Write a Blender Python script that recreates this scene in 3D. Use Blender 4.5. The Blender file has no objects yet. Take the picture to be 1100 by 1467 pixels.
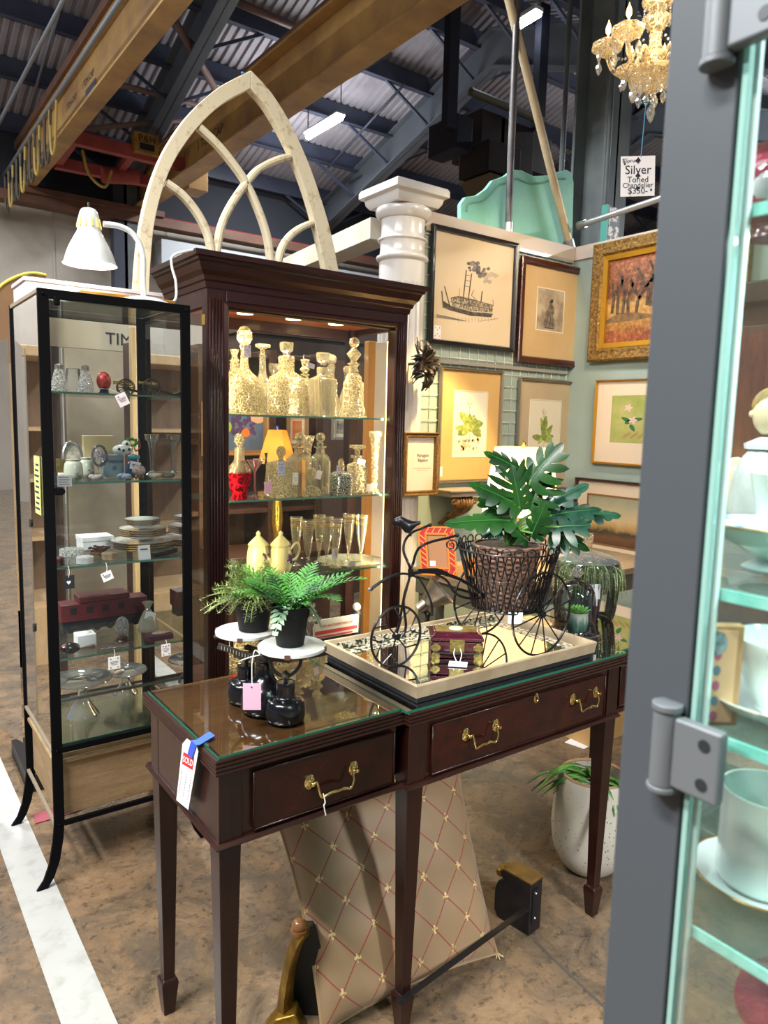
import bpy, bmesh, math, random
from mathutils import Vector, Matrix
random.seed(7)
PI = math.pi
sc = bpy.context.scene
COL = sc.collection
cos, sin = math.cos, math.sin

# ---------------------------------------------------------------- camera
F, PIT, ROL, YAW, H = 1039.0, math.radians(7.0385), math.radians(1.4553), math.radians(53.6717), 1.5
f0 = Vector((cos(YAW), sin(YAW), 0)); r0 = Vector((sin(YAW), -cos(YAW), 0)); u0 = Vector((0, 0, 1))
FW = f0*cos(PIT) - u0*sin(PIT); UP = u0*cos(PIT) + f0*sin(PIT)
RR = r0*cos(ROL) + UP*sin(ROL); DD = r0*sin(ROL) - UP*cos(ROL)
CAM = Vector((0, 0, H))
def ray(x, y): return FW + RR*((x-550)/F) + DD*((y-733.5)/F)
def PX(x, y, v): d = ray(x, y); return CAM + d*(v/d.x)
def PY(x, y, v): d = ray(x, y); return CAM + d*(v/d.y)
def PZ(x, y, v): d = ray(x, y); return CAM + d*((v-H)/d.z)
def PR(x, y, zw, t=.3, yw=13):
    d = ray(x, y); return CAM + d*((zw+t*yw-H)/(d.z+t*d.y))
def PD(x, y, p):
    """point on the ray at the depth of point p (a plane facing the camera)"""
    d = ray(x, y); return CAM + d*((Vector(p)-CAM).dot(f0)/d.dot(f0))

cd = bpy.data.cameras.new('camera'); cam = bpy.data.objects.new('camera', cd); COL.objects.link(cam)
M = Matrix.Identity(4)
for i in range(3):
    M[i][0] = RR[i]; M[i][1] = -DD[i]; M[i][2] = -FW[i]; M[i][3] = CAM[i]
cam.matrix_world = M
cd.sensor_fit = 'VERTICAL'; cd.sensor_height = 36.0; cd.sensor_width = 27.0
cd.lens = F/1467*36.0
cd.clip_start = 0.02; cd.clip_end = 200
cd.dof.use_dof = True; cd.dof.focus_distance = 2.0; cd.dof.aperture_fstop = cd.lens/3.0
sc.camera = cam

# ---------------------------------------------------------------- materials
def lin(c):
    if isinstance(c, str):
        c = c.lstrip('#'); c = [int(c[i:i+2], 16)/255 for i in (0, 2, 4)]
    return tuple((x/12.92 if x <= .04045 else ((x+.055)/1.055)**2.4) for x in c[:3]) + (1.0,)
MC = {}
def base(name):
    m = bpy.data.materials.new(name); m.use_nodes = True
    nt = m.node_tree; b = nt.nodes['Principled BSDF']
    return m, nt, b
def coord(nt, scale=(1, 1, 1), kind='Object'):
    tc = nt.nodes.new('ShaderNodeTexCoord'); mp = nt.nodes.new('ShaderNodeMapping')
    mp.inputs['Scale'].default_value = scale
    nt.links.new(tc.outputs[kind], mp.inputs['Vector']); return mp.outputs['Vector']
def noise(nt, vec, scale, detail=4, rough=.6, dist=0):
    n = nt.nodes.new('ShaderNodeTexNoise'); n.inputs['Scale'].default_value = scale
    n.inputs['Detail'].default_value = detail; n.inputs['Roughness'].default_value = rough
    n.inputs['Distortion'].default_value = dist
    nt.links.new(vec, n.inputs['Vector']); return n.outputs['Fac']
def ramp(nt, fac, stops):
    r = nt.nodes.new('ShaderNodeValToRGB'); e = r.color_ramp.elements
    while len(e) > 1: e.remove(e[-1])
    e[0].position = stops[0][0]; e[0].color = lin(stops[0][1])
    for p, c in stops[1:]:
        k = e.new(p); k.color = lin(c)
    nt.links.new(fac, r.inputs['Fac']); return r.outputs['Color']
def mixc(nt, fac, a, b, mode='MIX'):
    m = nt.nodes.new('ShaderNodeMix'); m.data_type = 'RGBA'; m.blend_type = mode
    for v, s in ((fac, m.inputs[0]), (a, m.inputs[6]), (b, m.inputs[7])):
        if hasattr(v, 'links'): nt.links.new(v, s)
        elif isinstance(v, str): s.default_value = lin(v)
        else: s.default_value = v
    return m.outputs[2]
def bump(nt, b, h, strength=.3, dist=.01):
    n = nt.nodes.new('ShaderNodeBump'); n.inputs['Strength'].default_value = strength
    n.inputs['Distance'].default_value = dist
    nt.links.new(h, n.inputs['Height']); nt.links.new(n.outputs['Normal'], b.inputs['Normal'])
def mat(name, c, rough=.5, metal=0, c2=None, sc_=8, bmp=0, bdist=.004, coat=0, spec=.5, stretch=(1, 1, 1), lo=.35, hi=.65, alpha=1, sub=0, em=None, ems=0, detail=4, sheen=0):
    if name in MC: return MC[name]
    m, nt, b = base(name)
    b.inputs['Base Color'].default_value = lin(c); b.inputs['Roughness'].default_value = rough
    b.inputs['Metallic'].default_value = metal; b.inputs['Coat Weight'].default_value = coat
    b.inputs['Coat Roughness'].default_value = .06
    b.inputs['Specular IOR Level'].default_value = spec
    if sub: b.inputs['Subsurface Weight'].default_value = sub; b.inputs['Subsurface Radius'].default_value = (.01, .01, .01)
    if sheen: b.inputs['Sheen Weight'].default_value = sheen
    if c2 or bmp:
        v = coord(nt, stretch); f = noise(nt, v, sc_, detail)
        if c2: nt.links.new(ramp(nt, f, [(lo, c), (hi, c2)]), b.inputs['Base Color'])
        if bmp: bump(nt, b, f, bmp, bdist)
    if em: b.inputs['Emission Color'].default_value = lin(em); b.inputs['Emission Strength'].default_value = ems
    MC[name] = m; return m
def emit(name, c, s):
    if name in MC: return MC[name]
    m = bpy.data.materials.new(name); m.use_nodes = True; nt = m.node_tree; nt.nodes.clear()
    e = nt.nodes.new('ShaderNodeEmission'); e.inputs['Color'].default_value = lin(c); e.inputs['Strength'].default_value = s
    o = nt.nodes.new('ShaderNodeOutputMaterial'); nt.links.new(e.outputs[0], o.inputs[0]); MC[name] = m; return m
def pane(name, tint='#f4faf8', refl=1.0, haze=0.0, hazec='#d8e0e0'):
    """thin glass sheet: clear with a Fresnel reflection"""
    if name in MC: return MC[name]
    m = bpy.data.materials.new(name); m.use_nodes = True; nt = m.node_tree; nt.nodes.clear()
    t = nt.nodes.new('ShaderNodeBsdfTransparent'); t.inputs['Color'].default_value = lin(tint)
    g = nt.nodes.new('ShaderNodeBsdfGlossy'); g.inputs['Roughness'].default_value = .0
    fr = nt.nodes.new('ShaderNodeFresnel'); fr.inputs['IOR'].default_value = 1.5
    mu = nt.nodes.new('ShaderNodeMath'); mu.operation = 'MULTIPLY'; mu.inputs[1].default_value = refl
    nt.links.new(fr.outputs[0], mu.inputs[0])
    mx = nt.nodes.new('ShaderNodeMixShader'); nt.links.new(mu.outputs[0], mx.inputs[0])
    nt.links.new(t.outputs[0], mx.inputs[1]); nt.links.new(g.outputs[0], mx.inputs[2])
    out = mx.outputs[0]
    if haze:
        d = nt.nodes.new('ShaderNodeBsdfDiffuse'); d.inputs['Color'].default_value = lin(hazec)
        m2 = nt.nodes.new('ShaderNodeMixShader'); m2.inputs[0].default_value = haze
        nt.links.new(out, m2.inputs[1]); nt.links.new(d.outputs[0], m2.inputs[2]); out = m2.outputs[0]
    o = nt.nodes.new('ShaderNodeOutputMaterial'); nt.links.new(out, o.inputs[0]); MC[name] = m; return m
def crystal(name, tint='#fffdf6', body='#fff6dc', frac=.22, cut=0.0, cscale=90, clear=.35, rough=0.0):
    """cut / blown glass: refraction with a little milky body and clear share; cut = facet relief"""
    if name in MC: return MC[name]
    m = bpy.data.materials.new(name); m.use_nodes = True; nt = m.node_tree; nt.nodes.clear()
    g = nt.nodes.new('ShaderNodeBsdfGlass'); g.inputs['Color'].default_value = lin(tint); g.inputs['IOR'].default_value = 1.5
    g.inputs['Roughness'].default_value = rough
    d = nt.nodes.new('ShaderNodeBsdfTranslucent'); d.inputs['Color'].default_value = lin(body)
    d2 = nt.nodes.new('ShaderNodeBsdfDiffuse'); d2.inputs['Color'].default_value = lin(body)
    t = nt.nodes.new('ShaderNodeBsdfTransparent'); t.inputs['Color'].default_value = lin(tint)
    dm = nt.nodes.new('ShaderNodeMixShader'); dm.inputs[0].default_value = .5
    nt.links.new(d.outputs[0], dm.inputs[1]); nt.links.new(d2.outputs[0], dm.inputs[2])
    a = nt.nodes.new('ShaderNodeMixShader'); a.inputs[0].default_value = clear
    nt.links.new(g.outputs[0], a.inputs[1]); nt.links.new(t.outputs[0], a.inputs[2])
    b = nt.nodes.new('ShaderNodeMixShader'); b.inputs[0].default_value = frac
    nt.links.new(a.outputs[0], b.inputs[1]); nt.links.new(dm.outputs[0], b.inputs[2])
    if cut:
        v = coord(nt); w = nt.nodes.new('ShaderNodeTexVoronoi'); w.inputs['Scale'].default_value = cscale
        nt.links.new(v, w.inputs['Vector'])
        bp = nt.nodes.new('ShaderNodeBump'); bp.inputs['Strength'].default_value = cut; bp.inputs['Distance'].default_value = .01
        nt.links.new(w.outputs['Distance'], bp.inputs['Height'])
        for n in (g, d2): nt.links.new(bp.outputs['Normal'], n.inputs['Normal'])
        we = nt.nodes.new('ShaderNodeTexVoronoi'); we.feature = 'DISTANCE_TO_EDGE'; we.inputs['Scale'].default_value = cscale*.55
        nt.links.new(v, we.inputs['Vector'])
        mr = nt.nodes.new('ShaderNodeMapRange'); mr.inputs['From Min'].default_value = .02; mr.inputs['From Max'].default_value = .16
        mr.inputs['To Min'].default_value = min(.8, frac*2.6); mr.inputs['To Max'].default_value = frac*.25
        nt.links.new(we.outputs['Distance'], mr.inputs['Value']); nt.links.new(mr.outputs['Result'], b.inputs[0])
    o = nt.nodes.new('ShaderNodeOutputMaterial'); nt.links.new(b.outputs[0], o.inputs[0]); MC[name] = m; return m
def wood(name, c1, c2, rough=.35, scale=3, stretch=(1, 14, 14), coat=.3, bmp=.05, spec=.5):
    if name in MC: return MC[name]
    m, nt, b = base(name)
    v = coord(nt, stretch); n = noise(nt, v, scale, 5, .6, .8)
    n2 = noise(nt, coord(nt, tuple(s*2.5 for s in stretch)), scale*3, 3)
    c = mixc(nt, .35, ramp(nt, n, [(.3, c1), (.7, c2)]), ramp(nt, n2, [(.35, c1), (.65, c2)]))
    nt.links.new(c, b.inputs['Base Color']); b.inputs['Roughness'].default_value = rough
    b.inputs['Coat Weight'].default_value = coat; b.inputs['Coat Roughness'].default_value = .12
    b.inputs['Specular IOR Level'].default_value = spec
    if bmp: bump(nt, b, n2, bmp, .002)
    MC[name] = m; return m

# ---------------------------------------------------------------- objects
INV = {}
def setp(o, label=None, cat=None, group=None, kind=None):
    if label: o['label'] = label
    if cat: o['category'] = cat
    if group: o['group'] = group
    if kind: o['kind'] = kind
    return o
def thing(name, label, cat, loc=(0, 0, 0), rz=0, group=None):
    o = bpy.data.objects.new(name, None); COL.objects.link(o); o.empty_display_size = .05
    o.location = loc; o.rotation_euler = (0, 0, rz)
    INV[o.name] = (Matrix.Translation(Vector(loc)) @ Matrix.Rotation(rz, 4, 'Z')).inverted()
    return setp(o, label, cat, group)
def dup(root, loc, rz=0, label=None, group=None, scale=None):
    r = root.copy(); COL.objects.link(r); r.location = loc; r.rotation_euler = (0, 0, rz)
    INV[r.name] = (Matrix.Translation(Vector(loc)) @ Matrix.Rotation(rz, 4, 'Z')).inverted()
    if scale: r.scale = (scale,)*3 if not hasattr(scale, '__len__') else scale
    if label: r['label'] = label
    if group: r['group'] = group
    for ch in [c for c in COL.objects if c.parent == root]:
        c = ch.copy(); COL.objects.link(c); c.parent = r
        for g in [q for q in COL.objects if q.parent == ch]:
            d = g.copy(); COL.objects.link(d); d.parent = c
    return r
def frame_of(d):
    d = Vector(d).normalized()
    a = Vector((0, 0, 1)) if abs(d.z) < .95 else Vector((1, 0, 0))
    u = d.cross(a).normalized(); v = d.cross(u).normalized(); return u, v
class MB:
    def __init__(s): s.v = []; s.f = []; s.sm = []
    def add(s, vs, fs, smooth=False):
        o = len(s.v); s.v += [Vector(p) for p in vs]
        s.f += [tuple(i+o for i in f) for f in fs]; s.sm += [smooth]*len(fs); return s
    def box(s, lo, hi):
        x0, y0, z0 = lo; x1, y1, z1 = hi
        return s.add([(x0,y0,z0),(x1,y0,z0),(x1,y1,z0),(x0,y1,z0),(x0,y0,z1),(x1,y0,z1),(x1,y1,z1),(x0,y1,z1)],
              [(0,3,2,1),(4,5,6,7),(0,1,5,4),(1,2,6,5),(2,3,7,6),(3,0,4,7)])
    def obox(s, c, ax, ay, az):
        """box with centre and three half-axis vectors"""
        c, ax, ay, az = map(Vector, (c, ax, ay, az))
        vs = [c-ax-ay-az, c+ax-ay-az, c+ax+ay-az, c-ax+ay-az, c-ax-ay+az, c+ax-ay+az, c+ax+ay+az, c-ax+ay+az]
        return s.add(vs, [(0,3,2,1),(4,5,6,7),(0,1,5,4),(1,2,6,5),(2,3,7,6),(3,0,4,7)])
    def bar(s, a, b, w, h, up=(0, 0, 1)):
        a, b = Vector(a), Vector(b); d = b-a; u = d.cross(Vector(up))
        if u.length < 1e-6: u = Vector((1, 0, 0))
        u.normalize(); v = u.cross(d).normalized()
        return s.obox((a+b)/2, d/2, u*(w/2), v*(h/2))
    def rings(s, rings, closed=True, caps=True, smooth=True, loop=False):
        n = len(rings[0]); vs = [p for r in rings for p in r]; fs = []
        m = len(rings)
        for i in range(m if loop else m-1):
            for j in range(n if closed else n-1):
                a = i*n+j; b = i*n+(j+1) % n; c = ((i+1) % m)*n+(j+1) % n; d = ((i+1) % m)*n+j
                fs.append((a, b, c, d))
        s.add(vs, fs, smooth)
        if caps and not loop and closed:
            o = len(s.v)-len(vs)
            s.f.append(tuple(o+j for j in reversed(range(n)))); s.f.append(tuple(o+(m-1)*n+j for j in range(n))); s.sm += [False, False]
        return s
    def lathe(s, prof, c=(0, 0, 0), n=24, caps=True, sq=None, smooth=True, axis=None):
        """prof: (r, z) pairs; sq: exponent for squarish sections"""
        c = Vector(c); R = []
        u, v, w = Vector((1, 0, 0)), Vector((0, 1, 0)), Vector((0, 0, 1))
        if axis is not None:
            w = Vector(axis).normalized(); u, v = frame_of(w); v = w.cross(u)
        for r, z in prof:
            ring = []
            for j in range(n):
                a = 2*PI*(j+.5)/n; x, y = cos(a), sin(a)
                if sq: k = (abs(x)**sq+abs(y)**sq)**(-1/sq); x *= k; y *= k
                ring.append(c+u*(x*r)+v*(y*r)+w*z)
            R.append(ring)
        return s.rings(R, True, caps, smooth)
    def cyl(s, a, b, r, r2=None, n=16, caps=True):
        a, b = Vector(a), Vector(b); r2 = r if r2 is None else r2
        u, v = frame_of(b-a)
        R = [[p+u*(cos(2*PI*j/n)*q)+v*(sin(2*PI*j/n)*q) for j in range(n)] for p, q in ((a, r), (b, r2))]
        return s.rings(R, True, caps, True)
    def tube(s, pts, r, n=8, closed=False, sub=0):
        P = [Vector(p) for p in pts]
        if sub: P = spline(P, sub, closed)
        m = len(P); R = []; u = None
        rs = r if hasattr(r, '__len__') else [r]*m
        if len(rs) != m: rs = [rs[min(len(rs)-1, int(i*len(rs)/m))] for i in range(m)]
        for i, p in enumerate(P):
            d = (P[(i+1) % m]-P[i-1]) if closed else (P[min(i+1, m-1)]-P[max(i-1, 0)])
            if d.length < 1e-9: d = Vector((0, 0, 1))
            d.normalize()
            if u is None: u, _ = frame_of(d)
            u = (u-d*u.dot(d))
            if u.length < 1e-6: u, _ = frame_of(d)
            u.normalize(); v = d.cross(u)
            R.append([p+u*(cos(2*PI*j/n)*rs[i])+v*(sin(2*PI*j/n)*rs[i]) for j in range(n)])
        return s.rings(R, True, True, True, loop=closed)
    def sphere(s, c, r, n=16, m=10):
        c = Vector(c); r = (r, r, r) if not hasattr(r, '__len__') else r
        R = []
        for i in range(1, m):
            t = PI*i/m
            R.append([c+Vector((r[0]*sin(t)*cos(2*PI*j/n), r[1]*sin(t)*sin(2*PI*j/n), -r[2]*cos(t))) for j in range(n)])
        k = len(s.v); s.rings(R, True, False, True)
        s.v += [c-Vector((0, 0, r[2])), c+Vector((0, 0, r[2]))]
        for j in range(n):
            s.f.append((k+(j+1) % n, k+j, len(s.v)-2)); s.sm.append(True)
            s.f.append((k+(m-2)*n+j, k+(m-2)*n+(j+1) % n, len(s.v)-1)); s.sm.append(True)
        return s
    def prism(s, poly, o, u, v, w, smooth=False):
        """2-D polygon in the (u, v) plane at o, thickness vector w"""
        o, u, v, w = map(Vector, (o, u, v, w)); n = len(poly)
        A = [o+u*p[0]+v*p[1] for p in poly]; B = [p+w for p in A]
        s.add(A+B, [tuple(range(n)), tuple(reversed(range(n, 2*n)))]+[(i, i+n, (i+1) % n+n, (i+1) % n) for i in range(n)], smooth)
        return s
    def grid(s, fn, nu, nv, smooth=True, wrap=False):
        vs = [fn(i/nu, j/nv) for i in range(nu+1) for j in range(nv+1)]; w = nv+1
        return s.add(vs, [(i*w+j, (i+1)*w+j, (i+1)*w+j+1, i*w+j+1) for i in range(nu) for j in range(nv)], smooth)
    def sweep(s, path, prof, closed=False, up=(0, 0, 1)):
        """profile (out, up) swept along a horizontal polyline with mitred corners; out = right-hand side of travel"""
        P = [Vector(p) for p in path]; n = len(P); R = []; up = Vector(up)
        for i in range(n):
            d1 = (P[i]-P[i-1]).normalized() if (closed or i > 0) else (P[1]-P[0]).normalized()
            d2 = (P[(i+1) % n]-P[i]).normalized() if (closed or i < n-1) else d1
            n1 = d1.cross(up); n2 = d2.cross(up); m = (n1+n2); m /= max(1e-6, (1+n1.dot(n2)))
            R.append([P[i]+m*a+up*b for a, b in prof])
        return s.rings(R, True, True, False, loop=closed)
    def build(s, name, m, parent=None, world=True, bevel=0, ang=38, seg=2, solid=0, label=None, cat=None, kind=None, group=None, subd=0):
        me = bpy.data.meshes.new(name)
        vs = s.v
        o = bpy.data.objects.new(name, me)
        inv = INV.get(parent.name) if parent is not None else None
        if inv is not None and world: vs = [inv @ p for p in vs]
        me.from_pydata([tuple(p) for p in vs], [], s.f)
        for i, p in enumerate(me.polygons): p.use_smooth = s.sm[i]
        me.materials.append(m)
        bm = bmesh.new(); bm.from_mesh(me)
        bmesh.ops.recalc_face_normals(bm, faces=bm.faces)
        th = math.radians(ang)
        for e in bm.edges:
            if len(e.link_faces) == 2:
                if e.calc_face_angle(0) > th: e.smooth = False
        bm.to_mesh(me); bm.free()
        COL.objects.link(o)
        if parent is not None:
            o.parent = parent; INV[o.name] = inv if inv is not None else Matrix.Identity(4)
        else: INV[o.name] = Matrix.Identity(4)
        if solid:
            q = o.modifiers.new('solid', 'SOLIDIFY'); q.thickness = solid; q.offset = 0
        if bevel:
            q = o.modifiers.new('bevel', 'BEVEL'); q.width = bevel; q.segments = seg; q.limit_method = 'ANGLE'; q.angle_limit = math.radians(35)
            for p in me.polygons: p.use_smooth = True
            q.harden_normals = True
        if subd:
            q = o.modifiers.new('sub', 'SUBSURF'); q.levels = q.render_levels = subd
        return setp(o, label, cat, group, kind)
def spline(P, k, closed=False):
    P = [Vector(p) for p in P]; n = len(P); out = []
    for i in range(n if closed else n-1):
        p0 = P[i-1] if (closed or i > 0) else P[0]*2-P[1]; p1 = P[i]; p2 = P[(i+1) % n]
        p3 = P[(i+2) % n] if (closed or i+2 < n) else P[-1]*2-P[-2]
        for j in range(k):
            t = j/k
            out.append(.5*((2*p1)+(p2-p0)*t+(2*p0-5*p1+4*p2-p3)*t*t+(3*p1-p0-3*p2+p3)*t**3))
    if not closed: out.append(P[-1])
    return out
def prof_spline(P, k=4): return [(max(0.0001, p.x), p.y) for p in spline([Vector((a, b, 0)) for a, b in P], k)]
def text(name, body, m, parent, o, u, v, size, align='CENTER', ext=.0002, xs=1.0):
    """lettering in the plane (u = reading direction, v = up) at world point o"""
    c = bpy.data.curves.new(name, 'FONT'); c.body = body; c.size = size; c.extrude = ext; c.align_x = align; c.align_y = 'CENTER'; c.resolution_u = 3
    tmp = bpy.data.objects.new('tmp', c)
    me = bpy.data.meshes.new_from_object(tmp); bpy.data.objects.remove(tmp); bpy.data.curves.remove(c)
    me.materials.clear(); me.materials.append(m); ob = bpy.data.objects.new(name, me); COL.objects.link(ob)
    u = Vector(u).normalized(); v = Vector(v).normalized(); w = u.cross(v)
    W = Matrix(((u.x*xs, v.x, w.x, o[0]), (u.y*xs, v.y, w.y, o[1]), (u.z*xs, v.z, w.z, o[2]), (0, 0, 0, 1)))
    me.transform(INV[parent.name] @ W if parent is not None else W)
    if parent is not None: ob.parent = parent
    return ob
def struct(mb, name, m, **k): return mb.build(name, m, kind='structure', **k)
def tag_part(parent, top, drop, w=.035, h=.05, rot=0, tilt=0, color='#f4f0ee', cardy=False, marks=None, ls=.001):
    """string and card hanging from world point top"""
    top = Vector(top); a = Vector((cos(rot), sin(rot), 0)); n = Vector((-sin(rot), cos(rot), 0))*-1
    hole = top-Vector((0, 0, drop))
    dn = (Vector((0, 0, -1))*cos(tilt)+a*sin(tilt)); ax = (a*cos(tilt)+Vector((0, 0, 1))*sin(tilt))
    MB().tube([top, (top+hole)/2+a*.003, hole], ls, 6, sub=4).build('string', mat('string_white', '#efece6', .8), parent)
    c = hole+dn*(h/2-.006)
    t = MB(); t.obox(c, ax*(w/2), n*.0006, dn*(h/2)); tg = t.build('price_tag', mat('card_'+color, color, .7), parent, bevel=.0003)
    if marks:
        q = MB()
        for (mx, my, s_) in marks['p']:
            p = c+ax*(mx*w)-dn*(my*h)+n*.001
            q.prism([(0, -1), (.8, .1), (.45, .6), (0, .3), (-.45, .6), (-.8, .1)], p, ax*s_, -dn*s_, n*.0004)
        q.build('pip', mat('pip'+marks['c'], marks['c'], .6), tg)
        l = MB()
        for k in range(3):
            p = c-dn*((.12-.12*k)*h)+n*.001; l.obox(p, ax*(w*(.36-.05*k)), n*.0002, dn*.0006)
        l.build('handwriting', mat('ink', '#30344a', .7), tg)
    return tg
# ================================================================ SETTING
def floor_mat():
    m, nt, b = base('worn_concrete'); v = coord(nt)
    n1 = noise(nt, v, 1.3, 6, .65, .4); n2 = noise(nt, v, 5.5, 8, .75, .6); n3 = noise(nt, v, 38, 6, .7)
    n4 = noise(nt, v, 2.6, 8, .7, 1.2)
    c = ramp(nt, n2, [(.28, '#352c25'), (.42, '#655544'), (.58, '#82694f'), (.78, '#9a8367')])
    c = mixc(nt, ramp(nt, n4, [(.5, '#000000'), (.60, '#c8c8c8')]), c, '#4b4640')
    c = mixc(nt, ramp(nt, n1, [(.42, '#000000'), (.7, '#707070')]), c, '#78746c')
    c = mixc(nt, ramp(nt, n3, [(.54, '#000000'), (.64, '#d0d0d0')]), c, '#2a2522')
    w = nt.nodes.new('ShaderNodeTexVoronoi'); w.feature = 'DISTANCE_TO_EDGE'; w.inputs['Scale'].default_value = 1.4
    mp = nt.nodes.new('ShaderNodeVectorMath'); mp.operation = 'ADD'
    nn = nt.nodes.new('ShaderNodeTexNoise'); nn.inputs['Scale'].default_value = 3; nt.links.new(v, nn.inputs['Vector'])
    nt.links.new(v, mp.inputs[0]); nt.links.new(nn.outputs['Color'], mp.inputs[1]); nt.links.new(mp.outputs[0], w.inputs['Vector'])
    c = mixc(nt, ramp(nt, w.outputs['Distance'], [(.0, '#909090'), (.008, '#000000')]), c, '#2c2826')
    nt.links.new(c, b.inputs['Base Color'])
    nt.links.new(ramp(nt, n2, [(.3, '#707070'), (.7, '#a8a8a8')]), b.inputs['Roughness'])
    bump(nt, b, n3, .25, .003); return m
FLOOR = floor_mat()
struct(MB().add([(-8, -5, 0), (26, -5, 0), (26, 14, 0), (-8, 14, 0)], [(0, 1, 2, 3)]), 'floor', FLOOR)
LINE = mat('floor_paint', '#adada9', .7, c2='#86857e', sc_=14, bmp=.1, detail=8, lo=.5, hi=.85)
struct(MB().add([(.352, -2, .002), (.468, -2, .002), (.442, 9, .002), (.33, 9, .002)], [(0, 1, 2, 3)]), 'trim_1', LINE)
struct(MB().add([tuple(PZ(x_, y_, .004)) for x_, y_ in ((50, 1180), (118, 1160), (112, 1148), (48, 1166))], [(0, 1, 2, 3)]), 'trim_2', mat('red_paint', '#96404a', .7, c2='#7c3c42', sc_=20))
# expansion joint in the slab
struct(MB().add([(1.40, .2, .0015), (1.408, .2, .0015), (1.548, 1.30, .0015), (1.54, 1.30, .0015)], [(0, 1, 2, 3)]), 'trim_3', mat('joint', '#4a443e', .9))

# far wall with precast panels
WALL = mat('precast_wall', '#c6bdb0', .85, c2='#b3a99c', sc_=1.2, bmp=.1, detail=6)
struct(MB().box((-10, 13, 0), (26, 13.3, 4.9)), 'wall_back', WALL)
mb = MB()
x = -9.3
while x < 22:
    mb.box((x, 12.99, 0), (x+.03, 13, 4.85)); x += .93
struct(mb, 'trim_4', mat('seam', '#b9b4ac', .8))
struct(MB().box((-10, 12.9, 4.9), (26, 13.2, 6.0)), 'wall_upper', mat('upper_wall', '#33363f', .8))
# white duct band high on the wall
a = PY(225, 300, 12.8); b_ = PY(520, 372, 12.8)
struct(MB().box((a.x, 12.6, 3.95), (a.x+9, 12.98, 4.5)), 'trim_5', mat('duct_white', '#c6ccd2', .5))
struct(MB().cyl((a.x, 12.5, 4.78), (a.x+9, 12.5, 4.78), .05, n=10), 'trim_6', mat('pipe_red', '#9c3d44', .5))
STEEL = mat('steel_column', '#6f7675', .65, c2='#5c6262', sc_=3)
DSTEEL = mat('dark_steel', '#3d4250', .6, c2='#333744', sc_=2)
for i, (px, c) in enumerate(((171, DSTEEL), (186, STEEL))):
    p = PY(px, 380, 12.6); struct(MB().box((p.x-.11, 12.5, 0), (p.x+.11, 12.7, 5.4)), 'trim_%d' % (7+i), c)
# side wall far right so the sheds close
struct(MB().box((25.7, -5, 0), (26, 13, 6)), 'wall_right', WALL)

# ---- roof : corrugated deck on two slopes, purlins, rafters
RIDGE = 8.1
def zr(y, zw=5.9): return zw+.3*(13-y) if y >= RIDGE else zw+.3*(13-RIDGE)-.36*(RIDGE-y)
DECK = mat('roof_deck', '#a19ca2', .6, c2='#8b868e', sc_=1.5)
def deck(y0, y1, name):
    mb = MB(); P = []
    x = -7.0; k = 0
    while x < 25:
        P += [(x, 0), (x+.055, 0), (x+.07, .035), (x+.11, .035)]; x += .125
    r0_ = [Vector((p[0], y0, zr(y0)+p[1])) for p in P]; r1_ = [Vector((p[0], y1, zr(y1+1e-6 if y1 == RIDGE else y1)+p[1])) for p in P]
    mb.rings([r0_, r1_], closed=False, caps=False, smooth=False)
    mb.box((-7, min(y0, y1), zr(13)+5), (-6.9, min(y0, y1)+.01, zr(13)+5.01)) if False else None
    return struct(mb, name, DECK)
deck(13.1, RIDGE, 'ceiling'); deck(RIDGE, -4.5, 'ceiling_slope')
PUR = mat('purlin_paint', '#474c5e', .5, c2='#3b4052', sc_=2)
ys = [12.71, 11.62, 10.59, 9.54, 8.5, 7.4, 6.3, 5.2, 4.1, 3.0, 1.9, .8]
n_tr = 20
for y in ys:
    z = zr(y, 5.6); mb = MB()
    mb.box((-7, y-.012, z), (25, y+.0, z+.29)); mb.box((-7, y-.10, z), (25, y, z+.012)); mb.box((-7, y, z+.27), (25, y+.1, z+.285))
    struct(mb, 'trim_%d' % n_tr, PUR); n_tr += 1
RAF = mat('rafter_paint', '#5d6269', .5, c2='#50555e', sc_=1.5)
for X in (-7.64, -3.8, .04, 3.88, 7.72, 11.56, 15.4):
    mb = MB()
    for (ya, yb) in ((12.9, RIDGE), (RIDGE, -4)):
        for dz, h, w in ((0, .025, .22), (.5, .025, .22)):
            za, zb = zr(ya, 5.1)+dz, zr(yb+.0001, 5.1)+dz
            mb.add([(X-w/2, ya, za), (X+w/2, ya, za), (X+w/2, yb, zb), (X-w/2, yb, zb), (X-w/2, ya, za+h), (X+w/2, ya, za+h), (X+w/2, yb, zb+h), (X-w/2, yb, zb+h)],
                   [(0,3,2,1),(4,5,6,7),(0,1,5,4),(1,2,6,5),(2,3,7,6),(3,0,4,7)])
        za, zb = zr(ya, 5.1), zr(yb+.0001, 5.1)
        mb.add([(X-.01, ya, za), (X+.01, ya, za), (X+.01, yb, zb), (X-.01, yb, zb), (X-.01, ya, za+.5), (X+.01, ya, za+.5), (X+.01, yb, zb+.5), (X-.01, yb, zb+.5)],
               [(0,3,2,1),(4,5,6,7),(0,1,5,4),(1,2,6,5),(2,3,7,6),(3,0,4,7)])
    struct(mb, 'trim_%d' % n_tr, RAF); n_tr += 1
    # knee braces to the purlins
    mb = MB()
    for y in ys[:8]:
        z = zr(y, 5.6)
        for s in (-1, 1): mb.bar((X+s*.9, y-.03, z+.02), (X+s*.02, y-.03, z-.45), .04, .04)
    struct(mb, 'trim_%d' % n_tr, PUR); n_tr += 1
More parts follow.
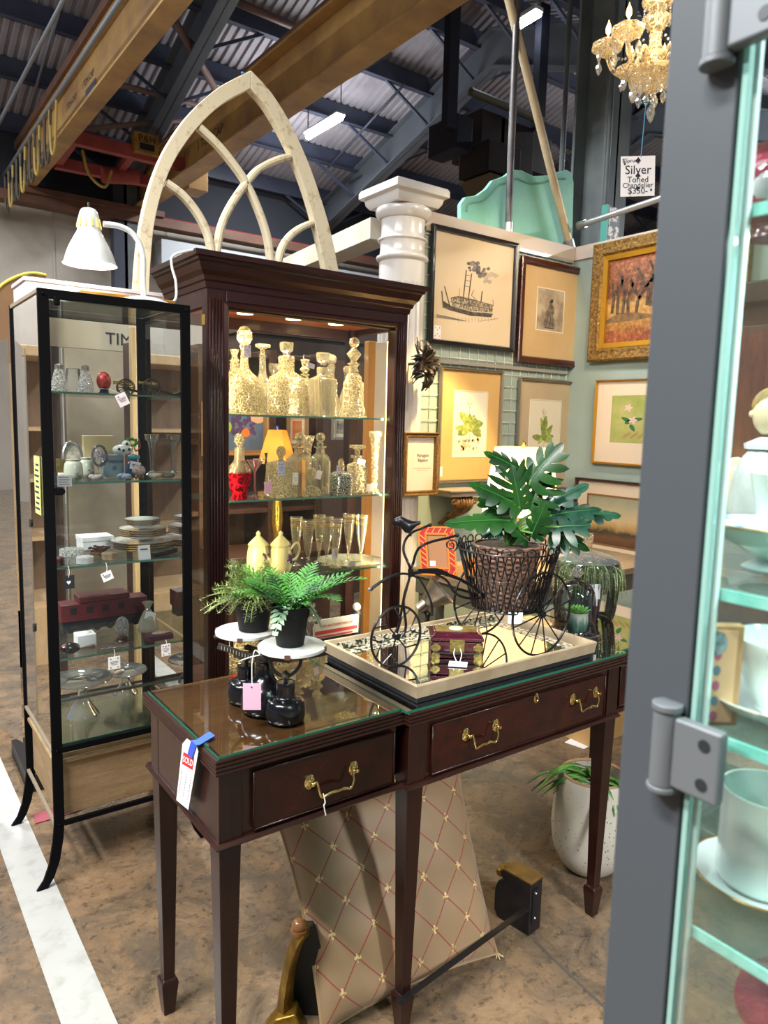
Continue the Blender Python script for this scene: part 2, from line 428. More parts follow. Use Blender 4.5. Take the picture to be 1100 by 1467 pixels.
# sag rods / bracing lines under the deck
ROD = mat('rod_brown', '#6a5048', .6); RODG = mat('rod_grey', '#7d838c', .5, metal=.4)
def rod(a, b, r, m):
    global n_tr
    struct(MB().cyl(a, b, r, n=8), 'trim_%d' % n_tr, m); n_tr += 1
rod(PR(320, -5, 5.3), PR(455, 52, 5.3), .05, ROD)
rod(PR(250, 30, 5.2), PR(310, 130, 5.2), .05, ROD)
rod(PR(175, 122, 5.3), PR(290, 152, 5.3), .04, ROD)
rod(PR(115, 185, 5.3), PR(262, 172, 5.3), .04, ROD)
rod(PR(400, 170, 5.45), PR(560, 75, 5.45), .025, DSTEEL)
rod(PR(470, 240, 5.45), PR(580, 120, 5.45), .018, DSTEEL)
rod(PR(500, 262, 5.45), PR(700, 150, 5.45), .018, DSTEEL)
rod(PR(90, -5, 5.3), PR(52, 125, 5.3), .02, RODG)

# ---- overhead travelling crane
CRY = mat('crane_yellow', '#c29a58', .55, c2='#94704a', sc_=1.6, detail=7, bmp=.05)
CRB = mat('crane_brown', '#7a5440', .6, c2='#5e4236', sc_=2.5)
CRR = mat('crane_red', '#a8483e', .6, c2='#8a3a34', sc_=2.5)
cr = thing('overhead_crane', 'yellow two-girder overhead crane with red trolley frame under the metal roof', 'crane', (2.4, 9, 4.9))
def girder(x, y0, y1, z0, h, w):
    g = MB(); g.box((x-.01, y0, z0+.03), (x+.01, y1, z0+h-.03)); g.box((x-w/2, y0, z0), (x+w/2, y1, z0+.03)); g.box((x-w/2, y0, z0+h-.03), (x+w/2, y1, z0+h))
    y = y0+1
    return g.build('girder', CRY, cr, bevel=.004)
girder(2.36, 1.5, 12.7, 4.9, .56, .2)
MB().box((2.22, 1.5, 5.46), (2.5, 12.7, 5.56)).build('rail', CRB, cr)
gx = PZ(550, 55, 4.9).x
girder(gx+.05, 1.5, 12.7, 4.9, .62, .28)
MB().box((gx-.05, 1.5, 5.52), (gx+.15, 12.7, 5.60)).build('rail', CRB, cr)
# end truck riding the runway beam
e = MB(); e.box((2.1, 12.4, 4.80), (gx+.4, 12.62, 4.9)); e.build('end_truck', CRB, cr, bevel=.01)
def redbar(a, b, w, h, nm='trolley_beam'): return MB().bar(a, b, w, h).build(nm, CRR, cr, bevel=.008)
A0, A1 = PY(104, 197, 10.6), PY(287, 242, 10.6)
B0, B1 = PY(78, 233, 11.4), PY(262, 270, 11.4)
redbar(A0, A1, .12, .17); redbar(B0, B1, .12, .15)
for k in (0.02, .45, .98):
    redbar(A0.lerp(A1, k), B0.lerp(B1, k), .1, .1, 'trolley_brace')
p = PY(277, 262, 11.0); MB().box((p.x-.15, 10.8, p.z-.15), (p.x+.15, 11.2, p.z+.15)).build('trolley_motor', CRY, cr, bevel=.01)
p = PY(172, 250, 11.2); MB().cyl((p.x-.25, 11.2, p.z-.06), (p.x+.25, 11.2, p.z+.02), .11, n=16).build('hoist_drum', CRR, cr)
p = PY(209, 207, 10.5)
hs = MB(); hs.box((p.x-.17, 10.45, p.z-.14), (p.x+.17, 10.6, p.z+.14)); hb = hs.build('hoist_box', mat('hoist_yellow', '#b98a3c', .5, c2='#8d6530', sc_=5), cr, bevel=.02)
BLK = mat('black_paint', '#0d0d10', .5)
text('lettering', 'P&H', BLK, cr, (p.x, 10.445, p.z+.05), (1, 0, 0), (0, 0, 1), .13)
MB().box((p.x-.1, 10.44, p.z-.09), (p.x+.1, 10.45, p.z-.01)).build('name_plate', BLK, cr)
g1 = 2.345
for (px, py) in ((126, 148), (102, 178)):
    q = PX(px, py, g1); text('lettering', '1 TON CAP', mat('ink_dark', '#3a2c22', .7), cr, (g1, q.y, 5.22), (0, -1, 0), (0, 0, 1), .10)
q = PX(131, 152, g1); MB().box((g1-.01, q.y-.2, 4.99), (g1, q.y+.2, 5.12)).build('maker_plate', mat('plate_grey', '#8b8a92', .4, metal=.5), cr)
q2 = gx+.035
qq = PX(300, 195, q2); text('lettering', '1 TON CAP', mat('ink_dark', '#3a2c22', .7), cr, (q2, qq.y, 5.2), (0, -1, 0), (0, 0, 1), .17)
CAB = mat('festoon_cable', '#b59a4c', .6)
FEST = mat('festoon_dark', '#4a4538', .6)
for i in range(11):
    y = 12.5-.30*i; dz = .55-.02*(i % 3)
    MB().tube([(2.05, y, 4.98), (2.04, y-.06, 4.98-dz*.8), (2.04, y-.17, 4.98-dz), (2.04, y-.28, 4.98-dz*.8), (2.05, y-.34, 4.98)], .016, 6, sub=4).build('festoon_loop', CAB if i % 3 == 1 else FEST, cr)
for xx, zz in ((2.05, 5.02), (1.75, 5.2)):
    MB().cyl((xx, 3, zz), (xx, 12.6, zz), .022, n=8).build('track', RODG, cr)
MB().tube([PY(118, 215, 11), PY(128, 250, 11), PY(150, 268, 11), PY(160, 245, 11)], .02, 6, sub=5).build('cable', CAB, cr)
struct(MB().box((-8, 12.45, 4.66), (20, 12.75, 4.80)), 'trim_%d' % n_tr, CRB); n_tr += 1

# ---- strip lights
LIT = emit('tube_glow', '#f3f8ff', 28)
FIX = mat('fixture_white', '#c8ccd0', .4)
def strip(p, q, label):
    a = (Vector(p)+Vector(q))/2
    t = thing('strip_light', label, 'ceiling light', a, 0, 'fluorescent strip lights under the roof')
    MB().bar(Vector(p)+Vector((0, 0, .05)), Vector(q)+Vector((0, 0, .05)), .14, .05).build('housing', FIX, t, bevel=.005)
    MB().cyl(Vector(p)-Vector((0, 0, .0)), Vector(q), .045, n=12).build('tube', LIT, t)
    for k in (p, q):
        k = Vector(k); top = zr(k.y, 5.6); MB().cyl(k+Vector((0, 0, .07)), (k.x, k.y, top), .008, n=6).build('hanger', DSTEEL, t)
a = PX(441, 196, 6.0); b_ = PX(488, 168, 6.0); strip(a, (6.0, b_.y, a.z+.0), 'glowing white strip light nearest the pointed arch frame, right of its tip')
z_ = 5.35; a = PX(295, 286, 6.0); b_ = PX(328, 264, 6.0); strip(a, (6.0, b_.y, a.z), 'glowing white strip light seen through the pointed arch frame')
a = PX(740, 38, 6.6); strip(a, (6.6, a.y-.35, a.z+.01), 'glowing strip light high up between the two thin pipes')

# ---- dark unit heater and duct boxes hanging beyond the booth
DBR = mat('heater_brown', '#2a1f1c', .8, spec=.2, c2='#1c1716', sc_=3); DNV = mat('heater_navy', '#161824', .7, spec=.2)
p0 = Vector((5.4, 6.2, 4.3))
uh = thing('unit_heater', 'dark brown ducted unit heater hanging behind the turquoise headboard', 'heater', (5.8, 6.4, 3.6))
def pbox(px0, py0, px1, py1, y, dy, nm, m, par, bev=.01):
    a = PY(px0, py0, y); b = PY(px1, py1, y); zc0 = PY((px0+px1)/2, py1, y).z; zc1 = PY((px0+px1)/2, py0, y).z
    return MB().box((a.x, y, zc0), (b.x, y+dy, zc1)).build(nm, m, par, bevel=bev)
pbox(655, 165, 676, 214, 6.4, .5, 'side_box', DNV, uh)
pbox(690, 160, 722, 225, 6.5, .5, 'duct', DBR, uh)
pbox(718, 175, 762, 262, 6.5, .5, 'plenum', DBR, uh)
pbox(700, 205, 745, 250, 6.3, .5, 'casing', DBR, uh)
pbox(762, 195, 788, 250, 6.8, .5, 'duct', DBR, uh)
a = PY(702, 247, 6.3); b_ = PY(745, 247, 6.3); c_ = PY(720, 290, 6.3)
MB().rings([[Vector((a.x, 6.3, a.z)), Vector((b_.x, 6.3, a.z)), Vector((b_.x, 6.8, a.z)), Vector((a.x, 6.8, a.z))],
            [Vector((a.x+.12, 6.4, c_.z)), Vector((b_.x-.2, 6.4, c_.z)), Vector((b_.x-.2, 6.7, c_.z)), Vector((a.x+.12, 6.7, c_.z))]], smooth=False).build('hood', mat('heater_tan', '#54402c', .7), uh)
a = PY(674, 131, 6.4); b_ = PY(780, 175, 6.4)
MB().cyl(a, b_, .045, n=10).build('support_pipe', mat('olive_pipe', '#4a4838', .5), uh)
for px in (643, 770):
    q = PY(px, 185, 6.45); MB().box((q.x-.07, 6.4, q.z), (q.x+.07, 6.5, zr(6.4, 5.6))).build('hanger', DNV, uh)

# ---- big steel column behind the booth corner
a = PX(861, 200, 5.15); mb = MB()
for dy in (-.17, .15): mb.box((5.0, a.y+dy, 0), (5.3, a.y+dy+.025, zr(4, 5.55)))
mb.box((5.14, a.y-.17, 0), (5.16, a.y+.17, zr(4, 5.55)))
mb.cyl((4.97, a.y+.25, 0), (4.97, a.y+.25, zr(4, 5.5)), .022, n=8); mb.cyl((4.97, a.y-.22, 1), (4.97, a.y-.22, zr(4, 5.5)), .018, n=8)
struct(mb, 'trim_%d' % n_tr, STEEL); n_tr += 1

# ---- booth partition walls
YB, XB = 3.38, 4.04
TEAL = mat('booth_paint', '#9aaaa2', .65, c2='#93a39b', sc_=1.5)
CREAM = mat('booth_trim', '#c6b8ab', .55)
zt = 2.70
struct(MB().box((2.56, YB, 0), (XB+.08, YB+.06, zt-.06)), 'wall_booth_left', TEAL)
struct(MB().box((XB, -1.5, 0), (XB+.06, YB, zt-.06)), 'wall_booth_right', TEAL)
struct(MB().box((2.56, YB-.015, zt-.08), (XB-.012, YB+.08, zt+.01)), 'trim_%d' % n_tr, CREAM, bevel=.003); n_tr += 1
struct(MB().box((XB-.015, -1.5, zt-.08), (XB+.08, YB-.015, zt+.01)), 'trim_%d' % n_tr, CREAM, bevel=.003); n_tr += 1
# fluted round post closing the booth wall
WHT = mat('gloss_white', '#cbc8c5', .22, coat=.4)
cx, cy = 2.50, 3.29
cp_ = thing('fluted_column', 'tall white fluted column with square capital behind the mahogany cabinet', 'column', (cx, cy, 0))
mb = MB(); R = []
nfl = 20
prof = [(.158, 0), (.158, .12), (.145, .14), (.135, .17), (.135, 2.24), (.125, 2.262)]
for z, fl in ((.17, 1), (2.20, 1), (2.245, .5), (2.26, 0)):
    ring = []
    for j in range(nfl*8):
        a = 2*PI*j/(nfl*8); ph = (j % 8)/8; d = .014*fl*(max(0, sin(PI*(ph-.1)/.8)) if .1 < ph < .9 else 0)
        rr = .132-.006*(z-.17)/2.2-d; ring.append(Vector((cx+rr*cos(a), cy+rr*sin(a), z)))
    R.append(ring)
mb.rings(R, True, True, True); mb.build('shaft', WHT, cp_, ang=60)
MB().lathe([(.17, 0), (.17, .05), (.155, .07), (.16, .1), (.14, .17)], (cx, cy, 0), 40).build('plinth', WHT, cp_)
P_ = prof_spline([(.125, 2.255), (.126, 2.36), (.128, 2.372), (.142, 2.385), (.142, 2.40), (.126, 2.412), (.124, 2.47), (.136, 2.482), (.136, 2.492), (.12, 2.50), (.12, 2.585), (.13, 2.595), (.15, 2.62), (.152, 2.645), (.14, 2.655)], 3)
MB().lathe(P_, (cx, cy, 0), 48).build('neck', WHT, cp_)
mb = MB(); R = []
for w, z in ((.135, 2.655), (.15, 2.675), (.155, 2.70), (.178, 2.71), (.178, 2.74), (.17, 2.755)):
    R.append([Vector((cx+sx*w, cy+sy*w, z)) for sx, sy in ((-1, -1), (1, -1), (1, 1), (-1, 1))])
mb.rings(R, smooth=False); mb.build('capital', WHT, cp_, bevel=.003)
# header beam running back from the column with a track spot
hb = thing('header_beam', 'white header beam with a track spotlight running back from the fluted column', 'beam', (cx, 4.5, 2.5))
h0_ = PY(548, 314, cy+.25); h1_ = PZ(385, 388, h0_.z); MB().bar(h0_-Vector((0, 0, .06)), h1_-Vector((0, 0, .06)), .16, .12).build('board', mat('beam_white', '#c6c1ba', .5, c2='#bdaf98', sc_=2), hb, bevel=.004)
q = h0_.lerp(h1_, .42)-Vector((0, 0, .12)); MB().cyl(q, q-Vector((0, 0, .07)), .008, n=8).build('spot_stem', WHT, hb)
MB().cyl(q+Vector((0, .04, -.05)), q+Vector((.03, -.07, -.15)), .04, .045, n=20).build('spot_head', WHT, hb, bevel=.002)
# pipes
def vpipe(a, b, r, nm, label, m, extra=None):
    t = thing(nm, label, 'pipe', a); MB().cyl(a, b, r, n=14).build('tube', m, t)
    MB().cyl(Vector(a), Vector(a)+(Vector(b)-Vector(a)).normalized()*.06, r*1.4, n=14).build('fitting', mat('zinc', '#a8a8a8', .35, metal=.8), t); return t
p = PY(728, 326, 3.41); vpipe((p.x, 3.41, zt+.01), (p.x-.02, 3.41, zr(3.41, 5.6)), .022, 'conduit_pipe', 'dark steel pipe rising straight up from the booth wall', mat('pipe_dark', '#4c4a50', .45, metal=.6, c2='#6f6a66', sc_=6))
p = PY(833, 348, 3.41); q = PY(752, 10, 3.41); d = (q-p); d *= (zr(3.41, 5.6)-p.z)/d.z
vpipe((XB, 3.42, zt+.01), (XB+d.x, 3.42, zt+d.z), .027, 'brace_pipe', 'cream painted pipe leaning up and left from the booth corner', mat('pipe_cream', '#cdbb9a', .45, metal=.2, c2='#b39b74', sc_=4))
p = PX(835, 322, XB+.02); q = PX(945, 285, XB+.02)
vpipe((XB+.02, 3.38, p.z), (XB+.02, q.y-.8, q.z+(q.z-p.z)/(q.y-p.y)*(-.8)), .02, 'rail_pipe', 'silver pipe rail running above the autumn painting wall', mat('pipe_alu', '#b8b8ba', .35, metal=.7))
# turquoise headboard leaning on top of the wall
TQ = mat('turquoise_paint', '#93d3c0', .6, c2='#84c8b4', sc_=6, bmp=.08)
hd = thing('headboard', 'turquoise painted scalloped headboard standing on top of the booth wall', 'headboard', (3.6, YB+.16, zt))
pts = [(660, 307), (660, 292), (667, 282), (683, 280), (697, 270), (706, 258), (723, 252), (735, 243), (748, 244), (765, 252), (785, 251), (800, 246), (812, 243), (819, 247), (822, 262), (820, 352)]
W = [PY(x, y, YB+.12) for x, y in pts]
o_ = Vector((0, YB+.12, 0))
MB().prism([(w.x, w.z) for w in W] + [(W[0].x, zt-.1)], o_, (1, 0, 0), (0, 0, 1), (0, .035, 0)).build('panel', TQ, hd, bevel=.006)
ln = [PY(x, y, YB+.117) for x, y in [(668, 303), (671, 292), (688, 288), (700, 279), (712, 266), (727, 261), (740, 256), (756, 262), (775, 262), (792, 257), (810, 256)]]
MB().tube(ln, .007, 8, sub=4).build('moulding', mat('tq_dark', '#6aa58f', .5), hd)
# pattern board behind, by the corner
sb = thing('surfboard_panel', 'teal edged board with black scroll print standing behind the booth corner', 'panel', (4.5, 3.6, 2.6))
p = PD(878, 345, (4.5, 3.6, 2.7)); q = PD(866, 297, (4.5, 3.6, 2.7)); w = PD(888, 297, (4.5, 3.6, 2.7))
MB().box((p.x-.06, p.y, 0), (p.x+.06, p.y+.05, q.z)).build('board', mat('board_print', '#d8d0d0', .5, c2='#1c2626', sc_=22, lo=.48, hi=.52), sb)
MB().box((p.x-.085, p.y+.002, 0), (p.x-.06, p.y+.052, q.z+.01)).build('edge_strip', mat('teal', '#2f8d80', .5), sb)
# ================================================================ BLACK-FRAMED GLASS DISPLAY CABINET
BF = mat('black_frame', '#030306', .6, spec=.12)
PANE = pane('clear_pane', '#eef3f0', .9, haze=.035)
PANEC = pane('cabinet_pane', '#fafcfb', .9, haze=.006)
SHELF = pane('shelf_glass', '#f4faf7', .6, haze=.01)
EDGE = mat('glass_edge', '#4f8a74', .15, spec=.8)
GX0, GX1, GY0, GY1, GZ = .456, .915, 2.338, 2.80, 1.862
gc = thing('display_cabinet', 'tall black metal framed glass display cabinet with splayed feet full of small collectables', 'display cabinet', (GX0, GY0, 0))
def post(x, y, s):
    L = [(0, GZ), (0, .206), (-.006, .15), (-.018, .08), (-.036, .03), (-.058, 0)]
    Rr = [(-.026, 0), (-.004, .035), (.014, .085), (.026, .155), (.031, .21), (.031, GZ)]
    poly = [(a, b) for a, b in L+Rr]
    if s < 0: poly = [(-a, b) for a, b in poly]
    mb = MB(); mb.prism(poly, (x, y, 0), (1, 0, 0), (0, 0, 1), (0, .012, 0))
    for z in (GZ-.015, .451, .206): mb.sphere((x+s*.015, y-.001, z), .005, 8, 6)
    return mb.build('post', BF, gc, bevel=.0012)
for x, y, s in ((GX0, GY0, 1), (GX1, GY0, -1), (GX0, GY1-.012, 1), (GX1, GY1-.012, -1)): post(x, y, s)
for z, h in ((GZ-.026, .026), (.44, .02), (.196, .016)):
    for y in (GY0, GY1-.012): MB().box((GX0+.031, y, z), (GX1-.031, y+.012, z+h)).build('rail', BF, gc, bevel=.001)
BG = mat('warm_rail', '#8d7f6c', .45)
for z, h in ((GZ-.012, .012), (.44, .01), (.198, .01)):
    for x in (GX0+.001, GX1-.011): MB().box((x, GY0+.013, z), (x+.01, GY1-.013, z+h)).build('side_rail', BG if x < .6 else BF, gc, bevel=.001)
def sheet(lo, hi, nm, m, par): return MB().box(lo, hi).build(nm, m, par)
g0 = GY0+.014
MB().add([(GX0+.031, g0, .461), (GX1-.031, g0, .461), (GX1-.031, g0, GZ-.026), (GX0+.031, g0, GZ-.026)], [(0, 1, 2, 3)]).build('glass_door', PANEC, gc)
for x in (GX0+.006, GX1-.006):
    MB().add([(x, GY0+.013, .452), (x, GY1-.013, .452), (x, GY1-.013, GZ-.012), (x, GY0+.013, GZ-.012)], [(0, 1, 2, 3)]).build('glass_side', PANEC, gc)
MB().add([(GX0+.031, GY1-.016, .461), (GX1-.031, GY1-.016, .461), (GX1-.031, GY1-.016, GZ-.026), (GX0+.031, GY1-.016, GZ-.026)], [(0, 1, 2, 3)]).build('glass_back', PANEC, gc)
def shelf(par, x0, x1, y0, y1, z, th=.006):
    o = MB().box((x0, y0+.002, z-th), (x1, y1, z)).build('glass_shelf', SHELF, par)
    MB().box((x0, y0, z-th), (x1, y0+.002, z)).build('shelf_edge', EDGE, o); return o
GS = [1.568, 1.293, 1.030, .738]
for z in GS: shelf(gc, GX0+.012, GX1-.012, GY0+.02, GY1-.02, z)
shelf(gc, GX0+.012, GX1-.012, GY0+.02, GY1-.02, .462)
shelf(gc, GX0+.012, GX1-.012, GY0+.02, GY1-.02, GZ-.02)
MB().box((GX0+.02, GY0+.03, .595), (GX1-.02, GY0+.037, .603)).build('cross_rail', mat('grey_rail', '#6d7069', .4, metal=.4), gc)
MB().cyl((GX0+.05, GY0-.003, 1.268), (GX0+.05, GY0+.012, 1.268), .011, n=16).build('knob', BF, gc, bevel=.001)
MB().box((GX0+.032, GY0-.001, 1.257), (GX0+.055, GY0+.011, 1.279)).build('lock_plate', BF, gc, bevel=.002)
MB().box((GX0+.045, GY0-.002, GZ-.045), (GX0+.062, GY0+.012, GZ-.02)).build('hinge', BF, gc, bevel=.003)
nt_ = MB().box((GX0+.002, GY0+.06, 1.19), (GX0+.0035, GY0+.14, 1.37)).build('yellow_note', mat('note_yellow', '#d9dd86', .8), gc, label='yellow handwritten note strip')
text('handwriting', 'ALL ITEMS\nPRICED\nPLEASE\nASK FOR\nHELP', mat('ink', '#30344a', .7), nt_, (GX0+.0015, GY0+.10, 1.28), (0, -1, 0), (0, 0, 1), .018) if False else None
mb = MB()
for k in range(9): mb.box((GX0+.001, GY0+.07+.006*(k % 2), 1.205+k*.017), (GX0+.0019, GY0+.132-.01*(k % 3), 1.211+k*.017))
mb.build('handwriting', mat('ink', '#30344a', .7), nt_)
# under-cabinet wooden crate
CW = wood('crate_oak', '#a48a66', '#7d6548', .6, 4, (2, 2, 12), 0, .1)
ck = thing('wooden_chest', 'pale oak chest with a moulded lid sitting low under the display cabinet', 'chest', (.5, 2.37, .214))
MB().box((.475, 2.372, .215), (.885, 2.76, .395)).build('body', CW, ck, bevel=.003)
mb = MB(); mb.box((.462, 2.358, .395), (.898, 2.772, .41)); mb.box((.475, 2.37, .41), (.885, 2.76, .425)); mb.box((.50, 2.41, .425), (.86, 2.72, .433)); mb.build('lid', CW, ck, bevel=.003)

CR = crystal('crystal_clear', '#ffffff', '#f2f0ea', .14, 0, 80, .6)
CRC = crystal('crystal_cut', '#ffffff', '#f6f4ee', .30, .9, 160, .55)
THIN = pane('thin_glass', '#f8faf8', 2.2, haze=.05, hazec='#ffffff')
TAGP = mat('tag_white', '#f2eeee', .7)
PORC = mat('porcelain', '#efebe4', .2, coat=.5)
GILT = mat('gilt_rim', '#9a7b45', .3, metal=.7)
def gx(px, y, py=600): return PY(px, py, y).x
HEARTS = {'c': '#c01f38', 'p': [(-.3, .35, .0035), (0, .3, .004), (.3, .35, .0035), (-.3, -.35, .0035), (.3, -.35, .0035)]}
SPADES = {'c': '#151518', 'p': [(-.3, .35, .003), (.3, .35, .003), (-.3, -.35, .003), (.3, -.35, .003)]}
# --- shelf 1 : shakers, goblet, egg, cannons
def shaker(x, y, z, label, src=[]):
    if src: return dup(src[0], (x, y, z), 0, label)
    t = thing('crystal_shaker', label, 'shaker', (x, y, z), 0, 'cut glass shakers')
    MB().lathe(prof_spline([(.001, 0), (.022, 0), (.024, .012), (.021, .035), (.015, .06), (.011, .072)], 3), (x, y, z), 12, smooth=False).build('body', CRC, t)
    MB().lathe([(.011, .070), (.0125, .074), (.012, .084), (.006, .088), (.001, .0885)], (x, y, z), 20).build('cap', mat('silver', '#c9c6bf', .2, metal=.9), t)
    src.append(t); return t
zS = GS[0]
shaker(gx(85, 2.45, 560), 2.45, zS, 'cut glass shaker with silver cap at the left end of the cabinet top shelf')
shaker(gx(123, 2.45, 560), 2.45, zS, 'cut glass shaker with silver cap beside the red egg')
x = gx(105, 2.62, 560); t = thing('glass_tumbler', 'plain clear glass tumbler standing upside down between the two shakers', 'glass', (x, 2.62, zS))
MB().lathe([(.033, 0), (.022, .085), (.001, .086)], (x, 2.62, zS), 32, caps=False).build('bowl', THIN, t)
x, y = gx(149, 2.46, 560), 2.46
t = thing('decorated_egg', 'red carved egg on a low black stand with a hanging price tag', 'egg', (x, y, zS))
MB().lathe([(.016, 0), (.018, .003), (.013, .008), (.015, .013), (.012, .014)], (x, y, zS), 24).build('stand', BLK, t)
REDEGG = mat('egg_red', '#c0392b', .35, c2='#8f1f1a', sc_=90, lo=.45, hi=.55)
MB().sphere((x, y, zS+.042), (.0225, .0225, .030), 24, 16).build('egg', REDEGG, t)
MB().tube([(x-.03, y-.01, zS+.0), (x-.012, y-.012, zS+.017), (x+.012, y-.012, zS+.017), (x+.028, y-.095, zS+.0)], .001, 6).build('string', mat('string_white', '#efece6', .8), t)
tag_part(t, (x+.02, 2.352, zS+.0), .005, .034, .04, 0, .45, '#e9dcdc', marks={'c': '#151518', 'p': [(-.25, .3, .003)]})
BRZ = mat('bronze_dark', '#3f342d', .45, metal=.5); BRS = mat('brass', '#c9a44c', .25, metal=.9)
def cannon(x, y, z, rz, label, src=[]):
    if src: return dup(src[0], (x, y, z), rz, label)
    t = thing('toy_cannon', label, 'model cannon', (x, y, z), rz, 'model cannons')
    INV[t.name] = Matrix.Identity(4)
    for s in (-1, 1):
        w = MB(); w.tube([(.028*cos(a), s*.022, .03+.028*sin(a)) for a in [2*PI*k/24 for k in range(24)]], .0022, 6, closed=True)
        for k in range(12):
            a = 2*PI*k/12; w.cyl((0, s*.022, .03), (.027*cos(a), s*.022, .03+.027*sin(a)), .0011, n=5)
        w.cyl((0, s*.026, .03), (0, s*.018, .03), .005, n=10); w.build('wheel', BRZ, t)
    c = MB(); c.bar((0, -.02, .03), (0, .02, .03), .005, .005); c.bar((-.01, 0, .03), (.085, 0, .006), .009, .008); c.build('carriage', BRZ, t, bevel=.001)
    MB().lathe([(.001, 0), (.006, .001), (.007, .01), (.0065, .03), (.005, .055), (.006, .06), (.0035, .061)], (.02, 0, .042), 16, axis=(-1, 0, .06)).build('barrel', BRS, t)
    src.append(t); return t
cannon(gx(180, 2.60, 560), 2.60, zS, -.2, 'brass barrelled toy cannon standing closest to the red egg')
cannon(gx(217, 2.50, 560), 2.50, zS, -.25, 'brass barrelled toy cannon at the right end of the cabinet top shelf')
# --- shelf 2
zS = GS[1]
def lath(nm, prof, x, y, z, m, par=None, n=28, **k): return MB().lathe(prof, (x, y, z), n, **k).build(nm, m, par)
x, y = gx(104, 2.62, 650), 2.62
t = thing('oval_photo_frame', 'silver beaded oval photo frame leaning behind the pale jars', 'frame', (x, y, zS))
MB().tube([(x+.03*cos(a), y+.012*sin(a), zS+.062+.052*sin(a)) for a in [2*PI*k/28 for k in range(28)]], .006, 8, closed=True).build('rim', mat('silver', '#c9c6bf', .2, metal=.9), t)
MB().add([(x, y+.004, zS+.062)]+[(x+.028*cos(a), y+.004+.011*sin(a), zS+.062+.05*sin(a)) for a in [2*PI*k/28 for k in range(28)]], [(0, k+1, (k+1) % 28+1) for k in range(28)]).build('picture', mat('old_photo', '#c9bfae', .5, c2='#8d8474', sc_=40), t)
JAR = mat('jar_celadon', '#cfd2bc', .22, c2='#7b8a6c', sc_=18, lo=.55, hi=.62, coat=.5)
JAR2 = mat('jar_violet', '#c6c9b6', .22, c2='#6d5a7a', sc_=30, lo=.55, hi=.6, coat=.5)
jp = prof_spline([(.001, 0), (.016, 0), (.027, .01), (.029, .03), (.026, .052), (.021, .06), (.023, .066), (.019, .067)], 3)
for px, y, m, lb in ((105, 2.44, JAR, 'pale green porcelain jar painted with a bird'), (122, 2.53, JAR2, 'pale porcelain jar painted with violet flowers')):
    x = gx(px, y, 670); t = thing('porcelain_jar', lb, 'jar', (x, y, zS), 0, 'small painted porcelain jars'); lath('body', jp, x, y, zS, m, t)
    MB().tube([(x+.021*cos(a), y+.021*sin(a), zS+.064) for a in [2*PI*k/20 for k in range(20)]], .0015, 6, closed=True).build('rim', GILT, t)
x, y = gx(143, 2.47, 670), 2.47
t = thing('crystal_egg_ornament', 'clear glass egg on a stem filled with purple crystal flowers', 'ornament', (x, y, zS))
lath('stem', prof_spline([(.001, 0), (.02, 0), (.018, .006), (.006, .012), (.005, .03), (.009, .036), (.004, .042)], 3), x, y, zS, CR, t)
MB().sphere((x, y, zS+.075), (.027, .027, .037), 24, 16).build('globe', THIN, t)
gm = MB(); rnd = random.Random(3)
for k in range(26): gm.sphere((x+rnd.uniform(-.015, .015), y+rnd.uniform(-.012, .012), zS+.05+rnd.random()*.045), .003+rnd.random()*.002, 6, 4)
gm.build('gem_tree', mat('gems', '#b7a3bd', .1, c2='#6a5550', sc_=150, spec=1), t)
x0, x1 = gx(120, 2.70, 640), gx(157, 2.70, 640)
t = thing('tan_gift_box', 'open tan paper box standing at the back of the second cabinet shelf', 'box', (x0, 2.70, zS))
MB().box((x0, 2.70, zS), (gx(163, 2.7, 640), 2.73, zS+.135)).build('panel', mat('kraft', '#cdb68a', .7, c2='#bda678', sc_=6), t, bevel=.002)
x0, x1, y = gx(150, 2.56, 670), gx(178, 2.56, 670), 2.56
t = thing('grey_jewellery_box', 'grey-blue card box with a round emblem and silver script', 'box', (x0, y, zS))
MB().box((x0-.005, y, zS), (x1, y+.05, zS+.072)).build('body', mat('box_slate', '#6f8187', .6), t, bevel=.0015)
MB().cyl(((x0+x1)/2, y-.0008, zS+.028), ((x0+x1)/2, y, zS+.028), .008, n=24).build('emblem', mat('emblem', '#4a5a60', .5), t)
text('lettering', 'Patience', mat('script', '#20282c', .6), t, ((x0+x1)/2, y-.001, zS+.052), (1, 0, 0), (0, 0, 1), .016)
x, y = gx(176, 2.63, 640), 2.63
t = thing('ladybird_figurine', 'white spotted figurine with green leaves and a red ribbon perched on the grey box', 'figurine', (x, y-.03, zS+.073))
rnd = random.Random(5)
mb = MB(); mb.sphere((x-.012, y-.04, zS+.09), (.036, .02, .018), 20, 12); mb.sphere((x, y-.04, zS+.108), (.016, .014, .014), 16, 10); mb.build('body', PORC, t)
mb = MB()
for dx, dz, r in ((-.03, .092, .005), (-.015, .088, .0055), (.004, .091, .005), (-.003, .11, .005)): mb.sphere((x+dx, y-.058, zS+dz), (r, .004, r), 10, 6)
mb.build('spots', BLK, t)
mb = MB()
for k in range(9):
    a = k*.75; mb.sphere((x+.018+.018*cos(a), y-.04, zS+.115+.012*sin(a)), (.008, .004, .006), 8, 5)
mb.build('leaves', mat('leaf_bright', '#5da032', .4, c2='#2f7a2a', sc_=60), t)
MB().tube([(x+.04, y-.05, zS+.13), (x+.045, y-.05, zS+.10), (x+.03, y-.052, zS+.085), (x+.024, y-.052, zS+.098)], .0022, 6, sub=4).build('ribbon', mat('ribbon_red', '#b3202a', .4), t)
x, y = gx(192, 2.50, 670), 2.50
t = thing('blue_jar', 'cobalt blue jar with a turquoise lid behind the shell cup', 'jar', (x, y, zS))
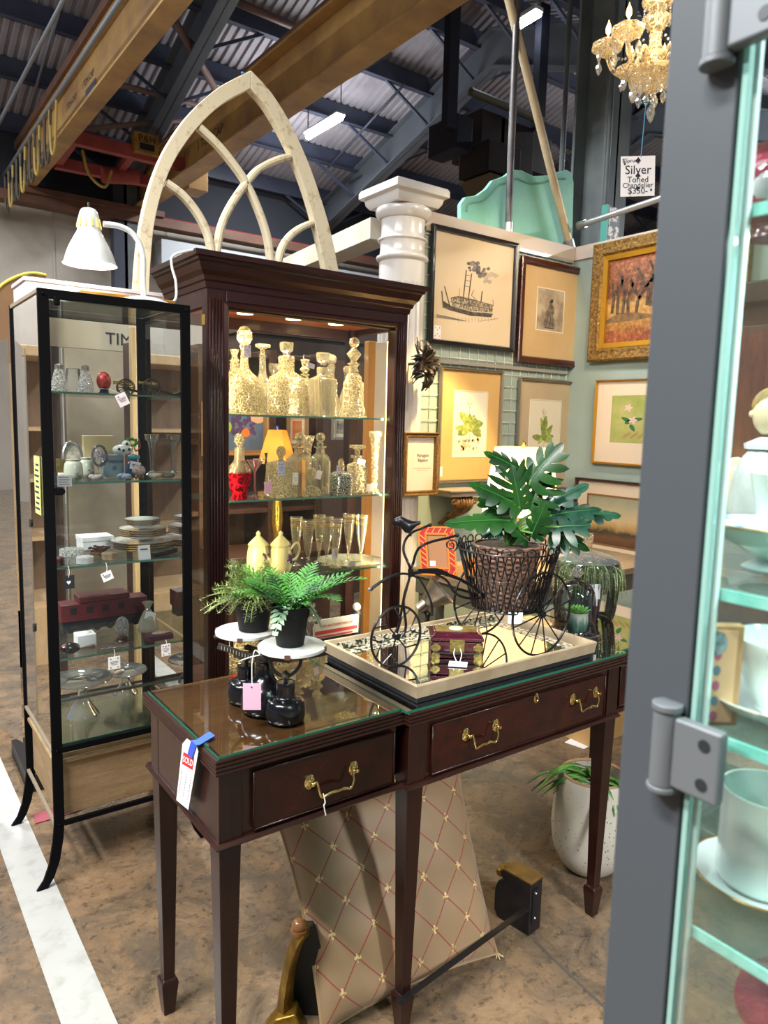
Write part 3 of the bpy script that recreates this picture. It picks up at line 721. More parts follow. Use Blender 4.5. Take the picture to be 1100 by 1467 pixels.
lath('body', prof_spline([(.001, 0), (.024, 0), (.03, .02), (.024, .045), (.013, .055), (.013, .062)], 3), x, y, zS, mat('cobalt', '#20456f', .2, coat=.6), t)
lath('lid', prof_spline([(.013, .060), (.019, .064), (.018, .074), (.001, .079)], 3), x, y, zS, mat('turq_lid', '#2c93a8', .25, coat=.5), t)
tag_part(t, (x-.004, y-.03, zS+.052), .004, .034, .026, 0, -.2, '#f4e9ea', marks={'c': '#151518', 'p': [(-.2, .1, .003), (.2, .1, .003)]})
x, y = gx(199, 2.42, 680), 2.42
t = thing('shell_cup', 'small footed porcelain cup covered with coloured shells', 'cup', (x, y, zS))
MB().sphere((x, y, zS+.028), (.022, .017, .018), 20, 12).build('bowl', mat('shell_mix', '#cfa890', .4, c2='#6f7f94', sc_=120, lo=.48, hi=.55, bmp=.6), t)
mb = MB()
for dx in (-.012, 0, .012): mb.cyl((x+dx, y-.004, zS), (x+dx*.8, y-.004, zS+.014), .0035, .005, 8)
mb.build('feet', GILT, t)
x, y = gx(218, 2.60, 680), 2.60
t = thing('bud_vase', 'slender clear glass bud vase with a flared rim on the second shelf', 'vase', (x, y, zS))
lath('body', [(.022, 0), (.016, .006), (.006, .014), (.007, .05), (.011, .10), (.0145, .118), (.022, .123), (.025, .142), (.024, .143)], x, y, zS, THIN, t, caps=False)
MB().tube([(x+.0245*cos(a), y+.0245*sin(a), zS+.1425) for a in [2*PI*k/24 for k in range(24)]], .001, 6, closed=True).build('rim', GILT, t)
rnd = random.Random(9)
for px, lb, c1, c2 in ((137, 'white swan shaped trinket dish', '#d9cfc8', '#a9928a'), (178, 'blue and white patterned trinket dish', '#c9d0da', '#4f6d9a'), (222, 'cream porcelain flower cluster', '#d8c9ae', '#8c7860'), (240, 'grey carved frog trinket', '#77705f', '#4c463a')):
    y = 2.42; x = gx(px, y, 680); mb = MB(); z = zS
    for k in range(9):
        a = k*.7; mb.sphere((x+.014*cos(a), y+.012*sin(a), z+.008+.002*(k % 3)), (.010, .008, .007+.001*(k % 2)), 10, 6)
    o = mb.build('trinket', mat('tr'+c1, c1, .35, c2=c2, sc_=60, coat=.4)); setp(o, lb+' on the second cabinet shelf', 'trinket')
# price cards at left
x, y = gx(92, 2.36, 690), 2.355
o = MB().box((x-.021, y-.0, zS-.012), (x+.021, y+.001, zS+.022)).build('price_card', TAGP, None); setp(o, 'small white handwritten price card at the left end of the second shelf', 'card')
mb = MB()
for k in range(4): mb.box((x-.016, y-.001, zS-.006+k*.007), (x+.014-.004*(k % 2), y, zS-.0045+k*.007))
mb.build('handwriting', mat('ink', '#30344a', .7), o)
x, y = gx(88, 2.50, 660), 2.5
t = thing('gilt_picture_miniature', 'little gilt framed miniature on a red playing card by the left post', 'miniature', (x, y, zS))
MB().box((x-.015, y, zS+.02), (x+.012, y+.01, zS+.065)).build('frame', mat('olive_gilt', '#7c6a35', .4, metal=.4, c2='#4d4526', sc_=60), t, bevel=.002)
MB().box((x-.012, y-.01, zS), (x+.018, y+.004, zS+.02)).build('base', PORC, t, bevel=.002)
# --- shelf 3 : plate stack etc.
zS = GS[2]
def plate_prof(r): return [(.001, 0), (r*.55, 0), (r*.6, .003), (r*.98, .011), (r, .0125), (r*.98, .0135), (r*.6, .006), (.001, .005)]
xs, ysx = gx(202, 2.58, 790), 2.56
z = zS+.0005; k = 0
DESC = ['bottom', 'second', 'third', 'fourth', 'fifth', 'sixth', 'seventh', 'eighth', 'ninth', 'tenth', 'topmost']
for i, (r, st) in enumerate([(.108, .0075)]*4+[(.08, .0075)]*4+[(.060, .008)]*3):
    nm = 'large dinner' if i < 4 else ('medium' if i < 8 else 'small bread')
    t = thing('plate', '%s plate with gold rim, %s in the stack on the third cabinet shelf' % (nm, DESC[i]), 'plate', (xs, ysx, z), 0, 'stacked gold rimmed plates')
    lath('dish', plate_prof(r), xs, ysx, z, PORC, t, n=48)
    MB().tube([(xs+r*cos(a), ysx+r*sin(a), z+.0128) for a in [2*PI*q/48 for q in range(48)]], .0014, 6, closed=True).build('gold_rim', GILT, t)
    z += st+(.012 if i == 3 else 0)+(.009 if i == 7 else 0)
x, y = gx(140, 2.66, 790), 2.62
t = thing('white_box', 'long white cardboard box left of the plate stack', 'box', (x, y, zS))
MB().box((x-.06, y, zS), (x+.045, y+.09, zS+.03)).build('body', mat('box_white', '#e9e8e6', .6), t, bevel=.002); MB().box((x-.062, y-.002, zS+.03), (x+.047, y+.092, zS+.046)).build('lid', mat('box_white', '#e9e8e6', .6), t, bevel=.002)
for px, y, r, h, c1, c2, lb, nm in ((83, 2.40, .02, .026, '#5a2a22', '#2c1814', 'dark red lacquer trinket box by the left post', 'lacquer_box'), (103, 2.56, .038, .028, '#d6d2c6', '#b0ab9c', 'glass dish behind the oval pill box', 'glass_dish'), (122, 2.40, .026, .022, '#e6e4e0', '#d4d2d0', 'oval white lidded porcelain box with a black print', 'porcelain_box'), (144, 2.52, .034, .018, '#5a3a2c', '#8a6a3a', 'brown nest of dried petals in a wood bowl', 'petal_bowl'), (157, 2.43, .024, .022, '#b8a078', '#8c6a5a', 'round gilt box with a pink floral lid', 'floral_box')):
    x = gx(px, y, 810); t = thing(nm, lb+' on the third cabinet shelf', 'trinket box', (x, y, zS))
    m = mat('bx'+c1, c1, .3, c2=c2, sc_=55, coat=.4, bmp=.3 if 'petal' in nm else 0)
    lath('body', prof_spline([(.001, 0), (r*.95, 0), (r, .004), (r, h*.7), (r*.97, h*.75)], 2), x, y, zS, m if nm != 'glass_dish' else CRC, t, n=32)
    if nm == 'petal_bowl':
        mb = MB(); rnd = random.Random(4)
        for k in range(40):
            a = rnd.random()*6.3; q = rnd.random()*r; mb.sphere((x+q*cos(a), y+q*sin(a), zS+h*.9+rnd.random()*.012), (.007, .004, .004), 6, 4)
        mb.build('petals', mat('petal', '#4a2c22', .8), t)
    elif nm != 'glass_dish': lath('lid', prof_spline([(r*.98, h*.75), (r*1.02, h*.8), (r*.9, h), (.002, h*1.12)], 3), x, y, zS, m, t, n=32)
x, y = gx(230, 2.42, 810), 2.42
t = thing('cased_cutlery', 'black case with a pale folded card lying at the right of the plates', 'case', (x, y, zS))
MB().obox((x+.01, y+.01, zS+.008), (.045, .012, .004), (-.006, .022, 0), (0, 0, .008)).build('case', BLK, t, bevel=.002)
o = MB().obox((gx(206, 2.38, 800), 2.375, zS+.022), (.02, .0, 0), (0, .001, 0), (0, .004, .024)).build('price_card', TAGP); setp(o, 'white playing card price card propped in front of the plate stack', 'card')
q = gx(206, 2.375, 800); MB().box((q-.012, 2.370, zS+.032), (q+.012, 2.3712, zS+.036)).build('handwriting', mat('ink', '#30344a', .7), o)
for px, lb, cc, mk in ((98, 'black', '#1c1c22', {'c': '#f0f0f0', 'p': [(0, 0, .008)]}), (152, 'white', '#eef0f0', {'c': '#c01f38', 'p': [(-.3, .3, .003)]})):
    x = gx(px, 2.352, 830); t = thing('hanging_price_tag', '%s price tag hanging over the edge of the third cabinet shelf' % lb, 'tag', (x, 2.352, zS-.07))
    tag_part(t, (x, 2.350, zS+.004), .035, .034, .042 if lb == 'black' else .03, 0, 0 if lb == 'black' else .35, cc, marks=mk)
# --- shelf 4
zS = GS[3]
RL = mat('loco_red', '#58161c', .45, c2='#451318', sc_=8)
x, y = gx(150, 2.66, 880), 2.66
t = thing('toy_train', 'dark red toy railway carriage on the fourth cabinet shelf', 'toy train', (x, y, zS))
xa, xb = gx(84, y, 880), gx(205, y, 880)
MB().box((xa+.005, y-.03, zS+.008), (xb, y+.03, zS+.042)).build('chassis', mat('loco_black', '#1c1a20', .5), t, bevel=.002)
MB().box((xa, y-.038, zS+.042), (xb+.005, y+.038, zS+.105)).build('body', RL, t, bevel=.003)
MB().box((xa+.06, y-.042, zS+.105), (xb-.06, y+.042, zS+.128)).build('cupola', RL, t, bevel=.004)
mb = MB()
for k in range(4): mb.box((xa+.03+k*.055, y-.0395, zS+.07), (xa+.05+k*.055, y-.0375, zS+.092))
mb.build('window', BLK, t)
for k in range(6):
    for yy in (-.028,): MB().cyl((xa+.03+k*.045, y+yy-.008, zS+.013), (xa+.03+k*.045, y+yy, zS+.013), .012, n=16).build('wheel', BLK, t)
x, y = gx(122, 2.46, 910), 2.46
t = thing('white_square_box', 'small white square box with a recessed lid on the fourth shelf', 'box', (x, y, zS))
mb = MB(); mb.box((x-.03, y-.025, zS), (x+.03, y+.03, zS+.045)); mb.build('body', mat('box_white', '#e9e8e6', .6), t, bevel=.003)
MB().sphere((x, y, zS+.046), (.02, .016, .006), 16, 8).build('lid', PORC, t)
x, y = gx(175, 2.45, 905), 2.45
t = thing('cut_crystal_egg', 'sparkling cut crystal egg on a dark wood stand', 'egg', (x, y, zS))
lath('stand', prof_spline([(.001, 0), (.021, 0), (.021, .006), (.016, .01), (.018, .015), (.012, .02)], 2), x, y, zS, mat('stand_wood', '#3c1a16', .3, coat=.5), t)
MB().sphere((x, y, zS+.053), (.023, .023, .034), 14, 10).build('egg', crystal('egg_cut', '#ffffff', '#e8e8ea', .3, 1.0, 160, .1), t)
x, y = gx(212, 2.53, 890), 2.53
t = thing('organza_gift_bag', 'tied organza gift bag with silver trim and a tag', 'bag', (x, y, zS))
lath('pouch', prof_spline([(.001, 0), (.035, .002), (.032, .03), (.018, .065), (.008, .08), (.012, .09), (.02, .105)], 3), x, y, zS, pane('organza', '#e8e2d4', .4, haze=.45, hazec='#cfc6b4'), t, caps=False)
MB().tube([(x+.009*cos(a), y+.009*sin(a), zS+.08) for a in [2*PI*k/16 for k in range(16)]], .0022, 6, closed=True).build('tie', mat('silver', '#c9c6bf', .2, metal=.9), t)
tag_part(t, (x+.004, y-.02, zS+.07), .004, .038, .026, 0, -.3, '#efecec')
x, y = gx(227, 2.43, 915), 2.42
t = thing('burgundy_box', 'open burgundy presentation box holding a shell brooch', 'box', (x, y, zS))
mb = MB(); mb.box((x-.045, y-.03, zS), (x+.04, y+.03, zS+.018)); mb.build('tray', mat('burgundy', '#561a35', .5), t, bevel=.002)
MB().sphere((x+.005, y, zS+.02), (.032, .014, .006), 20, 8).build('shell', mat('nacre', '#d8c6a8', .25, c2='#c79a96', sc_=40, coat=.6), t)
tag_part(t, (x-.002, 2.352, zS+.012), .02, .032, .042, 0, .04, '#f2eeee', marks=HEARTS)
x, y = gx(100, 2.40, 925), 2.40
t = thing('lacquer_egg', 'glossy black lacquered egg with orange painting lying on its side', 'egg', (x, y, zS))
MB().sphere((x, y, zS+.019), (.032, .019, .019), 24, 14).build('egg', mat('lacquer', '#14100f', .08, c2='#9a3a1c', sc_=45, lo=.56, hi=.64, coat=1), t)
mb = MB(); rnd = random.Random(8)
for k in range(40): a = rnd.uniform(-.4, .4); mb.cyl((x+.03, y+.01, zS+.012), (x+.03+.05*cos(a), y+.01+.03*sin(a), zS+.004+.015*rnd.random()), .0006, n=4)
mb.build('fur_tail', mat('fur', '#8a6a48', .9), t)
tag_part(t, (gx(163, 2.352, 930), 2.350, zS+.008), .03, .038, .042, 0, 0, '#f0f0ee', marks=SPADES)
x, y = gx(160, 2.40, 935), 2.39
mb = MB(); rnd = random.Random(2)
for k in range(26): mb.sphere((x-.035+k*.0035, y+.006*sin(k*.9), zS+.003), .003, 6, 4)
o = mb.build('bead_bracelet', mat('silver', '#c9c6bf', .2, metal=.9)); setp(o, 'string of silver beads lying on the fourth cabinet shelf', 'bracelet')
# glass cake stands below / behind
def cake(x, y, z, r, h, lb, src=[]):
    t = thing('glass_cake_stand', lb, 'cake stand', (x, y, z), 0, 'clear glass cake stands')
    lath('foot', prof_spline([(r*.55, 0), (r*.5, .01), (.02, h*.45), (.016, h*.7), (.03, h*.93)], 3), x, y, z, THIN, t, n=36, caps=False)
    lath('plate', [(.001, h*.93), (r*.9, h*.95), (r, h), (r*.98, h+.004), (r*.5, h*.97)], x, y, z, THIN, t, n=48, caps=False)
cake(gx(118, 2.56, 1000), 2.56, .463, .10, .13, 'clear glass cake stand on the floor shelf of the display cabinet')
cake(gx(180, 2.68, 1000), 2.68, .463, .08, .09, 'lower clear glass cake stand to the right on the cabinet floor shelf')
# things on the cabinet roof
t = thing('white_carton', 'long white cardboard carton lying across the cabinet top', 'box', (.45, 2.62, GZ))
a = PY(38, 392, 2.60); b_ = PY(240, 430, 2.60)
MB().box((.47, 2.585, GZ+.002), (.905, 2.79, GZ+.055)).build('carton', mat('carton', '#c8c1c5', .6), t, bevel=.002)
MB().box((.465, 2.58, GZ+.055), (.91, 2.795, GZ+.068)).build('lid', mat('carton', '#e2dbdf', .6), t, bevel=.002)
t = thing('gilt_tray_frame', 'thin gilt and plum picture frame lying flat in front of the white carton', 'frame', (.62, 2.5, GZ))
mb = MB()
for lo, hi in (((.60, 2.43, GZ), (.90, 2.45, GZ+.024)), ((.60, 2.55, GZ), (.90, 2.57, GZ+.024)), ((.60, 2.45, GZ), (.62, 2.55, GZ+.024)), ((.88, 2.45, GZ), (.90, 2.55, GZ+.024))): mb.box(lo, hi)
mb.build('frame', mat('frame_gold', '#b4813c', .35, metal=.5), t, bevel=.003)
MB().box((.62, 2.45, GZ+.001), (.88, 2.55, GZ+.015)).build('backing', mat('plum', '#4c2636', .7), t)
# gooseneck lamp
ENM = mat('enamel', '#dbe0e0', .22, coat=.5)
bx, by = gx(200, 2.44, 425), 2.395
dl = thing('desk_lamp', 'white enamel gooseneck desk lamp with bell shade standing on the display cabinet', 'lamp', (.80, 2.42, GZ))
lx, ly = PY(206, 425, 2.42).x, 2.42
lath('base', prof_spline([(.001, 0), (.075, 0), (.076, .006), (.05, .016), (.012, .022), (.001, .022)], 3), lx, ly, GZ+.001, ENM, dl, n=40)
pts = [Vector((lx, ly, GZ+.015))] + [PY(x, y, ly) for x, y in ((205, 398), (205, 372), (200, 350), (188, 333), (170, 324), (148, 321))]
MB().tube(pts, .009, 12, sub=6).build('gooseneck', ENM, dl)
hx, hz = PY(125, 379, ly).x, PY(125, 379, ly).z
sh = MB(); ax = Vector((-.05, -.02, -1)).normalized()
topc = PY(127, 299, ly)
P_ = prof_spline([(.012, 0), (.026, .004), (.036, .03), (.041, .072), (.043, .078), (.055, .10), (.076, .14), (.088, .175), (.092, .186), (.095, .187)], 3)
P2 = [(r-.003, z) for r, z in reversed(P_)]
k_ = (topc.z-hz)/.187
sh.lathe([(r*.85, -z*k_) for r, z in P_+P2], (topc.x, ly, topc.z), 44, caps=False).build('shade', ENM, dl)
mb = MB()
for j in range(12):
    a = 2*PI*j/12; r = .0385*.85; zc = topc.z-.048*k_; mb.obox((topc.x+r*cos(a), ly+r*sin(a), zc), (-sin(a)*.003, cos(a)*.003, 0), (cos(a)*.002, sin(a)*.002, 0), (cos(a)*.003, sin(a)*.003, -.013))
mb.build('vent_slot', mat('slot_glow', '#d8b060', .5, em='#ffc45a', ems=.5), dl)
MB().sphere((topc.x, ly, hz+.04), .026, 16, 10).build('bulb', emit('bulb_white', '#fff3d2', 6), dl)
MB().cyl((topc.x, ly, topc.z-.002), (topc.x, ly, topc.z+.018), .003, n=8).build('switch', BLK, dl)
e0 = Vector((lx+.04, ly+.03, GZ+.01))
MB().tube([e0, PY(249, 432, 2.46)+Vector((0, 0, .0)), PY(252, 405, 2.475), PY(246, 380, 2.478), PY(250, 365, 2.479), (1.02, 2.52, 2.085), (1.04, 2.62, 2.083)], .0045, 8, sub=6).build('cord', ENM, dl)
# ================================================================ MAHOGANY CURIO CABINET
MAH = wood('mahogany_vert', '#351510', '#1c0907', .42, 3, (14, 14, 1), .12, .03, .3)
MAHX = wood('mahogany_horiz', '#351510', '#1c0907', .4, 3, (1, 14, 14), .15, .03, .3)
MX0, MX1, MY0, MY1, MZ = 1.055, 1.97, 2.54, 2.96, 1.98
mc = thing('curio_cabinet', 'tall dark mahogany curio cabinet with heavy cornice and lit glass shelves of crystal', 'cabinet', (MX0, MY0, 0))
def mpost(x0, x1, y0, y1, z0=.0, z1=MZ):
    return MB().box((x0, y0, z0), (x1, y1, z1)).build('stile', MAH, mc, bevel=.003)
mpost(MX0, MX0+.075, MY0, MY0+.045); mpost(MX1-.072, MX1, MY0, MY0+.045)
mpost(MX0, MX0+.05, MY1-.05, MY1); mpost(MX1-.05, MX1, MY1-.05, MY1)
# reeded mouldings on the stiles and round the door opening
for k in range(5):
    for xx in (MX0+.014+k*.012, MX1-.062+k*.012):
        MB().cyl((xx, MY0-.001, .1), (xx, MY0-.001, 1.93-.0*k), .0045, n=8).build('reed', MAH, mc)
ox0, ox1, oz1 = MX0+.075, MX1-.072, 1.895
mb = MB(); mb.sweep([(ox0, MY0, .45), (ox0, MY0, oz1+.01), (ox1, MY0, oz1+.01), (ox1, MY0, .45)][::-1], [(-.004, -.01), (-.004, .014), (.0, .018), (.012, .01), (.014, -.01)], up=(0, -1, 0)); mb.build('door_moulding', MAH, mc)
MB().box((ox0, MY0, oz1), (ox1, MY0+.045, MZ)).build('top_rail', MAHX, mc, bevel=.003)
MB().box((ox0, MY0-.004, oz1+.028), (ox1, MY0, MZ-.02)).build('top_rail_bead', MAHX, mc, bevel=.003)
for x in (MX0, MX1-.03):
    MB().box((x, MY0+.045, 1.90), (x+.03, MY1-.05, MZ)).build('side_rail', MAH, mc, bevel=.002)
MB().box((MX0+.05, MY1-.03, 1.88), (MX1-.05, MY1, MZ)).build('back_rail', MAHX, mc, bevel=.002)
for x in (MX0, MX1-.03): MB().box((x, MY0+.045, .0), (x+.03, MY1-.05, .42)).build('side_panel', MAH, mc)
MB().box((ox0, MY0+.005, .08), (ox1, MY0+.04, .42)).build('base_panel', MAHX, mc, bevel=.004)
MB().box((MX0+.03, MY1-.02, 0), (MX1-.03, MY1, .42)).build('back_panel', MAHX, mc)
MB().box((MX0+.02, MY0+.02, .40), (MX1-.02, MY1-.01, .425)).build('deck', MAHX, mc)
MB().box((MX0+.028, MY0+.044, 1.925), (MX1-.028, MY1-.03, 1.94)).build('ceiling_board', wood('mahogany_lit_orange', '#9a5426', '#6b3214', .4, 3, (1, 14, 14), .2, .02), mc)  # brighter orange mahogany: the glow of the lamps is put into the wood colour
# cornice
prof = [(-.05, 1.965), (.004, 1.965), (.008, 1.985), (.014, 1.99), (.018, 2.005), (.032, 2.02), (.042, 2.045), (.05, 2.05), (.052, 2.058), (.062, 2.062), (.064, 2.08), (-.05, 2.08)]
mb = MB(); mb.sweep([(MX0, MY1, 0), (MX0, MY0, 0), (MX1, MY0, 0), (MX1, MY1, 0)][::-1], [(-a, b) for a, b in prof] if False else [(a, b) for a, b in prof]); 
mb = MB(); mb.sweep([(MX0, MY1, 0), (MX0, MY0, 0), (MX1, MY0, 0), (MX1, MY1, 0)], [(a, b) for a, b in prof]); mb.build('cornice', MAHX, mc)
MB().box((MX0+.0, MY0+.0, 2.066), (MX1, MY1, 2.078)).build('top_board', MAHX, mc)
MB().box((MX0-.02, MY0-.02, 0), (MX1+.02, MY0+.02, .1)).build('plinth', MAHX, mc, bevel=.006)
MP = pane('curio_pane', '#fbfaf6', .8, haze=.004)
MB().add([(ox0, MY0+.02, .42), (ox1, MY0+.02, .42), (ox1, MY0+.02, oz1), (ox0, MY0+.02, oz1)], [(0, 1, 2, 3)]).build('glass_door', MP, mc)
for x in (MX0+.014, MX1-.014): MB().add([(x, MY0+.045, .42), (x, MY1-.05, .42), (x, MY1-.05, 1.90), (x, MY0+.045, 1.90)], [(0, 1, 2, 3)]).build('glass_side', MP, mc)
MB().add([(MX0+.05, MY1-.02, .42), (MX1-.05, MY1-.02, .42), (MX1-.05, MY1-.02, 1.88), (MX0+.05, MY1-.02, 1.88)], [(0, 1, 2, 3)]).build('glass_back', pane('matt_back_pane', '#fbfaf6', .04, haze=.004), mc)
MSZ = [1.517, 1.184, .86]
for z in MSZ: shelf(mc, MX0+.03, MX1-.03, MY0+.05, MY1-.05, z, .007)
MB().box((MX1-.045, MY0+.06, 1.845), (MX1-.032, MY0+.09, 1.86)).build('clip', BRZ, mc)
MB().box((MX0-.002, MY0+.012, 1.835), (MX0+.001, MY0+.042, 1.872)).build('brass_catch', BRS, mc)
mb = MB()
for xx, y_ in ((1.30, 2.74), (1.52, 2.74), (1.73, 2.74)): MB().cyl((xx, y_, 1.917), (xx, y_, 1.925), .032, n=28).build('puck_light', emit('puck', '#ffdf9a', 10), mc)

# ---- crystal inside
CW1 = crystal('crystal_warm', '#fffef8', '#fff2c8', .10, 0, 80, .30)
CW2 = crystal('crystal_warm_cut', '#fffef8', '#ffeebc', .22, 1.0, 130, .2)
CW3 = crystal('crystal_warm_ribbed', '#fffef8', '#ffeebc', .18, .8, 80, .25)
def decanter(name, label, x, y, z, H_, body, neck, stop, cutm=CW2, sq=None, n=28, stopname='stopper', tagm=None, group='crystal decanters on the lit shelves', fl=True, cat='decanter'):
    t = thing(name, label, cat, (x, y, z), 0, group)
    MB().lathe(prof_spline(body, 3) if fl else body, (x, y, z), n, sq=sq).build('body', cutm, t)
    if neck: MB().lathe(neck, (x, y, z), 24, sq=None).build('neck', CW1, t)
    if stop:
        kind, r, zz = stop; s = MB()
        if kind == 'ball': s.lathe([(.001, zz-.02), (r*.6, zz-.018), (r*.8, zz-.006), (r*.35, zz)], (x, y, z), 20); s.sphere((x, y, z+zz+r*.9), r, 20, 14)
        if kind == 'facet': s.lathe([(r*.45, zz-.015), (r*.6, zz), (r, zz+r*.6), (r*.95, zz+r*1.5), (r*.5, zz+r*2.1), (.001, zz+r*2.2)], (x, y, z), 9, smooth=False)
        if kind == 'square': s.lathe([(r*.5, zz-.012), (r*.6, zz), (r*.95, zz+.006), (r*1.05, zz+r*1.6), (r*.9, zz+r*1.75)], (x, y, z), 16, sq=8)
        if kind == 'flute': s.lathe([(r*.5, zz-.01), (r*.7, zz), (r*1.1, zz+.01), (r*.6, zz+.022), (r*.7, zz+.034), (r, zz+.05), (r*.9, zz+.053)], (x, y, z), 16)
        if kind == 'diamond':
            s.lathe([(r*.9, zz-.03), (r*.6, zz-.012), (r*.85, zz), (r*1.15, zz+.004), (r*.5, zz+.012), (r*.55, zz+.02), (r*1.25, zz+.045), (r*.2, zz+.075)], (x, y, z), 8, smooth=False)
            s.sphere((x, y, z+zz+.075+r*.75), r*.85, 20, 14)
        if kind == 'disc': s.lathe([(r*.3, zz-.012), (r*.35, zz), (r*.3, zz+.01), (r*.7, zz+.018), (r, zz+.02), (r, zz+.03), (r*.9, zz+.032)], (x, y, z), 24)
        s.build(stopname, CW1 if kind in ('ball', 'square', 'diamond') else CW2, t)
    return t
def mx(px, y, py=560): return PY(px, py, y).x
z1 = MSZ[0]
U = .0029
decanter('crystal_decanter', 'round cut crystal decanter at the far left of the top curio shelf', mx(336, 2.70), 2.70, z1, .3,
         [(.05, 0), (.06, .01), (.062, .07), (.055, .12), (.03, .15), (.018, .18), (.02, .20)], None, ('flute', .018, .20), fl=True)
t = decanter('crystal_decanter', 'bulbous cut crystal decanter with a large faceted stopper and playing card tag', mx(354, 2.62), 2.645, z1, .34,
         [(.05, 0), (.07, .01), (.078, .05), (.075, .10), (.055, .14), (.024, .17), (.016, .20), (.015, .25), (.021, .265)], None, ('facet', .031, .272), fl=True)
x_ = mx(357, 2.58); tag_part(t, (x_, 2.60, z1+.27), .012, .032, .046, 0, 0, '#c9c9d4', marks={'c': '#c01f38', 'p': [(-.28, .33, .004), (.28, .33, .004), (-.28, -.3, .004), (.28, -.3, .004)]})
t = decanter('crystal_decanter', 'slim necked crystal decanter with a flat disc stopper behind the tagged one', mx(376, 2.80), 2.80, z1, .3,
         [(.04, 0), (.05, .01), (.048, .08), (.035, .13), (.016, .17), (.014, .24), (.02, .25)], None, ('disc', .032, .262), cutm=CW1)
decanter('crystal_decanter', 'square cut crystal decanter with a tall rectangular stopper', mx(410, 2.66), 2.66, z1, .33,
         [(.055, 0), (.064, .006), (.064, .14), (.056, .155), (.03, .175), (.026, .18), (.027, .235), (.024, .24)], None, ('square', .023, .255), sq=6, n=48, fl=False)
decanter('crystal_decanter', 'square crystal decanter with a plain block stopper standing behind the cut ones', mx(393, 2.86), 2.86, z1, .3,
         [(.04, 0), (.048, .006), (.048, .11), (.02, .14), (.018, .17)], None, ('square', .021, .185), sq=6, n=32, cutm=CW3, fl=False)
decanter('crystal_decanter', 'ribbed crystal decanter with an hourglass stopper between two square ones', mx(433, 2.78), 2.76, z1, .28,
         [(.04, 0), (.045, .006), (.045, .13), (.018, .155), (.015, .17), (.021, .18)], None, ('flute', .02, .19), cutm=CW3, fl=False)
t = decanter('crystal_decanter', 'plain square shouldered crystal decanter with a square stopper and swirl engraving', mx(462, 2.64), 2.64, z1, .3,
         [(.038, 0), (.042, .004), (.050, .14), (.048, .155), (.022, .168), (.018, .175), (.021, .20), (.018, .205)], None, ('square', .023, .225), sq=7, n=48, cutm=CW1, fl=False)
tag_part(t, (mx(447, 2.60), 2.61, z1+.215), .006, .034, .02, 0, -.2, '#e6d8dc')
decanter('crystal_decanter', 'crystal decanter with a round ball stopper at the back right of the top shelf', mx(474, 2.86), 2.86, z1, .3,
         [(.05, 0), (.055, .008), (.045, .05), (.02, .15), (.014, .2), (.018, .225)], None, ('ball', .024, .24), cutm=CW1)
decanter('crystal_decanter', 'bell based ribbed crystal decanter with a diamond and ball stopper at the right end', mx(506, 2.64), 2.64, z1, .36,
         [(.056, 0), (.06, .006), (.052, .035), (.045, .06), (.044, .15), (.036, .155), (.034, .175), (.02, .19)], None, ('diamond', .026, .225), cutm=CW3, n=16, fl=False)
decanter('crystal_decanter', 'wide ship style crystal decanter behind the bell based one', mx(497, 2.84), 2.84, z1, .2,
         [(.075, 0), (.08, .008), (.05, .05), (.022, .13), (.014, .17), (.02, .18)], None, ('ball', .02, .2), cutm=CW1)
# shelf 2
z2 = MSZ[1]
x, y = mx(343, 2.63, 700), 2.63
t = decanter('red_decanter', 'crystal decanter with a ruby red lower body at the left end of the middle shelf', x, y, z2, .26,
         [(.047, .105), (.044, .125), (.024, .15), (.02, .17), (.019, .20), (.024, .205)], None, ('facet', .021, .215), cutm=CW1)
MB().lathe([(.030, 0), (.034, .004), (.028, .018), (.034, .04), (.046, .085), (.048, .105), (.001, .106)], (x, y, z2), 24).build('ruby_body', crystal('ruby', '#c90f1c', '#c4101c', .35, .5, 60, .2), t)
x, y = mx(362, 2.72, 690), 2.70
t = thing('pink_cocktail_glass', 'pink tinted cocktail glass with a pink price tag beside the ruby decanter', 'glass', (x, y, z2))
PNK = pane('pink_glass', '#f2b8bc', 1.0, haze=.15, hazec='#e88a94')
lath('bowl', [(.028, 0), (.02, .003), (.004, .01), (.004, .10), (.008, .11), (.036, .15)], x, y, z2, PNK, t, caps=False)
tag_part(t, (x+.005, 2.595, z2+.095), .03, .034, .05, 0, .1, '#efb9c6')
x, y = mx(381, 2.80, 690), 2.80
t = thing('candle_figure', 'tiny dark bronze candle stand on the middle curio shelf', 'figurine', (x, y, z2))
lath('stem', [(.016, 0), (.012, .005), (.004, .012), (.006, .06), (.003, .10), (.007, .13), (.003, .15), (.007, .172), (.008, .175)], x, y, z2, BRZ, t, n=12)
lath('shade', [(.001, .14), (.02, .142), (.03, .15)], mx(371, 2.80, 690), y, z2, CW1, t, n=24, caps=False)
t = decanter('crystal_decanter', 'square crystal decanter with a tapered stopper and a grey price card in front', mx(402, 2.68, 690), 2.68, z2, .26,
         [(.055, 0), (.058, .006), (.05, .10), (.05, .135), (.044, .14), (.014, .15)], None, ('facet', .02, .165), sq=6, n=40, fl=False)
tag_part(t, (mx(403, 2.6, 690), 2.60, z2+.15), .008, .034, .056, 0, 0, '#c3c5d6', marks=HEARTS)
t = decanter('crystal_decanter', 'clear square decanter with a ball stopper, left of the two on the middle shelf', mx(428, 2.72, 690), 2.72, z2, .26,
         [(.042, 0), (.044, .005), (.044, .15), (.036, .16), (.018, .175), (.016, .195), (.028, .20), (.028, .206)], None, ('ball', .021, .225), sq=6, n=40, cutm=CW1, fl=False)
tag_part(t, (mx(423, 2.62, 690), 2.62, z2+.10), .005, .026, .05, 0, .0, '#ece4cf', marks=SPADES)
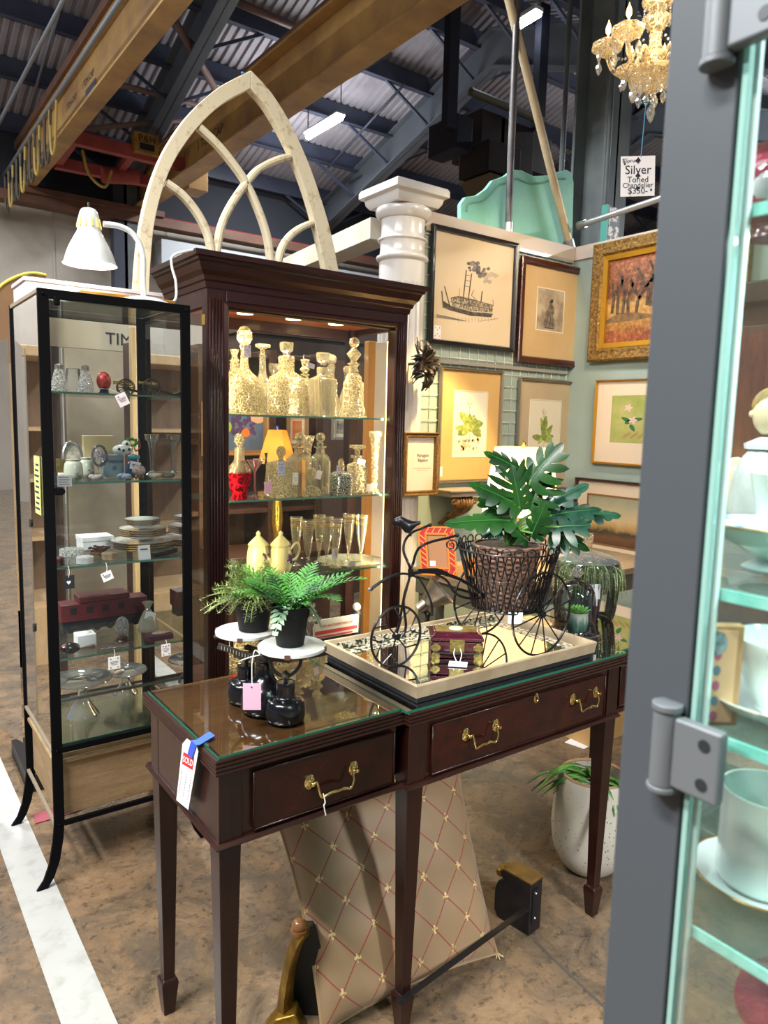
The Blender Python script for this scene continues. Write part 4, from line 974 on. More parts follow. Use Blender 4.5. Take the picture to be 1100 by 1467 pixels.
t = decanter('crystal_decanter', 'clear octagonal decanter with a ball stopper, right of the two on the middle shelf', mx(458, 2.74, 690), 2.74, z2, .26,
         [(.044, 0), (.047, .005), (.047, .14), (.035, .165), (.02, .175), (.018, .195), (.028, .2), (.028, .206)], None, ('ball', .021, .225), n=8, cutm=CW1, fl=False)
tag_part(t, (mx(461, 2.62, 690), 2.64, z2+.13), .03, .026, .036, 0, -.25, '#f2d9d4')
x, y = mx(447, 2.61, 705), 2.61
t = thing('crystal_napkin_holder', 'half moon cut crystal napkin holder at the front of the middle shelf', 'napkin holder', (x, y, z2))
MB().prism([(.042*cos(PI*k/20), .046*sin(PI*k/20)+.002) for k in range(21)], (x, y-.008, z2), (1, 0, 0), (0, 0, 1), (0, .016, 0)).build('body', CW2, t, bevel=.002)
x, y = mx(447, 2.66, 670), 2.66
t = thing('crystal_medallion', 'round cut crystal medallion bottle behind the half moon holder', 'bottle', (x, y, z2))
MB().cyl((x, y, z2+.09), (x, y+.012, z2+.09), .028, n=24).build('disc', CW2, t, bevel=.003); MB().cyl((x, y+.006, z2), (x, y+.006, z2+.064), .006, n=10).build('stem', CW1, t)
x, y = mx(488, 2.62, 700), 2.62
t = thing('glitter_flask', 'square flask covered in black and silver glitter with a clear stopper', 'flask', (x, y, z2))
MB().lathe([(.036, 0), (.039, .004), (.039, .085), (.034, .095), (.014, .105)], (x, y, z2), 36, sq=7).build('body', mat('glitter', '#181818', .25, c2='#e0dfc8', sc_=260, lo=.5, hi=.56, metal=.5, detail=2), t)
MB().lathe([(.014, .103), (.015, .12), (.022, .126), (.012, .13), (.014, .145), (.004, .158)], (x, y, z2), 20).build('stopper', CW1, t)
tag_part(t, (x-.03, y-.03, z2+.13), .01, .022, .03, 0, 0, '#ead9dc', marks=HEARTS)
t = decanter('crystal_decanter', 'ribbed crystal decanter with a wide flat disc stopper beside the glitter flask', mx(511, 2.72, 700), 2.72, z2, .2,
         [(.044, 0), (.047, .005), (.047, .12), (.043, .125), (.018, .135), (.017, .15), (.03, .155), (.03, .165)], None, ('disc', .037, .18), cutm=CW3, fl=False)
tag_part(t, (mx(519, 2.64, 700), 2.65, z2+.15), .004, .04, .024, 0, -.25, '#ece0e2', marks=SPADES)
tag_part(t, (mx(529, 2.6, 700), 2.595, z2+.045), .004, .036, .034, 0, 0, '#ecdcd2')
def vase(x, y, z, h, lb, w=.03):
    t = thing('crystal_vase', lb, 'vase', (x, y, z), 0, 'tall pressed glass vases')
    mb = MB(); n = 24; R = []
    for q, zz in ((.026, 0), (.024, .01), (.011, .02), (.013, .04), (.015, h*.7), (.02, h*.88), (w, h)):
        R.append([Vector((x+(q*(1+.12*(j % 2)))*cos(2*PI*j/n), y+(q*(1+.12*(j % 2)))*sin(2*PI*j/n), z+zz+(.008*(j % 4 < 2) if zz == h else 0))) for j in range(n)])
    mb.rings(R, True, True); mb.build('body', CW3, t); return t
vase(mx(536, 2.64, 700), 2.64, z2, .268, 'tall pressed glass vase with flared rim at the right end of the middle shelf')
vase(mx(443, 2.86, 700), 2.88, z2, .24, 'tall pressed glass vase with scalloped rim at the back of the middle shelf')
# shelf 3
z3 = MSZ[2]
CER = mat('grape_ceramic', '#d8cb8c', .3, c2='#a9a86c', sc_=14, lo=.5, hi=.68, coat=.4)
for px, y, lb in ((370, 2.70, 'yellow ceramic canister with a pointed lid and grape decoration'), (402, 2.66, 'yellow ceramic teapot with a grape cluster and curled handle')):
    x = mx(px, y, 780); t = thing('ceramic_canister' if px < 380 else 'ceramic_teapot', lb, 'canister' if px < 380 else 'teapot', (x, y, z3))
    lath('body', prof_spline([(.03, 0), (.045, .02), (.048, .06), (.042, .11), (.036, .12)], 3), x, y, z3, CER, t)
    lath('lid', prof_spline([(.042, .12), (.043, .125), (.03, .14), (.012, .158), (.008, .165), (.01, .172), (.001, .182)], 3), x, y, z3, CER, t, n=24)
    mb = MB(); rnd = random.Random(px)
    for k in range(12): mb.sphere((x+.018+rnd.uniform(-.016, .016), y-.042, z3+.07+rnd.uniform(-.022, .02)), .0065, 8, 6)
    mb.build('grapes', mat('grape', '#4c2f52', .3), t)
    if px > 380:
        MB().tube([(x+.045, y, z3+.10), (x+.075, y, z3+.125), (x+.09, y, z3+.10), (x+.075, y, z3+.06), (x+.045, y, z3+.05)], .005, 8, sub=5).build('handle', CER, t)
        MB().tube([(x-.04, y, z3+.05), (x-.065, y, z3+.08), (x-.075, y, z3+.12)], [.012, .008, .006], 10, sub=5).build('spout', CER, t)
x, y = mx(505, 2.70, 805), 2.72
t = thing('glass_platter', 'round clear glass platter carrying the champagne flutes', 'platter', (x, y, z3))
lath('plate', [(.001, .003), (.12, .004), (.15, .012), (.151, .014), (.12, .009), (.001, .008)], x, y, z3, pane('platter', '#f0f4ec', 1.4, haze=.16, hazec='#f4ecc8'), t, n=48, caps=False)
FL = pane('flute_glass', '#faf8ee', 2.6, haze=.12, hazec='#fff4d0')
fl0 = None
for i, (px, y, lb) in enumerate(((424, 2.78, 'gold banded champagne flute, first from the left in the curio cabinet'), (441, 2.68, 'gold banded champagne flute, second from the left in the curio cabinet'),
        (457, 2.80, 'gold banded champagne flute, third from the left in the curio cabinet'), (468, 2.68, 'gold banded champagne flute, fourth from the left in the curio cabinet'),
        (481, 2.62, 'gold banded champagne flute holding a small folded card'), (499, 2.72, 'gold banded champagne flute, second from the right in the curio cabinet'), (517, 2.66, 'gold banded champagne flute, rightmost in the curio cabinet'))):
    x = mx(px, y, 790)
    zz = z3+.010 if i in (3, 4, 5, 6) else z3+.001
    if fl0 is None:
        t = thing('champagne_flute', lb, 'glass', (x, y, zz), 0, 'gold banded champagne flutes')
        MB().lathe([(.026, 0), (.024, .002), (.005, .008), (.004, .02), (.008, .026), (.004, .032), (.006, .045), (.014, .085), (.022, .14), (.028, .215)], (x, y, zz), 28, caps=False).build('bowl', FL, t)
        mb = MB()
        for z_, r in ((.175, .0248), (.205, .0272)): mb.tube([(x+r*cos(a), y+r*sin(a), zz+z_) for a in [2*PI*k/28 for k in range(28)]], .0012, 5, closed=True)
        for k in range(14):
            a = 2*PI*k/14; mb.sphere((x+.0256*cos(a), y+.0256*sin(a), zz+.182), (.003, .003, .0018), 6, 4)
        mb.build('gold_band', mat('gold_line', '#b98a3a', .3, metal=.7), t); fl0 = t
    else: dup(fl0, (x, y, zz), i*.7, lb)
x = mx(479, 2.62, 790); o = MB().obox((x, 2.615, z3+.07), (.016, 0, 0), (0, .0005, 0), (0, 0, .022)).build('card', TAGP); setp(o, 'small white card standing inside a champagne flute', 'card')
x = mx(503, 2.60, 800); o = MB().obox((x, 2.592, z3+.022), (.018, 0, 0), (0, .0005, 0), (.003, 0, .012)).build('price_card', TAGP); setp(o, 'small white price card leaning on the flute platter edge', 'card')
# deck level
zD = .425
pz = PY(480, 912, 2.66)
t = thing('sign_card', 'grey and red shop sign card reading THE ANTIQUE PARLOR standing on the cabinet floor', 'sign', (pz.x, 2.66, zD))
a, b_ = PY(456, 903, 2.62), PY(505, 905, 2.70)
zt0, zt1 = PY(456, 920, 2.62).z, PY(456, 897, 2.62).z
MB().box((a.x, 2.66, zD), (a.x+.15, 2.70, zt0)).build('stand', BLK, t)
MB().box((a.x, 2.655, zt0), (b_.x, 2.665, zt0+.085)).build('card', mat('sign_grey', '#b9b9b6', .5), t, bevel=.001)
mb = MB(); mb.box((a.x+.006, 2.6535, zt0+.02), (b_.x-.006, 2.655, zt0+.036)); mb.box((a.x+.006, 2.6535, zt0+.005), (b_.x-.03, 2.655, zt0+.012)); mb.build('red_band', mat('sign_red', '#a3202a', .5), t)
text('lettering', 'THE ANTIQUE PARLOR', mat('sign_red', '#a3202a', .5), t, ((a.x+b_.x)/2, 2.6535, zt0+.055), (1, 0, 0), (0, 0, 1), .0165)
p = PY(510, 905, 2.72)
t = thing('black_finial_post', 'black turned post topped with a white ball on the cabinet floor', 'post', (p.x, 2.72, zD))
zt_ = PY(510, 868, 2.72).z
lath('shaft', [(.03, 0), (.03, zt_-zD-.15), (.022, zt_-zD-.14), (.022, zt_-zD-.04), (.027, zt_-zD-.035), (.02, zt_-zD-.02)], p.x, 2.72, zD, BLK, t)
MB().sphere((p.x, 2.72, zt_-.004), .019, 20, 14).build('ball', ENM, t)
p = PY(446, 880, 2.70)
t = thing('glass_compote', 'stacked clear glass compote on the cabinet floor behind the scale', 'compote', (p.x, 2.70, zD))
zz = PY(446, 865, 2.70).z-zD
lath('stem', prof_spline([(.06, 0), (.02, .02), (.012, zz*.4), (.03, zz*.6), (.05, zz*.75), (.014, zz*.8), (.01, zz*.9), (.02, zz)], 2), p.x, 2.70, zD, THIN, t, caps=False)
rnd = random.Random(12)
for k, px in enumerate((340, 352, 367, 395)):
    y = 2.72; x = mx(px, y, 870); h = .2+.05*(k % 2)
    decanter('pressed_bowl', ('tall', 'wide', 'footed', 'small')[k]+' pressed glass jar on the cabinet floor behind the black pots', x, y, zD, h, [(.04, 0), (.05, .01), (.05+.01*(k % 3), h*.6), (.03, h*.8), (.035, h)], None, None, cutm=CW2, group='pressed glass on the cabinet floor', cat='jar')

# ================================================================ POINTED ARCH WINDOW FRAME on top of the cabinet
ARW = mat('chipped_cream', '#d5c8a9', .7, c2='#a8906a', sc_=26, lo=.56, hi=.70, bmp=.3, detail=9)
ya = 2.74
af = thing('arched_window_frame', 'chipped cream gothic pointed arch window frame with curved tracery standing on the mahogany cabinet', 'window frame', (1.3, ya, 2.08))
def arc3(pxs): return [PY(x, y, ya) for x, y in pxs]
def band(outer, inner, y0, y1, k=6):
    A = spline(arc3(outer), k); B = spline(arc3(inner), k); m = min(len(A), len(B)); R = []
    for i in range(m):
        a, b = A[i], B[i]; R.append([Vector((a.x, y0, a.z)), Vector((b.x, y0, b.z)), Vector((b.x, y1, b.z)), Vector((a.x, y1, a.z))])
    return MB().rings(R, True, True, False)
LO = [(190, 432), (194, 372), (200, 322), (213, 268), (234, 216), (268, 166), (310, 128), (357, 103)]
LI = [(211, 432), (214, 372), (219, 322), (231, 272), (251, 226), (283, 182), (318, 150), (356, 129)]
RO = [(357, 103), (386, 135), (414, 180), (437, 230), (455, 280), (470, 330), (482, 388), (484, 400)]
RI = [(356, 129), (378, 155), (402, 196), (424, 245), (441, 295), (454, 345), (463, 388), (465, 398)]
band(LO, LI, ya-.018, ya+.022).build('left_rib', ARW, af, bevel=.003, ang=60)
band(RO, RI, ya-.018, ya+.022).build('right_rib', ARW, af, bevel=.003, ang=60)
ARD = mat('raw_wood_edge', '#8a7450', .8, c2='#cdbf9f', sc_=30, lo=.45, hi=.6)
def mull(P, w=.013, d=.016):
    A = spline(arc3(P), 6); R = []
    for i, p in enumerate(A):
        t_ = (A[min(i+1, len(A)-1)]-A[max(i-1, 0)]).normalized(); n_ = Vector((-t_.z, 0, t_.x))
        R.append([p+n_*w+Vector((0, -d*.6, 0)), p+n_*w*.35+Vector((0, -d, 0)), p-n_*w*.35+Vector((0, -d, 0)), p-n_*w+Vector((0, -d*.6, 0)), p-n_*w+Vector((0, d, 0)), p+n_*w+Vector((0, d, 0))])
    MB().rings(R, True, True, False).build('tracery', ARW, af, ang=30)
mull([(285, 182), (312, 208), (335, 236), (353, 263), (370, 300), (383, 340), (388, 376)])
mull([(238, 262), (262, 280), (283, 306), (297, 334), (303, 360)])
mull([(416, 224), (392, 231), (370, 243), (353, 262), (331, 294), (317, 325), (310, 362)])
mull([(452, 317), (430, 327), (414, 340), (403, 358), (398, 380)])
MB().sphere(PY(348, 105, ya-.01), (.009, .006, .005), 8, 6).build('blue_tape', mat('tape_blue', '#3f78d0', .6), af)
# ================================================================ SIDEBOARD TABLE
TX0, TX1, TS0, TS1 = .53, 2.31, .994, 1.826
TY0, TYM, TY1, TZ = 1.256, 1.236, 1.70, .836
MT = wood('table_side', '#351a12', '#1d0c08', .3, 2.5, (1, 12, 14), .25, .02, .35)
MTV = wood('table_leg', '#2e120d', '#170806', .32, 3, (14, 14, 1), .25, .02, .35)
MTT = wood('table_top', '#9a6434', '#643c1c', .4, 2.0, (1, 9, 9), .2, .01)
FLM = wood('flame_drawer', '#3a120b', '#100404', .25, 3.2, (2.6, 9, 4), .2, .0, .35)
tb = thing('sideboard_table', 'dark mahogany breakfront sideboard table with glass top, brass handles and tapered legs', 'table', (TX0, TY0, 0))
IN = .012
front = [(TX0, TY1), (TX0, TY0), (TS0, TY0), (TS0, TYM), (TS1, TYM), (TS1, TY0), (TX1, TY0), (TX1, TY1)]
def plan(ins): # inset outline
    return [(TX0+ins, TY1), (TX0+ins, TY0+ins), (TS0+ins, TY0+ins), (TS0+ins, TYM+ins), (TS1-ins, TYM+ins), (TS1-ins, TY0+ins), (TX1-ins, TY0+ins), (TX1-ins, TY1)]
MB().prism(plan(.014), (0, 0, TZ-.008), (1, 0, 0), (0, 1, 0), (0, 0, .008)).build('top_surface', MTT, tb)
MB().prism(plan(.02), (0, 0, TZ-.033), (1, 0, 0), (0, 1, 0), (0, 0, .025)).build('top_core', MT, tb)
def reed(k0, n, r):
    P = []
    for i in range(n):
        for q in range(7):
            a = -PI/2+PI*q/6; P.append((k0+r*cos(a)-.004*0, i*2*r+r+r*sin(a)))
    return P
path = [Vector((x, y, TZ-.034)) for x, y in plan(.008)]
mb = MB(); mb.sweep(path, [(-.02, 0)]+[(a-.012+.002*0, b) for a, b in reed(.006, 4, .0043)]+[(-.02, .034)]); mb.build('reeded_edge', MT, tb, ang=50)
# glass sheet in three plates
GT = pane('table_glass', '#eef6f0', 3.4, haze=.0)
GE = mat('table_glass_edge', '#15604a', .12, spec=.8, em='#128a66', ems=0)
for a, b, y in ((TX0+.018, TS0+.001, TY0+.016), (TS0+.003, TS1-.003, TYM+.014), (TS1-.001, TX1-.018, TY0+.016)):
    o = MB().add([(a, y, TZ+.006), (b, y, TZ+.006), (b, TY1-.01, TZ+.006), (a, TY1-.01, TZ+.006)], [(0, 1, 2, 3)]).build('glass_top', GT, tb)
    MB().box((a, y-.0015, TZ), (b, y, TZ+.006)).build('glass_edge', GE, o); MB().box((a, y, TZ), (a+.0015, TY1-.01, TZ+.006)).build('glass_edge', GE, o)
# apron
def panel(lo, hi, nm, m, bev=.001): return MB().box(lo, hi).build(nm, m, tb, bevel=bev)
ZA = .652
panel((TX0+.022, TY0+.06, ZA), (TX0+.034, TY1-.05, TZ-.034), 'side_apron', MT)
panel((TX1-.034, TY0+.06, ZA), (TX1-.022, TY1-.05, TZ-.034), 'side_apron', MT)
panel((TX0+.03, TY1-.03, ZA), (TX1-.03, TY1-.018, TZ-.034), 'back_apron', MT)
panel((TX0+.07, TY0+.026, ZA), (TS0, TY0+.04, TZ-.034), 'front_apron', MT)
panel((TS0+.04, TYM+.026, ZA), (TS1-.04, TYM+.04, TZ-.034), 'front_apron', MT)
panel((TS1, TY0+.026, ZA), (TX1-.07, TY0+.04, TZ-.034), 'front_apron', MT)
panel((TX0+.05, TY0+.05, .66), (TX1-.05, TY1-.04, .67), 'dust_board', MT)
mb = MB(); mb.sweep([Vector((x, y, 0)) for x, y in plan(.018)], [(-.01, ZA-.008), (.004, ZA-.008), (.007, ZA-.004), (.004, ZA), (.001, ZA+.003), (-.01, ZA+.003)]); mb.build('apron_bead', MT, tb)
def leg(x, y, w=.05):
    h = w/2; m = MB()
    m.box((x-h, y-h, ZA-.004), (x+h, y+h, TZ-.034))
    o = MB(); R = []
    for z, q in ((ZA-.006, h-.001), (.10, h*.56), (.095, h*.56)): R.append([Vector((x+sx*q, y+sy*q, z)) for sx, sy in ((-1, -1), (1, -1), (1, 1), (-1, 1))])
    o.rings(R[::-1], smooth=False); m.add(o.v, o.f)
    o = MB(); R = []
    for z, q in ((0, h*.55), (.075, h*.82), (.085, h*.86), (.092, h*.80), (.098, h*.58)): R.append([Vector((x+sx*q, y+sy*q, z)) for sx, sy in ((-1, -1), (1, -1), (1, 1), (-1, 1))])
    o.rings(R, smooth=False); m.add(o.v, o.f)
    return m.build('leg', MTV, tb, bevel=.0015)
lx0, lx1 = TX0+.046, TX1-.046
for x, y in ((lx0, TY0+.046), (lx1, TY0+.046), (lx0, TY1-.043), (lx1, TY1-.043), (TS0+.044, TYM+.046), (TS1-.044, TYM+.046)): leg(x, y)
# drawers
BR = mat('brass_bright', '#e2cc88', .16, metal=1, c2='#c9ac68', sc_=30)
def handle(par, cx, y, cz, w):
    for s in (-1, 1):
        x = cx+s*w/2
        o = MB(); o.lathe([(.012, 0), (.0125, .0015), (.010, .003), (.0085, .0025), (.006, .004), (.003, .005), (.003, .012)], (0, 0, 0), 24, axis=(0, 0, 1))
        o.v = [Vector((x+p.x, y-p.z, cz+p.y*1.35)) for p in o.v]
        o.build('rosette', BR, par); MB().sphere((x, y-.015, cz), .0055, 14, 10).build('post_knob', BR, par)
    pts = []
    h = w/2
    for s, seq in ((-1, [(1.0, 0), (.86, .004), (.80, -.004), (.78, -.016), (.66, -.032), (.45, -.030), (.22, -.027)]),):
        L = [(cx-h*a, y-.017-.004*(i > 2), cz+b) for i, (a, b) in enumerate(seq)]
    Rr = [(2*cx-p[0], p[1], p[2]) for p in reversed(L)]
    P = L+[(cx, y-.022, cz-.027)]+Rr
    n = len(P); rs = [.0028+.0018*max(0, 1-abs(i-(n-1)/2)/3.2) for i in range(n)]
    Q = spline(P, 5); rr = []
    for i in range(len(Q)):
        f = i/5; a = int(min(f, n-1)); b = min(a+1, n-1); rr.append(rs[a]*(1-(f-a))+rs[b]*(f-a))
    MB().tube(Q, rr, 10).build('bail', BR, par)
d1 = MB().box((TX0+.095, TY0+.018, ZA+.012), (TS0-.012, TY0+.04, TZ-.048)).build('drawer', FLM, tb, bevel=.001)
d2 = MB().box((TS0+.088, TYM+.018, ZA+.012), (TS1-.088, TYM+.04, TZ-.048)).build('drawer', FLM, tb, bevel=.001)
d3 = MB().box((TS1+.012, TY0+.018, ZA+.012), (TX1-.095, TY0+.04, TZ-.048)).build('drawer', FLM, tb, bevel=.001)
def bead(par, x0, x1, y):
    r = .0018; z0, z1_ = ZA+.012, TZ-.048
    m = MB()
    for a, b in (((x0, y, z0), (x1, y, z0)), ((x0, y, z1_), (x1, y, z1_)), ((x0, y, z0), (x0, y, z1_)), ((x1, y, z0), (x1, y, z1_))): m.cyl(a, b, r, n=6)
    m.build('cock_bead', MT, par)
bead(d1, TX0+.095, TS0-.012, TY0+.017); bead(d2, TS0+.088, TS1-.088, TYM+.017); bead(d3, TS1+.012, TX1-.095, TY0+.017)
yh = TY0+.018
a, b_ = PY(443, 1122, yh), PY(506, 1098, yh); handle(d1, (a.x+b_.x)/2, yh, (a.z+b_.z)/2, b_.x-a.x)
hw = b_.x-a.x; lh = (a, b_)
yh = TYM+.018
a, b_ = PY(667, 1053, yh), PY(710, 1038, yh); handle(d2, (a.x+b_.x)/2, yh, (a.z+b_.z)/2, b_.x-a.x)
a, b_ = PY(820, 1003, yh), PY(853, 990, yh); handle(d2, (a.x+b_.x)/2, yh, (a.z+b_.z)/2, b_.x-a.x)
p = PY(768, 1000, yh); o = MB(); o.lathe([(.010, 0), (.0105, .0015), (.007, .003), (.006, .002)], (0, 0, 0), 24); o.v = [Vector((p.x+q.x, yh-q.z, p.z+q.y*1.3)) for q in o.v]; o.build('escutcheon', BR, d2)
MB().box((p.x-.0012, yh-.0035, p.z-.004), (p.x+.0012, yh-.002, p.z+.003)).build('keyhole', BLK, d2)
# string loop on the left handle
s0 = PY(463, 1137, yh-.02)
MB().tube([s0, s0+Vector((.004, -.002, -.02)), s0+Vector((.001, -.002, -.026)), s0+Vector((.006, -.002, -.05))], .0013, 6, sub=4).build('string', mat('string_white', '#efece6', .8), d1)
# SOLD tag taped over the edge
tx = TX0+.004
P_ = lambda px, py, off=0: PX(px, py, tx-off)
st = thing('sold_tag', 'long white SOLD tag hung on the table corner with blue tape', 'tag', (tx, P_(265, 1060).y, TZ-.03))
q = [P_(268, 1058), P_(282, 1069), P_(284, 1078), P_(270, 1160), P_(253, 1146), P_(262, 1065)]
MB().prism([(p.y, p.z) for p in q], (tx, 0, 0), (0, 1, 0), (0, 0, 1), (-.0008, 0, 0)).build('paper', mat('paper_white', '#efefec', .7), st)
q = [P_(263.5, 1077), P_(279, 1085), P_(276.5, 1103), P_(261.5, 1094)]
RDP = mat('sold_red', '#c8232b', .6)
MB().prism([(p.y, p.z) for p in q], (tx-.001, 0, 0), (0, 1, 0), (0, 0, 1), (-.0004, 0, 0)).build('red_block', RDP, st)
c0 = P_(270, 1090.5); du = (P_(279, 1085)-P_(263.5, 1077)); dv = (P_(263.5, 1077)-P_(261.5, 1094))
text('lettering', 'SOLD', mat('paper_white', '#efefec', .7), st, (tx-.0016, c0.y, c0.z), (0, du.y, du.z), (0, dv.y, dv.z), .022, xs=du.length*.92/(2.55*.022))
mb = MB()
for k in range(3):
    for i in range(9):
        f = .06+i*.088; a = P_(262+7.5*k-1.0*k, 1100+5*k+0); b2 = P_(255.5+6.2*k, 1143+5*k); p = a.lerp(b2, f); p2 = a.lerp(b2, f+.06)
        mb.prism([(p.y+.0012, p.z), (p.y-.0012-.001*(i % 2), p.z), (p2.y-.0012, p2.z), (p2.y+.0012, p2.z)], (tx-.001, 0, 0), (0, 1, 0), (0, 0, 1), (-.0003, 0, 0))
mb.build('handwriting', mat('ink_grey', '#7a6f80', .7), st)
zt_ = TZ+.0075
A = [PZ(281, 1060, zt_), PZ(286, 1067, zt_), PZ(308, 1054, zt_), PZ(300, 1048, zt_)]
TPB = mat('tape_blue2', '#2f55cf', .55)
e1, e2 = Vector((tx-.003, A[0].y+.004, zt_)), Vector((tx-.003, A[1].y+.002, zt_))
f1, f2 = P_(268.5, 1080, .003), P_(275, 1087, .003); f1.x = f2.x = tx-.003
mb = MB(); mb.add([A[3], A[2], A[1], A[0], e1, e2, f1, f2], [(0, 1, 2, 3), (3, 2, 5, 4), (4, 5, 7, 6)]); mb.build('blue_tape', TPB, st, solid=.0006)

# ================================================================ COUNTER SCALE
ZT = TZ+.0065
CI = mat('cast_iron_black', '#06070b', .22, coat=.5, spec=.4, c2='#0c0d13', sc_=8)
IR = mat('old_iron', '#4c463e', .5, metal=.6, c2='#35302a', sc_=20)
ca, cb = Vector((.745, 1.362, ZT)), Vector((.722, 1.512, ZT)); cm = (ca+cb)/2+Vector((-.002, 0, 0))
sl = thing('counter_scale', 'antique black cast iron counter scale with two round marble plates', 'scale', cm)
def bell(c, s=1): return prof_spline([(.036*s, 0), (.043*s, .004), (.044*s, .032), (.038*s, .046), (.023*s, .052), (.0205*s, .060), (.0205*s, .084), (.016, .085)], 3)
for i, c in enumerate((ca, cb)):
    MB().lathe(bell(c), c, 32).build('bell', CI, sl)
    zp = 1.006
    MB().cyl(c+Vector((0, 0, .08)), c+Vector((0, 0, .105)), .004, n=10).build('spindle', IR, sl)
    MB().lathe([(.001, .096), (.012, .098), (.010, .103), (.005, .108), (.001, .112)], c, 20).build('washer', IR, sl)
    pc = Vector((.757, 1.358, 0)) if i == 0 else Vector((.722, 1.516, 0))
    r_ = .0745 if i == 0 else .070
    yk = MB()
    for s in (-1, 1):
        yk.tube([c+Vector((0, 0, .098)), c+Vector((s*.016, -s*.006, .104)), c+Vector((s*.03, -s*.01, .122)), c+Vector((s*.032, -s*.011, .145)), Vector((pc.x+s*.03, pc.y-s*.01, zp-.008))], .0042, 8, sub=4)
    yk.bar((pc.x-.07, pc.y+.02, zp-.007), (pc.x+.06, pc.y-.025, zp-.007), .016, .004); yk.build('yoke', IR, sl)
    MB().lathe([(r_-.003, zp-.004), (r_, zp-.002), (r_, zp+.004), (r_-.003, zp+.006)], (pc.x, pc.y, 0), 64).build('marble_plate', mat('marble', '#dfe4df', .15, c2='#c4cac9', sc_=7, coat=.5, lo=.5, hi=.75, detail=8), sl)
    for a in (-2.2, -.75, .9, 2.4): MB().obox((pc.x+r_*cos(a), pc.y+r_*sin(a), zp), (cos(a)*.002, sin(a)*.002, 0), (-sin(a)*.006, cos(a)*.006, 0), (0, 0, .005)).build('clip', mat('rust', '#5a3a30', .6), sl)
mb = MB(); mb.lathe(prof_spline([(.042, 0), (.052, .004), (.053, .035), (.046, .056), (.028, .074), (.0195, .09), (.019, .110), (.025, .118), (.025, .122)], 3), cm, 36); mb.build('centre_column', CI, sl)
R = []
dd = (cb-ca).normalized(); nn = Vector((-dd.y, dd.x, 0))
for f in [k/10 for k in range(11)]:
    c = ca.lerp(cb, f); w = .022+.01*abs(f-.5)*2; h = .03+.004*abs(f-.5)
    R.append([c+nn*w*a+Vector((0, 0, z)) for a, z in ((-1, 0), (1, 0), (1, h*.7), (.6, h), (-.6, h), (-1, h*.7))])
MB().rings(R).build('base_casting', CI, sl, ang=50)
bm0, bm1 = PD(312, 925, ca), PD(372, 946, ca)
MB().bar(bm0, bm1, .006, .014).build('weigh_beam', IR, sl, bevel=.001)
mb = MB()
for k in range(12): p = bm0.lerp(bm1, .1+.07*k); mb.obox(p-f0*.004, r0*.0008, (0, 0, .004), f0*.0008)
mb.build('beam_marks', mat('mark', '#8a8478', .5), sl)
MB().bar(cm+Vector((-.05, .05, .125)), cm+Vector((.04, -.05, .125)), .02, .012).build('cross_lever', IR, sl, bevel=.002)
MB().bar(ca+Vector((-.01, .03, .135)), cb+Vector((-.01, -.02, .135)), .014, .01).build('main_lever', IR, sl, bevel=.002)
# pink tag
tp = PD(376, 939, ca)-f0*.05
w0, w1, h0, h1 = PD(348, 979, tp), PD(374, 979, tp), PD(360, 979, tp), PD(360, 1017, tp)
cc = (w0+w1)/2; cc.z = (h0.z+h1.z)/2
MB().tube([PD(345, 946, tp), PD(360, 941, tp), PD(372, 938, tp), PD(365, 932, tp), PD(361, 950, tp), PD(361, 982, tp)], .0011, 6, sub=5).build('string', mat('string_white', '#efece6', .8), sl)
uu = (w1-w0).normalized(); 
MB().obox(cc, uu*((w1-w0).length/2), Vector((0, 0, 1))*((h0-h1).length/2), uu.cross(Vector((0, 0, 1)))*.0006).build('price_tag', mat('tag_pink', '#d9a9c0', .7), sl, bevel=.0004)
hp = PD(360.5, 984, tp)-f0*.001; MB().sphere(hp, (.0016, .0016, .0016), 8, 6).build('tag_hole', BLK, sl)

# ================================================================ POTTED PLANTS on the scale
POT = mat('black_plastic', '#08090b', .55, spec=.3, c2='#0c0d10', sc_=30)
SOIL = mat('soil', '#2a2119', .95, c2='#4b3b2a', sc_=120, bmp=.6)
def nursery_pot(t, x, y, z, r0_, r1_, h, ribs=True):
    P = [(.001, 0), (r0_, 0), (r1_*.93, h*.72), (r1_*.985, h*.73), (r1_*.99, h*.8), (r1_*1.0, h), (r1_*.95, h), (r1_*.90, h*.8), (.001, h*.79)]
    MB().lathe(P, (x, y, z), 44).build('pot', POT, t)
    MB().lathe([(.001, h*.86), (r1_*.93, h*.85)], (x, y, z), 30, caps=False).build('soil', SOIL, t)
def leafcol(name, a, b, sc_=20, rough=.4): return mat(name, a, rough, c2=b, sc_=sc_, lo=.4, hi=.62, spec=.4)
FERN = leafcol('fern_green', '#3f8526', '#164a18', 22, .5)
def frond(mb, o, d, L, droop, n=11, w=.24, lw=.0045, rise=.9):
    """a curved midrib with narrow leaflets down both sides"""
    d = Vector(d).normalized(); P = []
    for i in range(n+1):
        s = i/n; P.append(Vector(o)+d*(L*rise*s)+Vector((0, 0, L*(rise*s*.95-droop*s*s))))
    mb.tube(P, .0011, 5)
    side = d.cross(Vector((0, 0, 1))).normalized()
    for i in range(2, n+1):
        s = i/n; p = P[i]; t_ = (P[i]-P[i-1]).normalized(); ll = L*w*sin(PI*min(1, s*.82+.12))**.7
        for sg in (-1, 1):
            dr = (side*sg*.8+t_*.75+Vector((0, 0, .12))).normalized(); q = dr.cross(t_.cross(dr)).normalized()
            nv = t_.cross(dr).normalized(); wv = nv.cross(dr).normalized()*lw
            a, b, c = p, p+dr*ll*.5, p+dr*ll-nv*0+Vector((0, 0, -ll*.12))
            mb.add([a-wv*.3, a+wv*.3, b+wv, c, b-wv, b+nv*.0006], [(0, 1, 2, 5), (2, 3, 5), (3, 4, 5), (4, 0, 5)], False)
x, y, z = .754, 1.360, 1.013
